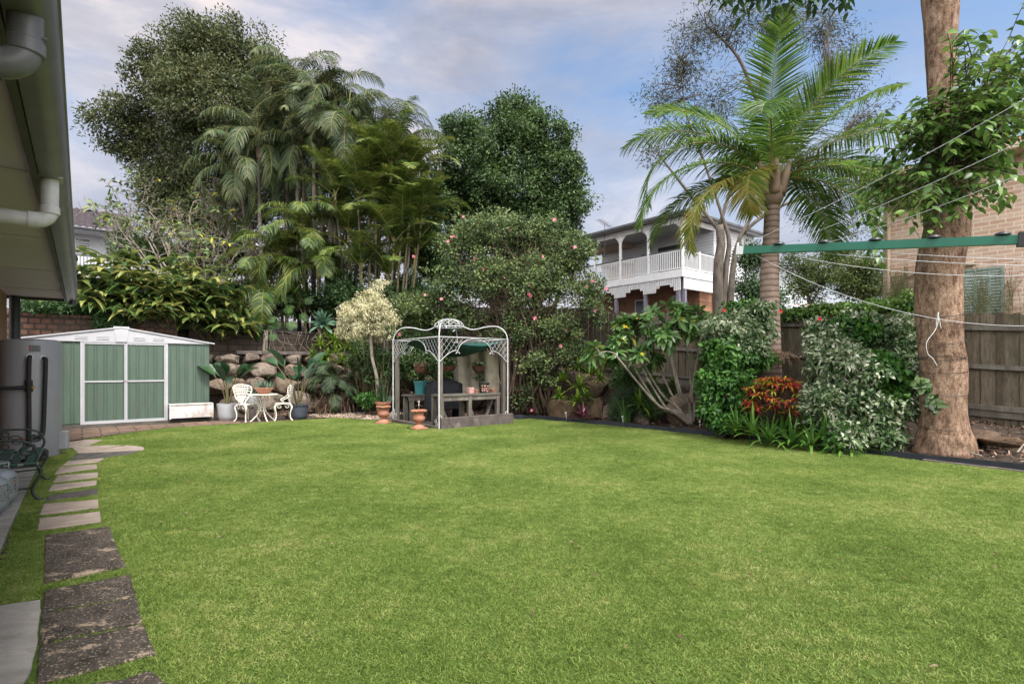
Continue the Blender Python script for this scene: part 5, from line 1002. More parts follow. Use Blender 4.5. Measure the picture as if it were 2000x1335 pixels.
def strelitzia(t, z, n, seed, h, mat=None, lean=0, L=.5, wd=.22):
    g = np.random.default_rng(seed); st = MB(); mb = MB(); P = []; D = []
    for k in range(n):
        a = k*2.4+g.uniform(-.3, .3); sp = .25+.3*g.random(); hh = h*g.uniform(.6, 1.0); tip = np.array([math.cos(a)*sp*hh+lean, math.sin(a)*sp*hh*.7, z+hh]); b0 = np.array([math.cos(a)*.03, math.sin(a)*.03, z])
        c = curve([b0, (b0+tip)/2*np.array([.8, .8, 1])+np.array([0, 0, .05]), tip], 12); st.tube(c, lerp_r([.018, .012, .008], len(c)), 6); d = unit(c[-1]-c[-3]); P.append(tip); D.append(unit(d+np.array([math.cos(a)*.25, math.sin(a)*.25, -.1])))
    P = np.array(P); D = np.array(D); blades(mb, P, D, unit(np.array([0, -.35, 1])+g.normal(size=(n, 3))*.25-D*.3), L*g.uniform(.8, 1.15, n), wd*g.uniform(.8, 1.1, n), (.12, .62, .92, 1, .9, .62, 0), g.uniform(.15, .6, n), .22)
    st.build('stem', M['cane'], t, smooth=True); mb.build('leaves', mat or LM['sword'], t, smooth=True)
p = GR(437, 822); t = round_pot('potted_strelitzia', 'broad-leaved plant in a speckled light grey pot beside the shed', (p[0], p[1]+.2, 0), .255, .42, M['potgrey']); strelitzia(t, .36, 9, 3, .85, L=.72, wd=.3)
p = GR(572, 821); t = round_pot('potted_strelitzia', 'tall broad-leaved plant in a dark slate blue pot right of the chairs', (p[0], p[1]+.35, 0), .235, .38, M['potblue'], .025); strelitzia(t, .33, 11, 9, 1.05, lean=-.05, L=.78, wd=.32)
p = PX(492, 0, 14.0); t = round_pot('grey_pot', 'pale grey pot of succulents partly hidden behind the left chair', (p[0], p[1], .28), .175, .30, M['potgrey'])
mb = MB(); n = 60; g = np.random.default_rng(15); blades(mb, np.c_[g.normal(size=(n, 2))*.07, np.full(n, .27)], unit(np.c_[g.normal(size=(n, 2))*.6, np.ones(n)]), rdir(n, 0, g), g.uniform(.15, .4, n), .035, (.8, 1, .7, 0), .2, .2); mb.build('succulents', LM['succ'], t)
t = thing('pot_stand', 'upturned dark block carrying the pale grey pot', 'stand', (p[0], p[1], 0), .4); mb = MB(); mb.box(-.15, .15, -.12, .12, 0, .28, .01); mb.build('block', M['sleeper'], t)
# ================================================================ clothesline
cl_ = thing('clothesline', 'green metal clothesline arm with grey cords crossing the upper right', 'clothesline', (1.62, 2.75, 0), 0)
AL = np.array(PX(1452, 489, 3.05)); AR = np.array(PX(2110, 465, 2.28)); AJ = np.array(PX(1990, 468, 2.40))
AR = AL+(AJ-AL)*1.16
mb = MB(); mb.bar(AL, AJ, .030, .040); o = mb.build('arm', M['linegreen'], cl_, world=True)
d = unit(AJ-AL); mb = MB(); mb.bar(AL-d*.035, AL+d*.002, .034, .046); mb.tube([AL-d*.03+np.array([0, 0, .02]), AL-d*.03+np.array([0, 0, .045])], .006, 6); mb.build('end_cap', M['cleanwhite'], cl_, world=True)
mb = MB(); mb.bar(AJ-d*.004, AJ+d*.07, .042, .062); hb_ = mb.build('hinge_block', M['black'], cl_, world=True)
mb = MB(); c = AJ+d*.025+np.array([0, -.022, .0]); mb.tube([c, c+np.array([0, -.006, 0])], .009, 10); mb.build('rivet', M['redprint'], cl_, world=True)
mb = MB(); mb.bar(AJ+d*.071, AJ+d*.9, .03, .04); mb.build('arm', M['linegreen'], cl_, world=True)
kn = []
for px in (1521, 1609, 1709, 1823, 1958):
    f = np.interp(px, [1452, 1990], [0, 1]); Yk = 1/((1-f)/AL[1]+f/AJ[1]); k = np.array([(px-1000)/F*Yk, Yk, 0]); tt = (k[0]-AL[0])/(AJ[0]-AL[0]); k = AL+(AJ-AL)*tt+np.array([0, 0, .02]); kn.append(k)
    mb = MB(); mb.lathe([(.026, .001), (.03, .004), (.026, .013), (.012, .018), (.001, .019)], 16, tuple(k)); mb.tube([k+np.array([0, 0, .0]), k+np.array([0, 0, .012])], .012, 8); mb.build('cord_guide', M['black'], cl_, smooth=True, world=True, sharp=40)
def cord(p, q, sagz):
    p = np.array(p, float); q = np.array(q, float); T = np.linspace(0, 1, 22); P = p+(q-p)*T[:, None]; P[:, 2] -= sagz*4*T*(1-T); mb = MB(); mb.tube(P, .0013, 5); mb.build('cord', M['wire'], cl_, smooth=True, world=True)
cord(AL+np.array([0, 0, .03]), PX(2060, 160, 1.85), .025); cord(kn[0], PX(2060, 245, 1.75), .02); cord(kn[1], PX(2060, 312, 1.68), .02)
lo = np.array([0, 0, -.05])
cord(AL+d*.06+lo*.5, PX(2330, 590, 2.6), .235); cord(AL+d*.2+lo*.5, PX(2300, 512, 2.5), .09); cord(kn[1]+lo, PX(2300, 516, 2.5), .03); cord(kn[2]+lo, PX(2300, 506, 2.4), .02)
# ================================================================ neighbour's house with white verandah
vh = thing('verandah_house', 'two storey white house with a fretwork verandah behind the fence', 'house', W(22.2, 14.95, 0), ROT)   # local: x = away from the yard, y = along
ZF, ZG, LV = 5.92, 8.50, 5.6
mb = MB()
mb.box(2.7, 6.6, 0.0, LV+1.9, ZF-.2, ZG-.03); mb.build('upper_wall', M['board'], vh)
mb = MB()
for i in range(17): z = ZF+.05+i*.155; mb.box(2.685-.0, 2.699, 0.0, LV+1.8, z, z+.012); mb.box(2.7, 6.6, -.0015-.012, -.0015, z, z+.012)
mb.build('cladding_line', M['shedwhite'], vh)
mb = MB(); mb.box(-.05, 2.69, -.02, LV+1.9, ZF-.08, ZF-.001); mb.build('deck', M['timberflat'], vh)
mb = MB(); mb.box(-.09, -.051, -.07, LV+1.9, ZF-.34, ZF+.02); mb.box(-.051, 6.5, -.07, -.021, ZF-.34, ZF+.02); mb.build('fascia_board', M['white'], vh)
mb = MB(); mb.box(-.05, 2.69, 0, LV+1.9, ZG-.1, ZG-.06); mb.build('ceiling', M['cleanwhite'], vh)
mb = MB(); mb.box(-.06, .06, 0, LV+1.9, ZG-.34, ZG-.1); mb.box(.06, 2.69, -.02, .06, ZG-.34, ZG-.1); mb.build('header_beam', M['white'], vh)
mb = MB(); mb.addp([(-.45, -.45, ZG+.02), (7.1, -.45, ZG+.02), (7.1, LV+2, ZG+.02), (-.45, LV+2, ZG+.02), (3, 3.4, ZG+.75), (4.2, 3.4, ZG+.75)], [(3, 2, 1, 0), (0, 1, 5, 4), (1, 2, 5), (2, 3, 4, 5), (3, 0, 4)]); mb.build('roof', M['greytile'], vh)
mb = MB(); mb.box(-.58, -.452, -.58, LV+2, ZG-.06, ZG+.08, .02); mb.box(-.452, 7.1, -.58, -.452, ZG-.06, ZG+.08, .02); mb.build('gutter', M['greytile'], vh)
mb = MB(); mb.box(-.45, .1, -.45, LV+2, ZG-.02, ZG+.01); mb.box(.1, 7.1, -.45, .0, ZG-.02, ZG+.01); mb.build('eave_lining', M['cleanwhite'], vh)
posts = [0.0, 1.95, 3.75, 5.55, 7.4]
for y in posts:
    mb = MB(); mb.box(-.06, .06, y-.06, y+.06, ZF, ZG-.34, .01); p_ = mb.build('post', M['white'], vh)
    for s in (-1, 1):
        if (y == 0 and s < 0): continue
        pts = [(u*.72, v*.8) for u, v in [(0, 0), (.42, 0), (.42, -.05), (.33, -.07), (.31, -.13), (.22, -.14), (.20, -.22), (.12, -.24), (.11, -.34), (.05, -.37), (.05, -.46), (0, -.46)]]
        mb = MB(); mb.plate([(y+s*(.06+u), ZG-.341+v) for u, v in pts], 'x', -.02, .02); mb.build('bracket', M['white'], vh)
mb = MB(); mb.plate([(.06+u, ZG-.341+v) for u, v in [(0, 0), (.42, 0), (.33, -.07), (.31, -.13), (.22, -.14), (.20, -.22), (.12, -.24), (.11, -.34), (0, -.46)]], 'y', -.02, .02); mb.build('bracket', M['white'], vh)
def balus(p, q, nm='balustrade'):
    p = np.array(p, float); q = np.array(q, float); Lq = np.linalg.norm(q-p); dd = (q-p)/Lq; mb = MB(); mb.bar(p+[0, 0, 1.0], q+[0, 0, 1.0], .07, .06); mb.build('handrail', M['greytile'], vh)
    mb = MB(); mb.bar(p+[0, 0, .93], q+[0, 0, .93], .04, .05); mb.bar(p+[0, 0, .1], q+[0, 0, .1], .04, .05); n = int(Lq/.105)
    for i in range(1, n): c = p+dd*Lq*i/n; mb.bar(c+[0, 0, .124], c+[0, 0, .906], .045, .02)
    mb.build(nm, M['white'], vh)
for a0, a1 in zip(posts[:-1], posts[1:]): balus((0, a0+.061, ZF), (0, a1-.061, ZF))
balus((.061, 0, ZF), (1.35, 0, ZF)); mb = MB(); mb.box(1.36, 1.45, -.045, .045, ZF, ZF+1.02); mb.build('newel_post', M['white'], vh); balus((1.451, 0, ZF), (2.69, 0, ZF))
mb = MB(); 
for i, y in enumerate(np.arange(.08, 7.4, .10)):
    bay = (y % 1.85)/1.85; dz = .62 if (bay < .22 or bay > .78) else (.42 if (bay < .34 or bay > .66) else .30)
    mb.box(-.045, -.02, y, y+.068, ZF-.34-dz, ZF-.341)
for x in np.arange(.05, 2.7, .10): mb.box(x, x+.068, -.045, -.0215, ZF-.9, ZF-.341)
mb.build('valance', M['white'], vh)
for y in (.18, 2.1, 4.0, 5.8): mb = MB(); mb.box(-.01, .15, y, y+.16, 0, ZF-.35); mb.build('steel_post', M['gutter'], vh)
mb = MB(); mb.box(.18, .32, -.015, .16, 0, ZF-.35); mb.build('steel_post', M['gutter'], vh)
mb = MB(); mb.box(1.9, 6.5, .3, LV+1.8, 0, ZF-.2); mb.build('lower_wall', M['orangebrick'], vh)
for y, z0, w_, h_, mt in ((1.0, ZF-2.9, .9, 2.0, 'shutter'), (3.4, ZF-3.0, .9, 2.1, 'glass')):
    mb = MB(); mb.box(1.86, 1.899, y, y+w_, z0, z0+h_); f_ = mb.build('door', M['white'], vh); mb = MB(); mb.box(1.85, 1.8585, y+.08, y+w_-.08, z0+.08, z0+h_-.08); mb.build('panel', M[mt], f_)
mb = MB(); mb.box(2.64, 2.684, 1.6, 3.4, ZF, ZF+2.0); f_ = mb.build('window', M['white'], vh); mb = MB(); mb.box(2.63, 2.6385, 1.68, 3.32, ZF+.08, ZF+1.92); mb.build('pane', M['glass'], f_)
mb = MB(); mb.box(1.9, 2.68, 4.9, 6.9, ZF+1.25, ZF+1.55, .04); mb.build('awning_box', M['beige'], vh); mb = MB(); mb.box(2.6, 2.683, 4.9, 6.9, ZF+.4, ZF+1.25); mb.build('blind', M['beige'], vh)
mb = MB(); mb.box(1.9, 2.6, 5.0, 8.3, ZG-.35, ZG-.12); mb.build('bulkhead', M['beige'], vh)
mb = MB(); mb.box(2.58, 2.684, 4.2, 4.45, ZF+1.65, ZF+1.72); mb.build('wall_lamp', M['black'], vh)
mb = MB(); mb.box(3.0, 6.4, -.5, -.02, ZF-1.3, ZF-.4); mb.build('side_awning', M['cleanwhite'], vh)
an = thing('tv_antenna', 'thin rooftop television antenna above the verandah roof', 'antenna', PX(1181, 458, 29), .9)
mb = MB(); mb.tube([(0, 0, -1.2), (0, 0, .62)], .018, 6); mb.build('mast', M['greytile'], an); mb = MB(); mb.tube([(-.65, 0, .68), (.65, 0, .52)], .014, 5)
for k in range(9): x = -.6+k*.14; mb.tube([(x, -.22, .67-.017*k), (x, .22, .67-.017*k)], .009, 4)
mb.build('aerial', M['greytile'], an)
# ================================================================ brick neighbour on the right
bh = thing('brick_house', 'pinkish blond brick house behind the big tree at the right edge', 'house', W(14.0, 4.27, 0), ROT)
mb = MB(); mb.box(0, 8, -14, 0, 0, 5.5); mb.build('wall', [M['nbrick']], bh)
mb = MB(); mb.box(-.0, 8, 0, .004, 0, 5.5); mb.build('end_wall', M['nbrickx'], bh)
mb = MB(); V = [(-.45, -14, 5.49), (-.45, .15, 5.49), (8.5, .15, 5.49), (8.5, -14, 5.49), (4, -4, 7.1), (4, -14, 7.1)]; mb.addp(V, [(0, 1, 4, 5)[::-1], (1, 2, 4), (2, 3, 5, 4), (0, 1, 2, 3)]); mb.build('roof', M['redtile'], bh)
mb = MB(); mb.box(-.45, -.0, -14, .15, 5.38, 5.485); mb.build('eave_lining', M['beige'], bh); mb = MB(); mb.box(-.57, -.452, -14, .2, 5.36, 5.50, .02); mb.build('gutter', M['beige'], bh)
mb = MB(); mb.tube([(-.06, -.12, 0), (-.06, -.12, 5.37)], .04, 10); mb.build('downpipe', M['nbrick'] if False else M['beige'], bh, smooth=True)
mb = MB(); mb.tube(curve([(-.06, -1.6, 3.42), (-.06, -.75, 3.36), (-.06, -.48, 3.30), (-.06, -.42, 3.1), (-.06, -.42, .6)], 24), .05, 10); mb.build('downpipe', M['beige'], bh, smooth=True)
for y0, y1, z0, z1 in ((-2.02, -1.37, 2.2, 3.30), (-.86, -.62, 2.2, 3.15)):
    mb = MB(); e = .045; mb.box(-.03, .02, y0, y1, z1-e, z1); mb.box(-.03, .02, y0, y1, z0, z0+e); mb.box(-.03, .02, y0, y0+e, z0+e, z1-e); mb.box(-.03, .02, y1-e, y1, z0+e, z1-e)
    if y1-y0 > .4:
        for f in (1/3, 2/3): yy = y0+(y1-y0)*f; mb.box(-.028, .02, yy-.018, yy+.018, z0+e, z1-e)
    f_ = mb.build('window', M['shutter'], bh); mb = MB(); mb.box(-.004, .001, y0+e, y1-e, z0+e, z1-e); mb.build('pane', M['glass'], f_)
    if y1-y0 > .4:
        mb = MB()
        for z in np.arange(z0+.07, z1-.06, .062): mb.addp([(-.024, y0+e, z), (-.024, y1-e, z), (-.006, y1-e, z+.05), (-.006, y0+e, z+.05)], [(0, 1, 2, 3)])
        mb.build('louvre', M['shutter'], f_)
mb = MB(); mb.box(-.012, 0, -.33, -.24, 4.62, 4.70); mb.build('red_brick', M['redtile'], bh)
# ================================================================ white house far left, pale house and blue slide behind the palms
wh = thing('white_house', 'white upstairs verandah house with dark tiled roof behind the garden at left', 'house', PX(100, 600, 30), ROT)
s_ = 30/F
def wz(py): return (600-py)*s_
def wx_(px): r = (px-1000)/F; return (30*r+900/F*30)/(.7823-.6229*r)
mb = MB(); mb.box(-6, wx_(240)-.1, 0, 6, -6, wz(440)); mb.build('wall', M['cleanwhite'], wh)
mb = MB(); mb.box(wx_(240)-.1, wx_(240)+.0, -1.0, 6, -6, wz(440)); mb.build('corner_post', M['white'], wh)
def rooftile():
    mb = MB(); x0, x1 = -7, wx_(240)+.35; n = int((x1-x0)/.075); rows = 9; V = []
    for r in range(rows):
        for e in (0, 1):
            f = (r+e)/rows; y = -1.5+f*3.2; z = wz(447)+f*1.75+(0 if e else .05)
            for i in range(n+1): V.append((x0+i*.075, y, z+.04*math.cos(i*math.pi/2)))
    P = []
    for r in range(2*rows-1):
        for i in range(n): a = r*(n+1)+i; P.append((a, a+1, a+n+2, a+n+1))
    mb.addp(V, P); return mb
rooftile().build('roof', M['mauvetile'], wh)
mb = MB(); mb.box(-7, wx_(240)+.35, -1.62, -1.5, wz(447)-.13, wz(447)-.01, .02); mb.build('gutter', M['black'], wh); mb = MB(); mb.box(-7, wx_(240)+.2, -1.5, 0, wz(447)-.1, wz(447)-.05); mb.build('eave_lining', M['cleanwhite'], wh)
mb = MB(); mb.box(wx_(146), wx_(177), -.04, -.001, wz(498), wz(458)); f_ = mb.build('window', M['white'], wh); mb = MB(); mb.box(wx_(148), wx_(175), -.05, -.041, wz(496), wz(460)); mb.build('pane', M['glass'], f_); mb = MB()
for i in range(7): mb.box(wx_(148), wx_(175), -.07, -.052, wz(496)+i*.135, wz(496)+i*.135+.075)
mb.build('blind', M['cleanwhite'], f_)
mb = MB(); mb.box(-6, wx_(238), -1.05, -.98, wz(497)-.06, wz(497)); mb.build('handrail', M['greytile'], wh)
mb = MB(); 
for x in np.arange(-5.9, wx_(238), .15): mb.box(x, x+.075, -1.03, -1.0, wz(530), wz(497)-.061)
mb.build('balustrade', M['cleanwhite'], wh)
mb = MB(); mb.box(-6, wx_(240)-.11, -1.1, -.01, wz(541), wz(531)); mb.build('deck', M['cleanwhite'], wh)
mb = MB(); mb.box(-6, wx_(238), -1.05, -1.0, wz(543), wz(541)-.01)
for x in np.arange(-5.9, wx_(238), .17): mb.box(x, x+.05, -1.03, -1.0, wz(575), wz(543)-.001)
mb.build('lower_balustrade', M['black'], wh)
ph = thing('pale_house', 'pale house wall with a blue stripe glimpsed between palms and dense tree', 'house', PX(820, 575, 30), R(8))
mb = MB(); mb.box(-.9, 3.0, 0, 5, -5, 1.9); mb.build('wall', M['farwall'], ph); mb = MB(); mb.box(-.9, 3.02, -.02, -.002, .25, .55); mb.build('stripe', M['blueish'], ph)
mb = MB(); mb.addp([(-1.1, -.6, 1.9), (3.4, -.6, 1.9), (3.4, 5.5, 2.5), (-1.1, 5.5, 2.5)], [(0, 1, 2, 3)]); mb.addp([(-1.1, -.6, 1.85), (3.4, -.6, 1.85), (3.4, 0, 1.85), (-1.1, 0, 1.85)], [(0, 1, 2, 3)]); mb.build('roof', M['beige'], ph)
for x in (-.6, 1.6): mb = MB(); mb.box(x, x+.05, -.04, -.021, -5, 1.8); mb.build('downpipe', M['cleanwhite'], ph)
sh2 = thing('shed_roof', 'low rusty red roof peeping over the fence left of the big tree', 'shed', PX(1640, 600, 20), R(20)); mb = MB(); mb.addp([(-1.6, -1, -.15), (1.6, -1, .0), (1.6, 1, .3), (-1.6, 1, .15), (-1.6, -1, -.2), (1.6, -1, -.05)], [(0, 1, 2, 3), (4, 5, 1, 0)]); mb.build('roof', pm('rust_roof', (.3, .16, .13), (.25, .12, .1), 3, .7), sh2)
mb = MB(); mb.box(-1.5, 1.5, -.8, .9, -4, -.16); mb.build('wall', M['timber'], sh2)
fh = thing('pale_house', 'white house wall glimpsed right of the verandah house, under the trees', 'house', PX(1475, 600, 34), R(15)); mb = MB(); mb.box(-2.2, 4.0, 0, 5, -6, 2.6); mb.build('wall', M['farwall'], fh); mb = MB(); mb.addp([(-2.6, -.6, 2.6), (4.4, -.6, 2.6), (4.4, 5, 3.7), (-2.6, 5, 3.7)], [(0, 1, 2, 3)]); mb.build('roof', M['greytile'], fh)
# ================================================================ vegetation
def lob(px, py, Y, rx, ry, rd=None):
    c = PX(px, py, Y); k = Y/F; return (*c, rx*k, (rd if rd else (rx+ry)/2)*k, ry*k)
def terr(x, y): a, b = AB(x, y); return float(H(a, b))
def tree(name, label, cat, base, lobes, nclump, per, spread, L, Wd, leaf, bark, seed, r0=.2, trunk_top=None, ntips=26, inner=.5, rough=.3, group=None, up=.4, droop=-.2, big=None, rand=1.0, sub=4, r1=.02):
    g = np.random.default_rng(seed); t = thing(name, label, cat, base, 0, group); C, out = clump_centres(lobes, nclump, g, inner, rough); mb = MB()
    foliage(mb, C, out, per, spread, L, Wd, g, 0, up, droop, rand, big); mb.build('crown', leaf, t, world=True)
    b = np.array(base, float); tp = np.array(trunk_top if trunk_top is not None else (b+np.array([0, 0, 1.5])))
    mb = MB(); mid = (b+tp)/2+g.normal(size=3)*np.array([.06, .06, 0])*np.linalg.norm(tp-b); tr = curve([b, mid, tp], 12)
    mb.tube(tr, lerp_r([r0*1.35, r0, r0*.85], len(tr)), 12, wob=lambda u, an: 1+.06*np.sin(an*3+u*3)); Lc = np.array([l[:3] for l in lobes])
    k = min(len(lobes), 9)
    for c in Lc[g.permutation(len(Lc))[:k]]:
        s0 = tr[-1-g.integers(0, 3)]; m1 = s0*.5+c*.5+g.normal(size=3)*.08*np.linalg.norm(c-s0); P = curve([s0, m1, c], 10); mb.tube(P, np.linspace(r0*.5, r0*.16, len(P)), 7)
        near = C[np.argsort(np.linalg.norm(C-c, axis=1))[:max(60, nclump//max(1, k))]]
        for _ in range(sub*2):
            q = near[g.integers(len(near))]; s1 = P[g.integers(len(P)//2, len(P))]; mb.tube(curve([s1, (s1+q)/2+g.normal(size=3)*.1*np.linalg.norm(q-s1), q], 5), np.linspace(r0*.14, r1*.5, 6)[:len(curve([s1, q, q], 5))] if False else np.linspace(r0*.14, r1*.5, len(curve([s1, (s1+q)/2, q], 5))), 5)
    mb.build('trunk', bark, t, smooth=True, world=True); return t
# ---- big broad tree, upper left
L1 = [lob(*q) for q in [(430, 105, 22, 105, 68), (325, 150, 21.5, 78, 72), (500, 165, 22.5, 70, 80), (400, 200, 21, 115, 80), (262, 222, 22, 62, 44), (213, 236, 21.5, 42, 34), (300, 290, 22.5, 72, 46), (235, 285, 22, 40, 26), (425, 300, 22, 105, 66), (505, 280, 23, 60, 90), (345, 360, 22, 75, 42), (300, 335, 21.5, 40, 22),
     (470, 400, 22.5, 70, 50), (545, 250, 22.5, 34, 60), (395, 420, 21.5, 70, 40), (420, 480, 22, 80, 48), (365, 72, 22, 55, 30), (320, 390, 21.5, 60, 30), (270, 350, 21.5, 34, 20), (350, 430, 22, 60, 34), (190, 250, 21.5, 22, 20), (552, 175, 22.5, 30, 56), (540, 330, 22.5, 40, 60)]]
bx, by = PX(487, 0, 22)[:2]; bt = thing
tree('leafy_tree', 'very large spreading tree with small olive leaves at upper left', 'tree', (bx, by, terr(bx, by)), L1, 1350, 86, .27, .155, .064, LM['bigtree'], M['barkgrey'], 11, r0=.24, trunk_top=PX(478, 400, 22), inner=.35, rough=.2, sub=7)
L2 = [lob(*q) for q in [(590, 380, 25, 60, 60), (660, 330, 25, 60, 60), (560, 470, 25, 60, 50), (690, 430, 25, 70, 60), (760, 400, 25, 60, 80), (800, 470, 24, 50, 60), (620, 250, 25, 40, 40), (730, 320, 25, 45, 40), (600, 520, 24, 60, 34), (680, 520, 24, 60, 34), (745, 500, 24, 50, 34), (640, 440, 24, 60, 34)]]
bx, by = PX(640, 0, 25)[:2]; tree('leafy_tree', 'dark fine-leaved tree filling the gaps behind the slender palms', 'tree', (bx, by, terr(bx, by)), L2, 620, 62, .28, .15, .065, LM['bigtree'], M['barkbrown'], 12, r0=.2, trunk_top=PX(645, 480, 25), inner=.2, rough=.4)
# ---- dense tree in the middle
L3 = [lob(*q) for q in [(1012, 235, 21, 62, 46), (905, 262, 21, 46, 48), (1070, 270, 21, 56, 46), (985, 290, 20.5, 80, 60), (900, 330, 21, 60, 50), (1085, 340, 21, 62, 60), (990, 370, 20.5, 90, 60), (885, 385, 21.5, 48, 40), (1095, 420, 21, 55, 60), (1010, 450, 21, 90, 60), (915, 450, 21.5, 55, 50), (1110, 490, 21.5, 42, 50), (1000, 540, 21.5, 100, 60), (1000, 200, 21, 24, 16)]]
bx, by = PX(985, 0, 21.3)[:2]; tree('dense_tree', 'tall dense dark green rounded tree in the middle background', 'tree', (bx, by, terr(bx, by)), L3, 1200, 90, .24, .135, .072, LM['dense'], M['barkgrey'], 13, r0=.22, trunk_top=PX(985, 480, 21.3), inner=.45, rough=.18, up=.6, sub=5)
L3b = [lob(*q) for q in [(845, 400, 20, 35, 50), (830, 470, 19.5, 42, 45), (855, 520, 20, 40, 30)]]
bx, by = PX(850, 0, 20)[:2]; tree('leafy_shrub', 'small dark bushy tree between the cane palms and the dense tree', 'tree', (bx, by, terr(bx, by)), L3b, 180, 80, .2, .12, .06, LM['dense'], M['barkgrey'], 14, r0=.08, trunk_top=PX(850, 500, 20), inner=.3)
# ---- pink flowering shrub
L4 = [lob(*q) for q in [(960, 450, 15.3, 80, 40), (900, 480, 15.5, 60, 40), (1040, 460, 15.3, 80, 44), (1110, 500, 15, 55, 50), (880, 560, 15.5, 50, 50), (960, 540, 14.8, 70, 55), (1050, 550, 14.6, 75, 60), (1140, 565, 14.6, 50, 45), (845, 600, 15.8, 55, 28), (930, 625, 15.4, 70, 30), (1020, 640, 14.6, 60, 45), (1090, 640, 14.4, 60, 45), (1050, 710, 14.3, 45, 45), (1120, 690, 14.3, 40, 35), (1020, 770, 14.4, 30, 28), (1165, 610, 14.4, 30, 26), (800, 610, 16.3, 40, 20)]]
def hib():
    g = np.random.default_rng(21); base = PX(1035, 0, 14.9)[:2]; base = (base[0], base[1], 0.1); t = thing('flowering_shrub', 'huge twiggy shrub with small leaves and scattered pink flowers', 'shrub', base)
    C, out = clump_centres(L4, 1150, g, .15, .35); mb = MB(); foliage(mb, C, out, 42, .13, .082, .052, g, 0, .5, -.1); mb.build('foliage', LM['hib'], t, world=True)
    mb = MB(); Lc = np.array([l[:3] for l in L4])
    for k in range(90):
        b0 = np.array(base)+np.array([g.uniform(-.75, .6), g.uniform(-.7, .4), 0]); c = C[g.integers(len(C))]; m1 = b0*.6+c*.4+np.array([0, 0, .25*np.linalg.norm(c-b0)])+g.normal(size=3)*.12; P = curve([b0, m1, c], 12); mb.tube(P, np.linspace(.035, .006, len(P)), 5)
        for _ in range(4): q = C[g.integers(len(C))]; s1 = P[g.integers(4, len(P))]; q = s1+unit(q-s1)*min(1.1, np.linalg.norm(q-s1)); mb.tube([s1, (s1+q)/2+g.normal(size=3)*.05, q], [.009, .006, .003], 4)
    mb.build('stems', M['barkbrown'], t, smooth=True, world=True)
    F_ = [(882, 462), (905, 422), (1083, 428), (945, 525), (985, 541), (887, 461), (928, 505), (1032, 556), (1033, 573), (1036, 577), (1147, 559), (1157, 549), (808, 500), (830, 575), (1123, 482), (1184, 563), (1045, 620), (1105, 645), (1125, 655), (1162, 605), (862, 583), (1108, 742), (1172, 705), (1095, 675), (875, 470), (1060, 500), (946, 520), (995, 446), (1015, 760), (859, 645), (780, 652), (1038, 800)]
    for i, (px, py) in enumerate(F_):
        Y = 14.0+g.uniform(-.2, .2) if px > 1000 else 14.6; 
        if px < 900: Y = 15.0
        Y += g.uniform(-.1, .35)
        c = np.array(PX(px, py, Y)); n = 5; fd = unit(np.array([g.normal()*.4, -1, g.normal()*.4])); s1 = unit(np.cross(fd, [0, 0, 1])); s2 = np.cross(s1, fd); a = np.arange(n)*1.2566+g.uniform(0, 6); D = np.cos(a)[:, None]*s1+np.sin(a)[:, None]*s2+fd*.45; mb = MB(); blades(mb, np.tile(c, (n, 1)), D, np.tile(-fd, (n, 1)), .056*g.uniform(.7, 1.2), .042, (.3, .9, 1, .3), .3, .3); mb.build('flower', LM['pinkf'], t, world=True)
hib()
# ---- palms
def frond_mesh(L, elev, bend, nl, ll, lw, hang, g, vee=.5, tip_start=.12, old=False, az_j=0, twist=0.0):
    """a feather frond in the xz plane leaving the origin along +x"""
    n = 22; P = [np.zeros(3)]; e = R(elev)
    for i in range(n):
        P.append(P[-1]+np.array([math.cos(e), 0, math.sin(e)])*L/n); e -= R(bend)/n*(1+1.2*i/n)
    P = np.array(P); T = np.gradient(P, axis=0); T = unit(T); mb = MB(); mb.tube(P, lerp_r([.026, .016, .010, .004], n+1)*min(1, L/2.6), 6, m=0)
    t = np.linspace(tip_start, .995, nl); idx = t*n; i0 = np.minimum(idx.astype(int), n-1); f = (idx-i0)[:, None]; Q = P[i0]*(1-f)+P[i0+1]*f; TT = unit(T[i0]*(1-f)+T[np.minimum(i0+1, n)]*f)
    side = np.array([0, 1., 0]); upv = unit(np.cross(TT, side)*-1); upv = np.where(upv[:, 2:3] < 0, -upv, upv)
    for s in (1, -1):
        ln = ll*(np.sin(np.pi*np.clip(t*.86+.12, 0, 1))**.55)*g.uniform(.85, 1.1, nl)
        fw = .35+.75*t[:, None]; D = unit(side*s*1.0+TT*fw*.8+upv*(vee*g.uniform(.6, 1.1, (nl, 1)))+g.normal(size=(nl, 3))*.05); N = unit(upv+side*s*(-.3)+g.normal(size=(nl, 3))*.15)
        blades(mb, Q, D, N, ln, lw*g.uniform(.8, 1.1, nl), (.5, 1, .9, .6, 0), hang*g.uniform(.6, 1.3, nl), .16, m=1)
    return mb
def place_frond(mb, name, mats, parent, loc, az, roll=0.0):
    o = mb.build(name, mats, parent); o.location = loc; o.rotation_euler = (roll, 0, az); return o
def trunkline(P, r, n=14): 
    c = curve(P, 18); return c, lerp_r(r, len(c))
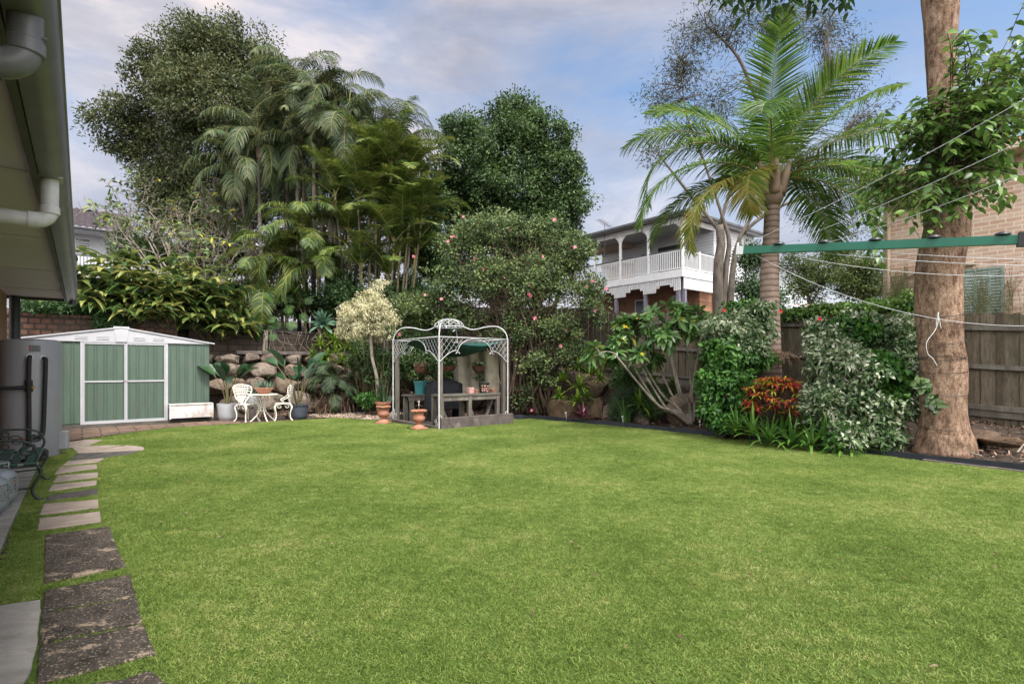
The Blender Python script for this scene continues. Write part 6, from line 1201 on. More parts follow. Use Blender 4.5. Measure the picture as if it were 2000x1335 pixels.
def palm(name, label, base, top_, rad, fr, seed, leaf='palmdark', L=2.2, group=None, shaft=.9, shaftmat='shaft', ll=.5, lw=.035, hang=.45, nl=46, protos=4, bend=95, bark='palmtrunk', lean=.0):
    g = np.random.default_rng(seed); t = thing(name, label, 'palm', base, 0, group); b = np.array(base, float); tp = np.array(top_, float); mid = (b+tp)/2+np.array([lean, 0, 0]); c, rr = trunkline([b, mid, tp], rad)
    mb = MB(); mb.tube(c, rr, 14); mb.build('trunk', M['palmgrey' if bark == 'palmtrunk' else bark], t, smooth=True, world=True); d = unit(c[-1]-c[-3])
    mb = MB(); mb.tube([tp-d*shaft, tp-d*shaft*.85, tp-d*shaft*.4, tp, tp+d*.12], [rad[-1]*1.05, rad[-1]*1.6, rad[-1]*1.45, rad[-1]*.8, rad[-1]*.25], 12); mb.build('crownshaft', M[shaftmat], t, smooth=True, world=True)
    pr = []
    for i, (az, el) in enumerate(fr):
        k = (round(el/25), i % protos)
        m_ = frond_mesh(L*g.uniform(.85, 1.1), el, bend*g.uniform(.8, 1.15), nl, ll, lw, hang*g.uniform(.7, 1.3), g, .35) if len(pr) < 7 else None
        if m_ is not None: o = place_frond(m_, 'frond', [M['rachis'], LM[leaf]], t, tuple(tp-b), R(az)); pr.append((el, o))
        else:
            src = min(pr, key=lambda q: abs(q[0]-el)+g.random()*8)[1]; o = src.copy(); COL.objects.link(o); o.parent = t; o.location = tuple(tp-b); o.rotation_euler = (0, 0, R(az)); s = g.uniform(.85, 1.1); o.scale = (s, s, s)
    mb = MB(); mb.tube([tp, tp+d*L*.42, tp+d*L*.5+np.array([.01, 0, .1])], [.02, .012, .003], 6); mb.build('spear_leaf', M['rachis'], t, smooth=True, world=True); return t
def ringf(n, els, j=0): return [(j+i*360/n+((i*37) % 23-11), els[i % len(els)]) for i in range(n)]
def gz(px, Y, off=0): x, y = PX(px, 0, Y)[:2]; return (x, y, terr(x, y)+off)
GP = 'slender tall palms of the back garden'
palm('slender_palm', 'slender palm leaning left, its drooping crown before the big tree', gz(522, 19), PX(505, 262, 19), (.085, .065, .055), ringf(15, (65, 20, -15, 45, 5, 75, -30)), 31, group=GP, L=2.3, leaf='palmdark', ll=.62, lw=.03, nl=56, hang=.7, bend=75, lean=-.1)
palm('slender_palm', 'tallest slender palm, straight pale trunk, crown against the sky', gz(612, 18.6), PX(615, 200, 18.6), (.09, .07, .06), ringf(15, (75, 45, 10, 62, 25, -10, -30)), 32, group=GP, L=2.1, leaf='palmdark', ll=.55, lw=.03, nl=54, hang=.5, bend=70)
palm('slender_palm', 'slender palm with a trunk slanting up to the right', gz(632, 18.2), PX(676, 240, 18.2), (.085, .07, .06), ringf(15, (70, 30, 0, 50, 15, -20, -35)), 33, group=GP, L=2.1, leaf='palmdark', ll=.58, lw=.03, nl=54, hang=.65, bend=72, lean=-.12)
palm('slender_palm', 'thin palm half hidden behind the tallest one', gz(618, 20.5), PX(640, 238, 20.5), (.07, .055, .05), ringf(13, (70, 35, 5, 50, -25)), 34, group=GP, L=2.2, leaf='palmdark', ll=.55, lw=.03, nl=50, hang=.6, bend=75)
palm('slender_palm', 'slender palm whose curved frond reaches furthest right over the sky', gz(735, 19.5), PX(738, 252, 19.5), (.09, .07, .06), [(5, 55), (20, 38), (70, 60), (130, 45), (180, 30), (220, 60), (265, 20), (310, 40), (340, 65), (350, 10)], 35, group=GP, L=2.5, leaf='palmdark', ll=.55, lw=.03, nl=54, hang=.5, bend=80)
palm('slender_palm', 'slender palm with a dark crown just left of the cane palms', gz(560, 20), PX(560, 325, 20), (.07, .055, .05), ringf(13, (60, 20, -10, 40, -35)), 36, group=GP, L=2.2, leaf='palmdark', ll=.55, lw=.03, nl=50, hang=.7, bend=75)
for i, (px, tx, ty, lab) in enumerate([(585, 578, 165, 'slender palm crown tucked left of the tallest one, before the big tree'), (655, 655, 185, 'slender palm crown just right of the tallest one'), (690, 705, 245, 'slender palm right of the slanting trunk'), (600, 590, 275, 'lower slender palm between leftmost and tallest ones'), (760, 785, 285, 'lower slender palm at the right, over the cane palms'), (640, 648, 320, 'low slender palm crossing the slanting trunk'), (500, 468, 330, 'low slender palm at the left, against the big tree')]):
    palm('slender_palm', lab, gz(px, 19+.3*(i % 4)), PX(tx, ty, 19+.3*(i % 3)), (.075, .06, .05), ringf(14, (74, 40, 8, 58, -15, 25, -35), i*31), 140+i, group=GP, L=2.15, leaf='palmdark', ll=.6, lw=.032, nl=54, hang=.8, bend=72)
GC = 'yellowish cane palms forming a clump'
can = [(700, 360, 'at the left edge of the cane clump, rising above the agave'), (720, 300, 'tall in the left half of the cane clump, under the pointed spear'), (745, 330, 'in the centre of the cane clump with orange stem'), (765, 300, 'tallest in the centre of the cane clump'), (790, 340, 'right of centre in the cane clump'), (812, 320, 'at the right edge of the cane clump against the sky'), (800, 400, 'low at the right of the cane clump'), (735, 410, 'low in the middle of the cane clump with a yellowing frond'), (680, 430, 'low at the left of the cane clump'), (770, 450, 'lowest of the cane clump, over the cream tree'), (825, 390, 'against the small dark bushy tree'), (655, 360, 'between slender trunks and cane clump'), (705, 500, 'short one just above the cream tree crown'), (760, 520, 'short one right above the cream tree'), (812, 470, 'short one beside the small dark bushy tree'), (785, 420, 'half way up the right side of the cane clump'), (722, 365, 'half way up the middle of the cane clump'), (765, 380, 'just right of the middle of the cane clump')]
for i, (px, py, lab) in enumerate(can):
    px0 = 735+(px-745)*.55; palm('cane_palm', 'cane palm '+lab, gz(px0, 17.4+.25*(i % 4)), PX(px, py+25, 17.5+.25*(i % 3)), (.04, .035, .03), ringf(9, (84, 62, 74, 45, 78), i*40), 50+i, group=GC, L=1.85, leaf='cane', ll=.5, lw=.028, hang=.3, nl=54, shaft=.6, shaftmat='rachis', bend=58, bark='barkpale' if i % 2 else 'cane')
can2 = 0
low = [(545, 500, 'low cane palm with arching fronds below the big tree'), (590, 450, 'cane palm whose big drooping fronds hang in front of palm trunks'), (620, 520, 'cane palm with yellow hanging frond above the agave'), (520, 560, 'lowest cane palm, fronds touching the monstera leaves')]
for i, (px, py, lab) in enumerate(low):
    palm('cane_palm', lab, gz(px+8, 17.6), PX(px, py, 17.5), (.05, .045, .04), ringf(13, (70, 30, 55, 10, 75, 0), i*50+10), 70+i, group='low cane palms under the slender palms', L=1.9, leaf='cane', ll=.55, lw=.03, hang=.6, nl=60, shaft=.4, shaftmat='rachis', bend=85, bark='cane')
def bigpalm():
    base = PX(1507, 0, 11.2); base = (base[0], base[1], .95); tp = np.array(PX(1505, 352, 11.2)); t = thing('king_palm', 'big green palm with ringed trunk and huge feathery fronds', 'palm', base); g = np.random.default_rng(77)
    c, rr = trunkline([base, PX(1503, 560, 11.2), PX(1506, 470, 11.2), PX(1508, 400, 11.2)], (.21, .185, .155, .145)); mb = MB(); mb.tube(c, rr, 20, wob=lambda u, an: 1+.02*np.sin(an*4+u*5)); mb.build('trunk', M['palmtrunk'], t, smooth=True, world=True)
    mb = MB(); z = np.array([0, 0, 1.]); q = np.array(PX(1508, 402, 11.2)); mb.tube([q, q+z*.12, q+z*.3, q+z*.55, q+z*.8], [.16, .22, .255, .2, .1], 16, wob=lambda u, an: 1+.08*np.sin(an*4+u*2)); mb.build('crownshaft', M['shaft'], t, smooth=True, world=True)
    for k in range(7): a = k*.9; mb = MB(); d_ = np.array([math.cos(a), math.sin(a), 0]); mb.tube(curve([q+z*.22+d_*.17, q+z*.55+d_*.27, q+z*.85+d_*.36], 8), lerp_r([.11, .085, .035], 9), 8); mb.build('leaf_base', M['shaft'], t, smooth=True, world=True)
    FR = [(178, 55, 3.7, 105, 'palm'), (186, 28, 3.5, 75, 'palm'), (200, 8, 3.0, 75, 'palmold'), (168, 56, 3.5, 60, 'palm'), (150, 66, 3.4, 45, 'palm'), (262, 84, 3.1, 30, 'palm'), (300, 72, 3.1, 50, 'palm'), (50, 70, 3.4, 42, 'palm'), (12, 54, 3.8, 28, 'palm'), (352, 40, 4.0, 45, 'palm'), (8, 36, 3.6, 70, 'palm'), (345, 20, 3.3, 60, 'palm'), (335, 2, 2.9, 75, 'palm'), (240, 58, 2.9, 75, 'palm'), (222, 25, 1.9, 110, 'palmold'), (30, 10, 3.0, 60, 'palm'), (90, 55, 3.2, 60, 'palm'), (160, 12, 3.0, 60, 'palm')]
    for az, el, L_, bd, lf in FR:
        m_ = frond_mesh(L_, el, bd, 88, .84 if lf == 'palm' else .62, .034, .42 if el < 60 else .10, g, .22 if el < 60 else .06, .12); place_frond(m_, 'frond', [M['rachis'], LM[lf]], t, tuple(tp-np.array(base)+np.array([0, 0, .0])), R(az), g.uniform(-.15, .15))
    for px, py, r in ((1485, 620, 0), ): pass
bigpalm()
# ---- wispy gum behind the big palm, and its twin trunk
L6 = [lob(*q) for q in [(1370, 60, 17.5, 55, 55), (1330, 130, 17.5, 50, 60), (1290, 200, 17.5, 42, 50), (1275, 290, 17.5, 36, 30), (1440, 50, 17.5, 60, 50), (1520, 40, 17.5, 70, 50), (1610, 60, 18, 60, 50), (1660, 130, 18, 55, 60), (1690, 240, 18, 45, 60), (1600, 200, 18, 60, 60), (1660, 340, 18, 50, 50), (1700, 400, 18, 40, 50), (1600, 420, 18, 50, 40), (1560, 330, 18, 50, 50), (1400, 200, 17.5, 60, 60), (1340, 260, 17.5, 50, 40), (1640, 450, 18, 60, 25)]]
gg = np.random.default_rng(91)
def wispy():
    base = gz(1405, 17.3, -.1); t = thing('wispy_tree', 'airy tree with forked trunk and fine hanging foliage behind the palm', 'tree', base); g = gg; C, out = clump_centres(L6, 1350, g, .1, .45); mb = MB(); foliage(mb, C, out, 12, .26, .16, .032, g, 0, .2, -.5); mb.build('crown', LM['wispy'], t, world=True)
    mb = MB(); b = np.array(base)
    f1 = curve([b, PX(1402, 540, 17.3), PX(1408, 480, 17.3), PX(1405, 440, 17.3)], 10); mb.tube(f1, lerp_r([.17, .15, .12], len(f1)), 9)
    stems = [[(1425, 610), (1432, 520), (1445, 465), (1470, 420), (1500, 370), (1580, 260), (1620, 150)], [(1412, 600), (1418, 520), (1424, 470), (1410, 420), (1380, 330), (1340, 220), (1330, 120)], [(1452, 455), (1480, 430), (1530, 400), (1620, 370), (1690, 330)], [(1405, 440), (1440, 330), (1480, 200), (1500, 60)], [(1404, 450), (1340, 370), (1285, 300)], [(1500, 370), (1560, 330), (1650, 260)], [(1480, 200), (1440, 110), (1380, 50)]]
    pts = []
    for i, s in enumerate(stems): P = curve([PX(x, y, 17.3+.05*i) for x, y in s], 24); P = P if i > 1 else np.concatenate([[b+np.array([.2*(1-i)+.05, 0, 0])], P]); mb.tube(P, lerp_r([.12 if i < 2 else .06, .05, .02], len(P)), 7); pts.append(P)
    A = np.concatenate(pts)
    for _ in range(620):
        q = C[g.integers(len(C))]; dd = np.linalg.norm(A-q, axis=1); s1 = A[np.argmin(dd+g.random(len(A))*.8)]; mb.tube([s1, (s1+q)/2+g.normal(size=3)*.1+np.array([0, 0, .08]), q], [.016, .009, .004], 4)
    mb.build('trunk', M['barkgrey'], t, smooth=True, world=True)
wispy()
# ---- background trees on the right
for i, (lb, px, Y, lo_, lf) in enumerate([('olive tree beyond the fence left of the brick house, dark trunks showing', 1580, 26, [(1560, 510, 40, 30), (1610, 530, 50, 30), (1570, 560, 50, 28), (1640, 500, 45, 20)], 'far'), ('bright green bushy tree touching the brick house corner', 1690, 24, [(1690, 520, 40, 26), (1700, 560, 40, 26), (1660, 555, 36, 26)], 'far'), ('dark little tree between big palm trunk and verandah house', 1475, 24, [(1470, 500, 28, 30), (1465, 560, 30, 30), (1500, 590, 40, 24)], 'shrub'), ('bushy dark tree far behind at left, above the ginger', 255, 24, [(270, 480, 40, 26), (300, 500, 50, 34), (240, 500, 24, 14)], 'dense'), ('dark leafy tree showing between left frangipani and palms', 430, 24, [(420, 500, 60, 40), (480, 500, 50, 50), (380, 520, 60, 30)], 'dense')]):
    b_ = gz(px, Y); tree('background_tree', lb, 'tree', b_, [lob(a, b, Y, c, d) for a, b, c, d in lo_], 190, 46, .28, .14, .06, LM[lf], M['barkgrey'], 100+i, r0=.10, trunk_top=PX(px, 575, Y), inner=.2, rough=.35, group='far trees beyond the yard')
# ---- frangipanis
def frangi(label, base, limbs_, seed, depth, r0, leaf, nleaf, leafL, yel=.05, sway=.55, seg=.36, bark='barkpale', keep=1.0, up=.35):
    g = np.random.default_rng(seed); t = thing('frangipani', label, 'tree', base); b = np.array(base, float); mb = MB(); tips = []
    def grow(p, d, L, r, k):
        e = p+d*L; m_ = (p+e)/2+g.normal(size=3)*L*.08; P = curve([p, m_, e], 4); mb.tube(P, np.linspace(r, r*.78, len(P)), 7)
        if k == 0: tips.append((e, d)); return
        for _ in range(2 if g.random() < .6 else 3):
            nd = unit(d+g.normal(size=3)*sway+np.array([0, 0, up*.4])); grow(e, nd, L*g.uniform(.72, .95), r*.72, k-1)
    for (q, n_) in limbs_:
        q = np.array(q, float); st = b+(q-b)*0; m_ = b*.5+q*.5+np.array([0, 0, -.10*np.linalg.norm(q-b)])+g.normal(size=3)*.07; m2 = b*.75+q*.25+g.normal(size=3)*.05; P = curve([b+np.array([0, 0, .02]), m2, m_, q], 12); mb.tube(P, np.linspace(r0, r0*.45, len(P)), 8)
        for _ in range(n_): grow(q, unit(unit(q-b)*.6+np.array([0, 0, up])+g.normal(size=3)*sway), seg*g.uniform(.8, 1.2), r0*.42, depth)
    mb.build('trunk', M[bark], t, smooth=True, world=True); P = []; D = []; N_ = []; Ls = []
    yP = []; yD = []; yN = []
    for e, d in tips:
        if g.random() > keep: continue
        n = int(nleaf*g.uniform(.7, 1.3))
        for j in range(n):
            a = j*2.4+g.random(); s1 = unit(np.cross(d, [.1, .2, 1])); s2 = np.cross(d, s1); dd = unit(s1*math.cos(a)+s2*math.sin(a)+d*g.uniform(.05, .9)+np.array([0, 0, .12]))
            (yP if g.random() < yel else P).append(e-d*.03*(j % 3))
            if len(yP) > len(yD): yD.append(dd); yN.append(unit(d+g.normal(size=3)*.3+[0, 0, .5]))
            else: D.append(dd); N_.append(unit(d+g.normal(size=3)*.3+[0, 0, .5]))
    mb = MB(); blades(mb, P, D, N_, leafL*g.uniform(.7, 1.15, len(P)), leafL*.31*g.uniform(.85, 1.15, len(P)), (.12, .6, .92, 1, .7, 0), g.uniform(.05, .4, len(P)), .12); mb.build('leaves', leaf, t, world=True, smooth=True)
    if yP: mb = MB(); blades(mb, yP, yD, yN, leafL*.9, leafL*.28, (.12, .6, 1, .9, 0), .5, .12); mb.build('yellow_leaves', LM['yellow'], t, world=True, smooth=True)
    return t
q_ = lambda L_, Y: [(PX(x, y, Y+dy), n) for x, y, n, dy in L_]
bp_ = PX(1352, 835, 11.6); frangi('frangipani with large glossy leaves and a fan of grey limbs by the boulders', (bp_[0], bp_[1], .04), q_([(1262, 735, 2, 0), (1225, 695, 2, .1), (1200, 690, 1, -.4), (1262, 665, 2, .5), (1310, 690, 2, -.3), (1340, 665, 2, .2), (1385, 700, 2, .3), (1300, 655, 2, -.5), (1230, 660, 2, .4), (1370, 650, 2, -.2)], 11.6), 5, 3, .042, LM['frangi'], 10, .25, .05, seg=.19, sway=.62, bark='barkpale', up=.5)
bp_ = gz(410, 19.3, 0); frangi('leggy half-bare frangipani with pale twigs above the ginger leaves', bp_, q_([(330, 490, 3, 0), (290, 470, 3, .2), (260, 470, 2, 0), (340, 450, 3, .4), (390, 460, 3, 0), (430, 455, 3, .3), (460, 490, 3, 0), (420, 510, 3, -.4), (360, 510, 3, -.5), (300, 430, 2, .5), (370, 420, 2, .3), (310, 500, 3, -.5), (450, 520, 3, -.5), (240, 455, 2, .3)], 19.3), 8, 4, .055, LM['hib'], 5, .24, .07, seg=.50, sway=.62, keep=.34, up=.12)
# ---- ginger and other leafy clumps: leaves ranked along arching canes
def canes(name, label, cat, base, n, h, spreadr, per, L, Wd, leaf, seed, droop=.5, arch=.8, prof=(.1, .7, 1, .85, .45, 0), flat=(1, 1), z0=.15, group=None, stem='cane', stemr=.01):
    g = np.random.default_rng(seed); t = thing(name, label, cat, base, 0, group); P = []; D = []; N_ = []; st = MB(); b = np.array(base, float)
    for k in range(n):
        a = g.uniform(0, 2*np.pi); r0 = g.uniform(0, .45)*spreadr; p0 = b+np.array([math.cos(a)*r0*flat[0], math.sin(a)*r0*flat[1], 0]); hh = h*g.uniform(.5, 1.05); rr_ = spreadr*g.uniform(.35, 1)*arch; e = b+np.array([math.cos(a)*(r0+rr_)*flat[0], math.sin(a)*(r0+rr_)*flat[1], hh*g.uniform(.55, 1)])
        m_ = (p0+e)/2+np.array([0, 0, hh*.28]); c = curve([p0, m_, e], 10); st.tube(c, lerp_r([stemr, stemr*.4], len(c)), 5)
        for j in range(per):
            f = .3+.7*j/(per-1) if per > 1 else 1; i = min(len(c)-2, int(f*(len(c)-1))); tt = unit(c[i+1]-c[i]); sd = unit(np.cross(tt, [0, 0, 1])); s = 1 if j % 2 else -1
            P.append(c[i]); D.append(unit(tt*.8+sd*s*.9+np.array([0, 0, .1])+g.normal(size=3)*.15)); N_.append(unit(np.array([0, 0, 1])+g.normal(size=3)*.25))
    n_ = len(P); mb = MB(); blades(mb, P, D, N_, L*g.uniform(.7, 1.2, n_), Wd*g.uniform(.8, 1.15, n_), prof, droop*g.uniform(.4, 1.6, n_), .14); st.build('stems', M[stem], t, smooth=True, world=True); mb.build('leaves', leaf, t, smooth=True, world=True); return t
def at(px, Y, z): x, y = PX(px, 0, Y)[:2]; return (x, y, z)
GG = 'variegated shell gingers on the upper terrace'
def atb(px, b, z):
    r = (px-1000)/F; a = (r*b*U1[1]-b*U1[0])/(U2[0]-r*U2[1]); return W(a, b, z)
for i, (px, B, z, n, h, sp, lab) in enumerate([(300, 18.7, 2.35, 150, 2.4, 1.6, 'tallest variegated ginger clump, centred above the shed roof'), (215, 18.2, 2.35, 80, 1.6, 1.3, 'variegated ginger clump leaning left over the white balustrade'), (385, 18.6, 2.35, 70, 1.5, 1.2, 'variegated ginger clump right of the tallest one'), (430, 17.75, 2.1, 46, .8, 1.0, 'low yellow-striped ginger hanging over the boulder wall'), (345, 17.6, 2.4, 50, .7, 1.1, 'low ginger between the shed ridge and the boulder wall'), (265, 17.7, 2.45, 60, .8, 1.1, 'low ginger leaves just above the shed ridge')]):
    canes('shell_ginger', lab, 'plant', atb(px, B, z), n, h, sp, 10, .62 if i < 3 else .48, .155, LM['ginger'], 200+i, droop=.38, arch=1.0, group=GG)
# foliage masses (shrubs)
def bush(name, label, cat, lobes, n, per, spread, L, Wd, leaf, seed, base, group=None, inner=.3, big=None, stems=10, up=.5, rough=.3, droop=-.1, bark='barkbrown', partn='foliage'):
    g = np.random.default_rng(seed); t = thing(name, label, cat, base, 0, group); C, out = clump_centres(lobes, n, g, inner, rough); mb = MB(); foliage(mb, C, out, per, spread, L, Wd, g, 0, up, droop, 1.0, big); mb.build(partn, leaf, t, world=True)
    mb = MB(); b = np.array(base, float)
    for _ in range(stems): c = C[g.integers(len(C))]; P = curve([b+g.normal(size=3)*[.1, .1, 0], (b+c)/2+g.normal(size=3)*.1, c], 7); mb.tube(P, np.linspace(.02, .005, len(P)), 5)
    mb.build('stems', M[bark], t, smooth=True, world=True); return t
bush('leafy_shrub', 'bright feathery green shrub between ginger and palm trunks', 'shrub', [lob(430, 585, 17.6, 42, 34), lob(470, 570, 17.8, 34, 24)], 120, 60, .12, .08, .03, LM['shrub'], 210, at(440, 17.6, 2.35))
bush('leafy_shrub', 'dark low shrubs along the top of the reddish block wall', 'shrub', [lob(90, 600, 13.2, 60, 12), lob(150, 598, 13.7, 44, 22), lob(200, 612, 14.0, 40, 24), lob(60, 598, 12.9, 30, 8), lob(210, 630, 13.8, 30, 12)], 230, 60, .10, .12, .035, LM['shrub'], 211, (PX(130, 0, 13.8)[0], 13.8, 2.5))
bush('leafy_shrub', 'deep green undergrowth below the cane palms', 'shrub', [lob(540, 590, 17.6, 60, 34), lob(600, 590, 17.8, 50, 34), lob(680, 580, 17.8, 60, 50), lob(760, 590, 17.8, 60, 44), lob(800, 560, 18.3, 36, 24)], 330, 60, .16, .13, .05, LM['shrub'], 212, at(650, 17.7, 2.35))
bush('leafy_shrub', 'shrub with yellowish leaves behind the cream weeping tree', 'shrub', [lob(800, 600, 16.8, 50, 30), lob(770, 640, 16.6, 40, 30), lob(850, 625, 16.4, 60, 24)], 190, 55, .13, .09, .05, LM['hib'], 213, at(800, 16.6, 1.9))
bush('fig_hedge', 'dark green creeping hedge seen through the arbour', 'hedge', [lob(800, 705, 15.9, 60, 40), lob(860, 710, 15.8, 50, 44), lob(745, 720, 16.1, 40, 40), lob(900, 740, 15.6, 40, 36), lob(830, 665, 16.2, 60, 24), lob(960, 700, 15.6, 40, 40), lob(700, 700, 16.6, 30, 40)], 640, 62, .11, .07, .042, LM['dense'], 214, at(820, 15.9, .3))
canes('fern', 'dark fern with dense fronds behind the pale trunk of the cream tree', 'fern', at(715, 15.7, .6), 30, 1.5, .7, 16, .22, .04, LM['fern'], 215, droop=.4)
canes('fern', 'dark green leafy plant left of the arbour post', 'fern', at(745, 15.2, .3), 22, 1.5, .5, 14, .2, .05, LM['shrub'], 216, droop=.4)
bush('leafy_shrub', 'little white-flowered leafy plant at the left foot of the arbour', 'shrub', [lob(725, 778, 15.0, 30, 16)], 40, 50, .08, .10, .035, LM['green'], 217, at(725, 15.0, 0))
# cream weeping tree
g = np.random.default_rng(230); cb = at(738, 15.0, 0); ct = thing('cream_tree', 'small standard tree with a weeping cream variegated crown', 'tree', cb)
CL = [lob(*q) for q in [(718, 605, 15, 52, 30, 45), (690, 615, 15, 30, 28, 30), (752, 610, 15, 24, 30, 30), (728, 578, 15, 26, 20, 25), (742, 556, 15, 12, 12, 12), (756, 548, 15, 6, 8, 8), (664, 645, 15, 10, 16, 12), (776, 622, 15, 8, 14, 10), (690, 655, 15, 22, 10, 20), (745, 652, 15, 20, 12, 20), (712, 640, 15, 40, 20, 34), (768, 630, 15, 8, 16, 10), (670, 630, 15, 12, 22, 14)]]
C, out = clump_centres(CL, 420, g, .3, .35); mb = MB(); foliage(mb, C, out, 36, .075, .06, .027, g, 0, .3, -1.4); mb.build('crown', LM['cream'], ct, world=True)
mb = MB(); P = curve([cb, PX(736, 740, 15), PX(727, 700, 15), PX(724, 655, 15), PX(722, 640, 15)], 20); mb.tube(P, lerp_r([.055, .045, .04, .035], len(P)), 9, wob=lambda u, an: 1+.06*np.sin(u*60+an))
for _ in range(30): c = C[g.integers(len(C))]; s1 = P[-1-g.integers(0, 3)]; mb.tube(curve([s1, (s1+c)/2+np.array([0, 0, .12]), c], 5), np.linspace(.016, .004, 5), 5) if False else mb.tube([s1, (s1+c)/2+np.array([0, 0, .1]), c], [.016, .009, .004], 5)
mb.build('trunk', M['barkpale'], ct, smooth=True, world=True)
# rosettes: agave, bromeliads, strap leaved clumps
def rosette(name, label, cat, loc, n, L, Wd, leaf, seed, el=(10, 75), prof=(.5, .85, 1, .8, 0), droop=.25, group=None, leaf2=None, n2=0, fold=.2, zs=0):
    g = np.random.default_rng(seed); t = thing(name, label, cat, loc, 0, group)
    for nn, lf, nm, ee, sc_f in ((n, leaf, 'leaves', el, 1), (n2, leaf2, 'centre_leaves', (45, 85), .62)):
        if not nn: continue
        a = np.arange(nn)*2.39996+g.random(); e = np.radians(np.linspace(ee[0], ee[1], nn)+g.normal(size=nn)*5); D = np.c_[np.cos(a)*np.cos(e), np.sin(a)*np.cos(e), np.sin(e)]; N_ = np.c_[-np.cos(a)*np.sin(e), -np.sin(a)*np.sin(e), np.cos(e)]; mb = MB()
        blades(mb, np.c_[g.normal(size=(nn, 2))*.015, np.full(nn, zs)], D, N_, L*sc_f*g.uniform(.8, 1.1, nn), Wd*g.uniform(.85, 1.1, nn), prof, droop*np.cos(e)*g.uniform(.6, 1.4, nn), fold); mb.build(nm, lf, t, smooth=True)
    return t
ag = rosette('agave', 'pale blue-green agave rosette on the top of the wall', 'plant', PX(632, 632, 17.0), 26, .50, .13, LM['agave'], 240, (-15, 80), (.55, .8, 1, .8, 0), .1); ag.rotation_euler = (R(35), 0, 0)
mb = MB(); mb.tube([(0, -.2, -.5), (0, -.05, -.2), (0, 0, 0.02)], [.05, .05, .04], 8); mb.build('stem', M['barkbrown'], ag, smooth=True)
# monstera: notched leaves
def monstera():
    g = np.random.default_rng(241)
    for i, (px, py, Y, s, lab) in enumerate([(500, 595, 17.2, 1, 'monstera leaves hanging below the green shrub'), (545, 620, 17.0, 1.1, 'large split-leaved monstera right above the boulder wall'), (580, 600, 17.2, .9, 'split-leaved monstera just left of the agave'), (515, 642, 16.8, .8, 'lowest monstera trailing over the wall top'), (470, 625, 17, .8, 'monstera between ginger and the large split-leaved one')]):
        base = PX(px, py, Y); t = thing('monstera', lab, 'plant', base, 0, 'monsteras on the terrace edge'); mb = MB(); st = MB()
        for k in range(6):
            a = k*2.4+px; s_ = s; rr0 = .2+.07*k; c = np.array([math.cos(a)*rr0*1.3*s, -.12-.05*k, .1+math.sin(a)*rr0*.9*s]); s = s*.72; st.tube(curve([(0, .1, -.15), c*.5+np.array([0, 0, .08]), c], 6), .008, 5); ax = unit(np.array([math.cos(a)*1.0, -.25, -.55+math.sin(a)*.6])); nn = unit(np.array([math.cos(a)*.15, -1, .45])); sd = unit(np.cross(ax, nn)); Ln = .42*s*g.uniform(.8, 1.15)
            blades(mb, [c], [ax], [nn], Ln*.95, .075*s, (.6, 1, 1, .6, 0), .15, .1)
            for sg in (1, -1):
                for j in range(8):
                    f = j/8; blades(mb, [c+ax*Ln*f*.85], [unit(sd*sg+ax*(f*1.3-.25))], [nn], .24*s*math.sin(math.pi*(.25+f*.62)), .036*s, (.9, 1, .9, .35), .12, .05)
            s = s_
        mb.build('leaves', LM['mons'], t, smooth=True); st.build('stems', M['cane'], t, smooth=True)
monstera()
for i, (px, lab) in enumerate([(292, 'snake plant leftmost of three upright clumps over the shed roof'), (318, 'snake plant clump in the middle behind the shed ridge'), (345, 'tallest snake plant clump, right behind the shed ridge')]):
    rosette('snake_plant', lab, 'plant', atb(px, 17.45, 2.5), 14, .55, .05, LM['fern'], 250+i, (62, 88), (.8, 1, .95, .7, 0), .0, 'snake plants behind the shed')
# cycad-like dark plant, yellow bromeliads on the wall
cy = thing('cycad', 'dark palm-like plant with many feathery fronds at the foot of the boulder wall', 'plant', at(650, 15.5, .55))
g = np.random.default_rng(260)
for k in range(30): place_frond(frond_mesh(g.uniform(.75, 1.1), g.uniform(5, 75), 95, 34, .26, .026, .3, g, .3, .06), 'frond', [M['rachis'], LM['fern']], cy, (0, 0, g.uniform(-.1, .55)), R(k*137.5))
mb = MB(); mb.tube([(0, 0, -.6), (0, 0, 0), (.02, 0, .5)], [.09, .08, .06], 9); mb.build('stem', M['barkbrown'], cy, smooth=True)
mb = MB(); g = np.random.default_rng(261); n = 150; P = np.c_[g.normal(size=n)*.35, g.normal(size=n)*.15, g.uniform(.1, .7, n)]; blades(mb, P, unit(np.c_[g.normal(size=(n, 2))*.5, -np.ones(n)]), rdir(n, 0, g), .45, .012, (1, 1, .5), .1); top(mb, 'dry_fronds', LM['dry'], 'hanging dry brown leaves under the spiky plant', 'dry leaves', at(640, 15.3, .1))
GBr = 'green and yellow bromeliads'
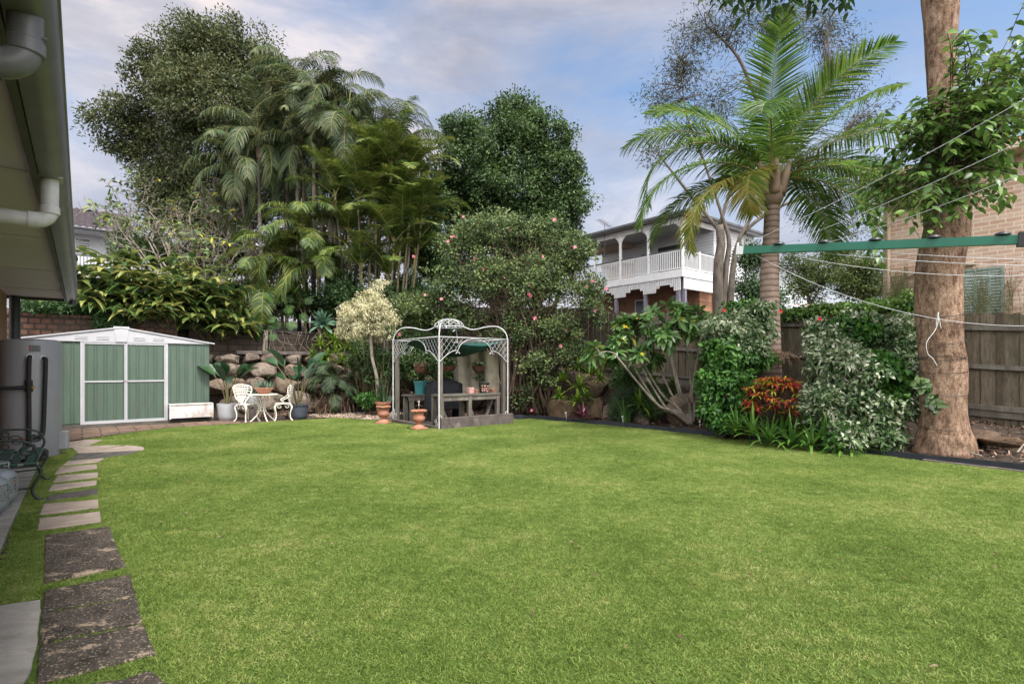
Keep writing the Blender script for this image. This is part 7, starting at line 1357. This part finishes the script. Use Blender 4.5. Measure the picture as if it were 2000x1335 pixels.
BL_ = [(625, 668, 16.6, .42, 'yellow-green bromeliad on the wall below the agave'), (655, 660, 16.7, .42, 'yellow-green bromeliad on the wall under the cream crown'), (680, 672, 16.6, .4, 'bromeliad just left of the pale tree trunk, high on the wall'), (640, 690, 16.3, .38, 'yellow-green bromeliad above the spiky dark plant'), (668, 700, 16.2, .36, 'bromeliad lowest on the wall beside the pale trunk'),
       (612, 690, 16.4, .36, 'yellowish bromeliad at the left of the bank under the agave'), (640, 650, 16.9, .4, 'highest yellow-green bromeliad, touching the agave leaves'), (690, 655, 16.7, .36, 'bromeliad under the right side of the cream crown'), (655, 682, 16.4, .4, 'bromeliad in the centre of the bank below the cream crown'), (698, 690, 16.3, .34, 'bromeliad right of the pale tree trunk'), (628, 705, 16.2, .34, 'bromeliad drooping over the rocks behind the blue pot'),
       (1130, 712, 14.0, .36, 'bromeliad highest of the right-hand bank, under the white pipe'), (1158, 722, 13.7, .40, 'bromeliad near the fence foot, right of the highest'), (1172, 735, 13.5, .3, 'small bromeliad beside the grey lichened boulder'), (1100, 735, 14.0, .34, 'bromeliad against the shaded shrub stems'), (1133, 748, 13.6, .42, 'large yellow-centred bromeliad in the middle of the bank'), (1092, 768, 13.7, .34, 'bromeliad at left of the bank with a pink flower above'), (1128, 778, 13.4, .4, 'bromeliad low in the bank above the dark red one'), (1145, 768, 13.4, .3, 'small bromeliad tucked beside the low one'),
       (1278, 745, 12.6, .34, 'yellow bromeliad right under the frangipani limbs'), (1268, 762, 12.3, .36, 'yellow-green bromeliad above the trailing dark plant'), (1250, 785, 12.0, .42, 'bright yellow-green bromeliad between fern and trailing plant'), (1312, 745, 12.5, .26, 'little yellow bromeliad behind the frangipani trunk')]
for i, (px, py, Y, L_, lab) in enumerate(BL_): rosette('bromeliad', lab, 'plant', PX(px, py+8, Y), 34, L_*1.05, .055, LM['brom'], 270+i, (5, 80), (.8, 1, .9, .6, 0), .45, GBr)
rosette('bromeliad', 'dark red bromeliad with a pink centre on the mulch', 'plant', PX(1138, 815, 13.0), 26, .42, .065, LM['bromred'], 290, (5, 75), (.8, 1, .9, .6, 0), .35, 'dark red bromeliads', leaf2=LM['pinkf'], n2=10)
rosette('bromeliad', 'smaller dark red bromeliad behind the solar light', 'plant', PX(1192, 818, 12.9), 22, .30, .05, LM['bromred'], 291, (5, 75), (.8, 1, .9, .6, 0), .35, 'dark red bromeliads', leaf2=LM['redf'], n2=5)
# ferns and trailing plants of the right bed
bush('fern_clump', 'feathery dark green clump before the grey lichened boulder', 'fern', [lob(1215, 800, 12.6, 26, 26), lob(1222, 775, 12.7, 24, 26)], 120, 70, .07, .13, .010, LM['fern'], 300, PX(1218, 825, 12.6))
bush('fern_clump', 'dark shrub with drooping sprays against the fence foot', 'fern', [lob(1222, 740, 13.1, 26, 26)], 90, 60, .08, .10, .02, LM['dense'], 301, PX(1222, 765, 13.1))
bush('trailing_plant', 'dark green plant pouring down between boulders', 'plant', [lob(1275, 790, 12.0, 26, 34), lob(1272, 765, 12.2, 30, 18), lob(1262, 770, 12.2, 14, 14), lob(1300, 765, 12.3, 16, 12)], 190, 60, .05, .045, .024, LM['dense'], 302, PX(1275, 800, 12.2), inner=.5)
g = np.random.default_rng(303); mb = MB(); n = 46; blades(mb, np.c_[g.normal(size=(n, 2))*.05, np.zeros(n)], unit(np.c_[g.normal(size=(n, 2))*.28, np.ones(n)]), rdir(n, 0, g), g.uniform(.4, 1.0, n), .008, (1, 1, .6, 0), .2); top(mb, 'grass_tuft', LM['strap'], 'thin upright grass tuft before the feathery clump', 'grass tuft', PX(1222, 826, 12.2))
mb = MB(); mb.tube([PX(1055, 703, 16.7), PX(1125, 715, 16.0)], .03, 10); o = mb.build('pipe', M['pvc']); tag(o, 'short pale pipe lying among the shrub branches near the fence', 'pipe')
# white and green variegated vine bushes
def twoleaf(label, lobes, n, per, seed, base, extra, leafs=('creamgreen', 'green'), frac=.35, L=.085, W_=.045, group='variegated leafy bushes'):
    g = np.random.default_rng(seed); t = thing('variegated_bush', label, 'shrub', base, 0, group); C, out = clump_centres(lobes, n, g, .45, .28); nn = np.array([nz(c, .9) for c in C]); k = nn > np.quantile(nn, 1-frac); mb = MB(); foliage(mb, C[~k], out[~k], per, .09, L, W_, g, 0, .3, -.3, 1, (.2, 1, .7, 0)); mb.build('variegated_leaves', LM[leafs[0]], t, world=True)
    mb = MB(); foliage(mb, C[k], out[k], per, .09, L*1.1, W_*1.2, g, 0, .3, -.3, 1, (.3, 1, .8, 0)); mb.build('green_leaves', LM[leafs[1]], t, world=True); mb = MB(); b = np.array(base, float)
    for _ in range(34): c = C[g.integers(len(C))]; P = curve([b+g.normal(size=3)*[.16, .1, 0], (b+c)/2+g.normal(size=3)*.15, c], 8); mb.tube(P, np.linspace(.018, .005, len(P)), 5)
    mb.build('stems', M['barkbrown'], t, smooth=True, world=True)
    for px, py, Y in extra:
        c = np.array(PX(px, py, Y)); a = np.arange(5)*1.2566; D = np.c_[np.cos(a), -np.full(5, .5), np.sin(a)]; mb = MB(); blades(mb, np.tile(c, (5, 1)), D, np.tile([0, -1., 0], (5, 1)), .042, .034, (.3, 1, .9, .3), .2, .25); mb.build('flower', LM['redf'], t, world=True)
    return t
twoleaf('climbing bush of mixed green and cream leaves left of the palm trunk', [lob(*q) for q in [(1440, 640, 10.6, 60, 32), (1480, 615, 10.7, 30, 20), (1430, 690, 10.4, 50, 45), (1470, 685, 10.4, 30, 40), (1410, 750, 10.3, 42, 40), (1450, 770, 10.2, 40, 44), (1390, 800, 10.1, 16, 28), (1440, 815, 10.0, 26, 20), (1405, 825, 9.9, 14, 14), (1470, 600, 10.8, 50, 16)]], 620, 46, 310, PX(1435, 855, 10.1),[(1414, 605, 10.5), (1524, 607, 10.2)], frac=.62)
twoleaf('large white-variegated bush leaning against the big trunk', [lob(*q) for q in [(1625, 660, 9.6, 48, 34), (1680, 645, 9.6, 60, 34), (1740, 660, 9.4, 44, 40), (1620, 720, 9.2, 38, 40), (1680, 720, 9.0, 70, 50), (1750, 730, 8.9, 42, 50), (1620, 790, 8.9, 50, 45), (1700, 800, 8.7, 60, 50), (1755, 790, 8.6, 30, 34), (1650, 850, 8.5, 40, 28), (1715, 855, 8.4, 34, 26), (1600, 640, 9.8, 24, 16), (1745, 850, 8.3, 12, 20)]], 1000, 52, 311, PX(1680, 880, 8.8), [(1600, 622, 9.2)], frac=.17)
# croton
def croton():
    base = PX(1515, 832, 9.5); t = thing('croton', 'compact croton bush with red and yellow striped leaves', 'shrub', base); g = np.random.default_rng(320); P = []; D = []; N_ = []; st = MB(); b = np.array(base)
    for k in range(74):
        a = g.uniform(0, 6.28); e = g.uniform(-.75, 1.3); c = b+np.array([math.cos(a)*math.cos(e)*.48, math.sin(a)*math.cos(e)*.36, .46+math.sin(e)*.34+g.normal()*.03]); st.tube([b, (b+c)/2, c], .006, 5)
        for j in range(14): an = j*2.4; d = unit(np.array([math.cos(an), math.sin(an), g.uniform(.2, 1)])); P.append(c); D.append(d); N_.append(unit(np.array([0, 0, 1])-d*.2+g.normal(size=3)*.2))
    n = len(P); mb = MB(); blades(mb, P, D, N_, .19*g.uniform(.7, 1.2, n), .036, (.5, 1, .9, .5, 0), g.uniform(.2, .8, n), .15); mb.build('leaves', LM['croton'], t, world=True, smooth=True); st.build('stems', M['barkbrown'], t, world=True)
croton()
ST = [(1437, 842, 9.55), (1470, 850, 9.25), (1502, 862, 9.0), (1530, 848, 9.3), (1545, 868, 8.8), (1570, 850, 9.1), (1585, 872, 8.6), (1615, 868, 8.6), (1640, 885, 8.35), (1600, 850, 9.0), (1665, 878, 8.4)]
nm = ['at the left end of the row, beside the vine bush', 'second from the left end of the row', 'just below the left half of the croton', 'tucked under the croton, behind the others', 'in front of the croton, hanging over the edging', 'with a tall leaf right of the croton', 'in the middle of the row at the edging', 'with wide open leaves below the white bush', 'nearest the lawn under the white bush', 'half hidden behind the wide open one', 'at the right end of the row under the white bush']
for i, (px, py, Y) in enumerate(ST): rosette('strap_plant', 'bright green strap-leaved clump '+nm[i], 'plant', PX(px, py, Y), 26, .52+.06*(i % 3), .046, LM['strap'], 330+i, (15, 80), (.7, 1, .95, .7, 0), .55, 'strap-leaved clumps along the edging')
# hanging wire basket with dead plant between the bushes
hb = thing('hanging_basket', 'wire basket of dead stems hanging on the fence between the two bushes', 'hanging basket', PX(1522, 690, 10.9)); mb = MB()
for k in range(12): a = k*.5236; mb.tube(curve([(.22*math.cos(a), .22*math.sin(a), 0), (.16*math.cos(a), .16*math.sin(a), -.16), (0, 0, -.24)], 6), .004, 4)
for r, z in ((.22, 0), (.19, -.1), (.1, -.2)): mb.tube([(r*math.cos(q), r*math.sin(q), z) for q in np.linspace(0, 6.28, 20)], .005, 4)
mb.build('wire_frame', M['timber'], hb); mb = MB(); n = 120; g = np.random.default_rng(5); blades(mb, np.c_[g.normal(size=(n, 2))*.1, np.zeros(n)], unit(np.c_[g.normal(size=(n, 2))*1.2, g.uniform(-.4, 1, n)]), rdir(n, 0, g), .35, .009, (1, 1, 0), .6); mb.build('dead_stems', LM['dry'], hb)
# ---- the huge trunk at right with its vine shoots
def bigtrunk():
    Y = 8.2; base = PX(1835, 868, Y); base = (base[0], base[1], .12); t = thing('huge_tree', 'huge pale tree trunk wound with old wire, leafy shoots above', 'tree', base)
    rows = [(868, 1842, 52), (855, 1842, 50), (830, 1842, 48), (790, 1842, 47), (740, 1841, 46), (690, 1838, 46), (640, 1835, 45), (590, 1833, 46), (540, 1836, 47), (490, 1841, 48), (450, 1848, 46), (415, 1852, 42), (380, 1850, 36), (340, 1846, 32), (290, 1843, 29), (230, 1841, 27), (150, 1839, 30), (70, 1838, 34), (0, 1837, 38), (-80, 1836, 44)]
    P = np.array([PX(x, y, Y) for y, x, r in rows]); P[0][2] = .02; rr = np.array([r for _, _, r in rows])*Y/F*.80; c = curve(P, 100); r_ = np.interp(np.linspace(0, 1, len(c)), np.linspace(0, 1, len(rr)), rr); n = 64; mb = MB()
    def wob(u, an):
        fl = math.exp(-u*15); z = u*30
        g_ = np.array([noise.noise(Vector((math.cos(a)*1.3, math.sin(a)*1.3, z*.35))) for a in an])*.10+np.array([noise.noise(Vector((math.cos(a)*5, math.sin(a)*5, z*.9+9))) for a in an])*.045+np.array([noise.noise(Vector((math.cos(a)*14, math.sin(a)*14, z*2.4+9))) for a in an])*.016
        top_ = max(0, (u-.72)/.28); groove = -.34*top_*np.exp(-((((an-4.25+math.pi) % (2*math.pi))-math.pi)/.22)**2)
        return 1+g_+fl*(.16*np.maximum(0, np.cos(an*4+.6))**2+.10+.34*np.maximum(0, np.cos(an-math.pi-.3))**3)+groove
    mb.tube(c, r_, n, wob=wob); 
    mb.build('trunk', M['bark'], t, smooth=True, world=True)
    # two stems above the frame and the high leafy crown
    mb = MB(); up = c[-1]; 
    for dx, dy, dz in ((-.9, .3, 3.5), (.7, .2, 3.8), (-3.0, -.8, 2.4)): P2 = curve([up+np.array([0, 0, -.2]), up+np.array([dx*.4, dy*.4, dz*.5]), up+np.array([dx, dy, dz])], 10); mb.tube(P2, np.linspace(.24, .08, len(P2)), 12)
    # a limb reaching left, whose hanging leaves enter the top of the picture
    lm = curve([up+np.array([-.5, 0, 1.2]), np.array(PX(1640, -120, 7.6)), np.array(PX(1500, -110, 7.2)), np.array(PX(1400, -60, 7.0))], 20); mb.tube(lm, np.linspace(.09, .02, len(lm)), 8); mb.build('limb', M['bark'], t, smooth=True, world=True)
    g = np.random.default_rng(400); tips = []; tw = MB()
    def spray(p, d, L, nl, lf, hang=.3, leafL=.13, wd=.072):
        e = p+d*L-np.array([0, 0, hang*L*.5]); m_ = (p+e)/2+np.array([0, 0, .12*L]); c_ = curve([p, m_, e], nl); tw.tube(c_, np.linspace(.007, .0025, len(c_)), 4); k = len(c_)
        tt = unit(np.gradient(c_, axis=0)); sd = unit(np.cross(tt, [0, 0, 1])); sg = np.where(np.arange(k) % 2, 1, -1)[:, None]; pos = c_[1:]; tt, sd, sg = tt[1:], sd[1:], sg[1:]
        blades(lf, pos, unit(sd*sg+tt*.5+np.array([0, 0, -.35])+g.normal(size=(k-1, 3))*.12), unit(np.array([0, 0, 1])+g.normal(size=(k-1, 3))*.35), leafL*g.uniform(.75, 1.15, k-1), wd*g.uniform(.85, 1.15, k-1), (.3, .95, 1, .6, 0), g.uniform(.1, .5, k-1), .12)
    lf = MB(); SP = [(1846, 300, 1750, 300, 9), (1846, 330, 1745, 372, 12), (1850, 300, 1960, 150, 22), (1850, 260, 1900, 130, 12), (1852, 320, 1965, 250, 14), (1852, 300, 1990, 200, 14), (1845, 340, 1790, 390, 12), (1852, 370, 1880, 340, 10), (1850, 385, 1895, 372, 3), (1846, 230, 1850, 230, 8), (1850, 320, 1920, 200, 24), (1840, 280, 1800, 250, 5), (1850, 340, 1925, 290, 6)]
    for x0, y0, x1, y1, n_ in SP:
        for k in range(n_):
            p = np.array(PX(x0+g.normal()*8, y0+g.normal()*22, Y-.25+g.normal()*.12)); q = np.array(PX(x1+g.normal()*42, y1+g.normal()*34, Y-.35+g.normal()*.55)); sh_ = curve([p, (p+q)/2+np.array([0, 0, .1]), q], 5); tw.tube(sh_, np.linspace(.007, .004, len(sh_)), 4)
            for _ in range(3): s_0 = sh_[g.integers(1, len(sh_))]; spray(s_0, unit(unit(q-p)+g.normal(size=3)*.7), g.uniform(.3, .55), 9, lf)
    lf.build('leafy_shoots', LM['vine'], t, world=True, smooth=True)
    lf2 = MB(); tw.build('twigs', M['barkbrown'], t, world=True); tw.__init__()
    for k in range(80):
        i = g.integers(3, len(lm)); p = lm[i]; px_ = g.uniform(1375, 1640); q = np.array(PX(px_, g.uniform(-40, 5)+(0 if px_ < 1560 else 6), 7.2+g.normal()*.3)); spray(q+np.array([0, 0, .35]), unit(np.array([g.normal()*.4, g.normal()*.4, -1])), g.uniform(.3, .5), 9, lf2, .1, .13, .07); 
        if k % 4 == 0: tw.tube(curve([p, (p+q)/2+np.array([0, 0, .3]), q+np.array([0, 0, .35])], 6), np.linspace(.012, .004, 7)[:len(curve([p, p, q], 6))], 4)
    lf2.build('hanging_leaves', LM['shrub'], t, world=True, smooth=True); tw.build('twigs', M['barkbrown'], t, world=True)
    # wires wound round the trunk
    for k, (y, tilt) in enumerate([(612, .03), (640, -.02), (664, .03), (692, .04), (705, -.03), (722, .02), (770, .0), (830, .02)]):
        zz = CAMH+(HZ-y)/F*Y; j = np.argmin(np.abs(c[:, 2]-zz)); w_ = r_[j]*1.09; P3 = [c[j]+np.array([math.cos(a)*w_, math.sin(a)*w_, tilt*math.sin(a*1)*2+tilt*math.cos(a)*1.4+(zz-c[j][2])]) for a in np.linspace(0, 6.283, 50)]; mb = MB(); mb.tube(P3, .006 if k == 0 else .004, 5, cap=False); mb.build('wire', M['black'], t, world=True)
    mb = MB(); z = lambda x, y: np.array(PX(x, y, Y-.40)); mb.tube(curve([z(1832, 610), z(1833, 625), z(1826, 645), z(1810, 668), z(1812, 690), z(1822, 700), z(1831, 715)], 30), .0045, 6); mb.tube(curve([z(1832, 612), z(1836, 630), z(1838, 642)], 8), .005, 5); mb.tube(curve([z(1833, 610), z(1830, 625), z(1828, 636)], 8), .005, 5); mb.build('cord', M['pvc'], t, world=True, smooth=True)
    iv = MB(); 
    for x, y in [(1785, 745), (1800, 745), (1797, 760), (1812, 765), (1805, 775), (1818, 778), (1810, 790), (1822, 797), (1790, 755), (1803, 755), (1830, 790)]:
        p = np.array(PX(x+6, y, Y-.42)); blades(iv, np.tile(p, (5, 1)), rdir(5, 0, g)*[1, .3, 1], rdir(5, 0, g)*.4+[0, -1, .3], .10, .075, (.5, 1, .8, 0), .1, .1)
    iv.build('ivy_leaves', LM['dense'], t, world=True)
bigtrunk()
# feathery weeds behind the fence before the brick house
for i, (x0, x1, lab) in enumerate([(1725, 1790, 'feathery dry weeds over the fence left of the big trunk'), (1885, 1995, 'feathery olive weeds over the fence below the shuttered window')]):
    g = np.random.default_rng(410+i); mb = MB(); b = PX((x0+x1)/2, 0, 10.6); b = (b[0], b[1]+.4, fbase(3)); t = thing('feathery_weeds', lab, 'weeds', b); n = 90
    for _ in range(n):
        px = g.uniform(x0, x1); Yw = 10.3+g.uniform(-.2, .4) if px > 1850 else 11.6; p = np.array(PX(px, 640, Yw)); e = p+np.array([g.normal()*.25, g.normal()*.1, g.uniform(.6, 1.35)]); P = curve([p, (p+e)/2+g.normal(size=3)*.04, e], 6); mb.tube(P, .0035, 4); k = 16; f = g.random(k); Q = p+(e-p)*f[:, None]; blades(mb, Q, unit(np.c_[g.normal(size=(k, 2)), np.full(k, .8)]), rdir(k, 0, g), .16, .006, (1, 1, 0), .2)
    mb.build('sprays', leafmat('leaf_weed_%d' % i, [(.10, .09, .045), (.16, .17, .07), (.12, .15, .05)]), t, world=True)
# vine along the fence top and leaf litter sticks
bush('fence_creeper', 'green creeper running over the fence between palm and big trunk', 'creeper', [lob(1560, 612, 11.4, 34, 8), lob(1640, 606, 11.0, 60, 10), lob(1720, 600, 10.4, 50, 12), lob(1780, 600, 9.8, 24, 30), lob(1775, 640, 9.6, 20, 30)], 260, 34, .09, .08, .05, LM['vine'], 420, at(1700, 10.3, .9), big=(.3, 1, .8, 0))
g = np.random.default_rng(430)
for k in range(14):
    a0, b0 = g.uniform(9.75, 11.0), g.uniform(.8, 4.2); L_ = g.uniform(.4, 1.3); an = g.uniform(0, 3.1); p = np.array([*W(a0, b0)[:2], float(H(a0, b0))+.03]); d = np.array([math.cos(an), math.sin(an), 0]); q = p+d*L_; q[2] = float(H(*AB(q[0], q[1])))+.04; m_ = (p+q)/2+g.normal(size=3)*.05+[0, 0, .04]
    mb = MB(); mb.tube(curve([p-p, m_-p, q-p], 8), np.linspace(.011, .004, len(curve([p, m_, q], 8))), 5); top(mb, 'fallen_stick', M['barkpale'], 'thin dry stick lying on the mulch near the big trunk', 'stick', tuple(p), 0, 'dry sticks on the mulch')

# hanging dry roots over the block wall, loose leaves on the lawn
g = np.random.default_rng(440); mb = MB()
for k in range(34):
    px = g.uniform(420, 640); Y = 16.75+g.uniform(-.12, .05); p = np.array(PX(px, g.uniform(640, 662), Y)); q = p+np.array([g.normal()*.3, 0, -g.uniform(.15, .8)]); mb.tube(curve([p, (p+q)/2+[g.normal()*.14, -.05, 0], q], 6), .0045, 4)
for k in range(9):
    p = np.array(PX(518+g.normal()*5, 645, 16.6)); q = np.array(PX(522+g.normal()*4, g.uniform(690, 730), 16.5)); mb.tube(curve([p, (p+q)/2+[g.normal()*.05, -.05, 0], q], 8), .012, 5)
b0 = np.array(PX(520, 650, 16.7)); mb.v = [v-b0 for v in mb.v]; top(mb, 'dry_roots', M['barkpale'], 'bare dry roots and stems hanging down the boulder wall', 'roots', tuple(b0))
g = np.random.default_rng(441); n = 420; a = g.uniform(.2, 9.4, n); b = g.uniform(-2, 13.5, n); k = inside(LAWN, a, b); a, b = a[k], b[k]; n = len(a); mb = MB()
blades(mb, np.c_[a*U2[0]+b*U1[0], a*U2[1]+b*U1[1], np.full(n, .034)], unit(np.c_[g.normal(size=(n, 2)), g.normal(size=n)*.2]), unit(np.c_[g.normal(size=(n, 2))*.4, np.ones(n)]), g.uniform(.02, .05, n), g.uniform(.01, .02, n), (.3, 1, .8, 0), .1, .3)
o = mb.build('leaf_litter', LM['dry']); tag(o, 'small dry leaves scattered thinly over the lawn', 'fallen leaves', kind='stuff')
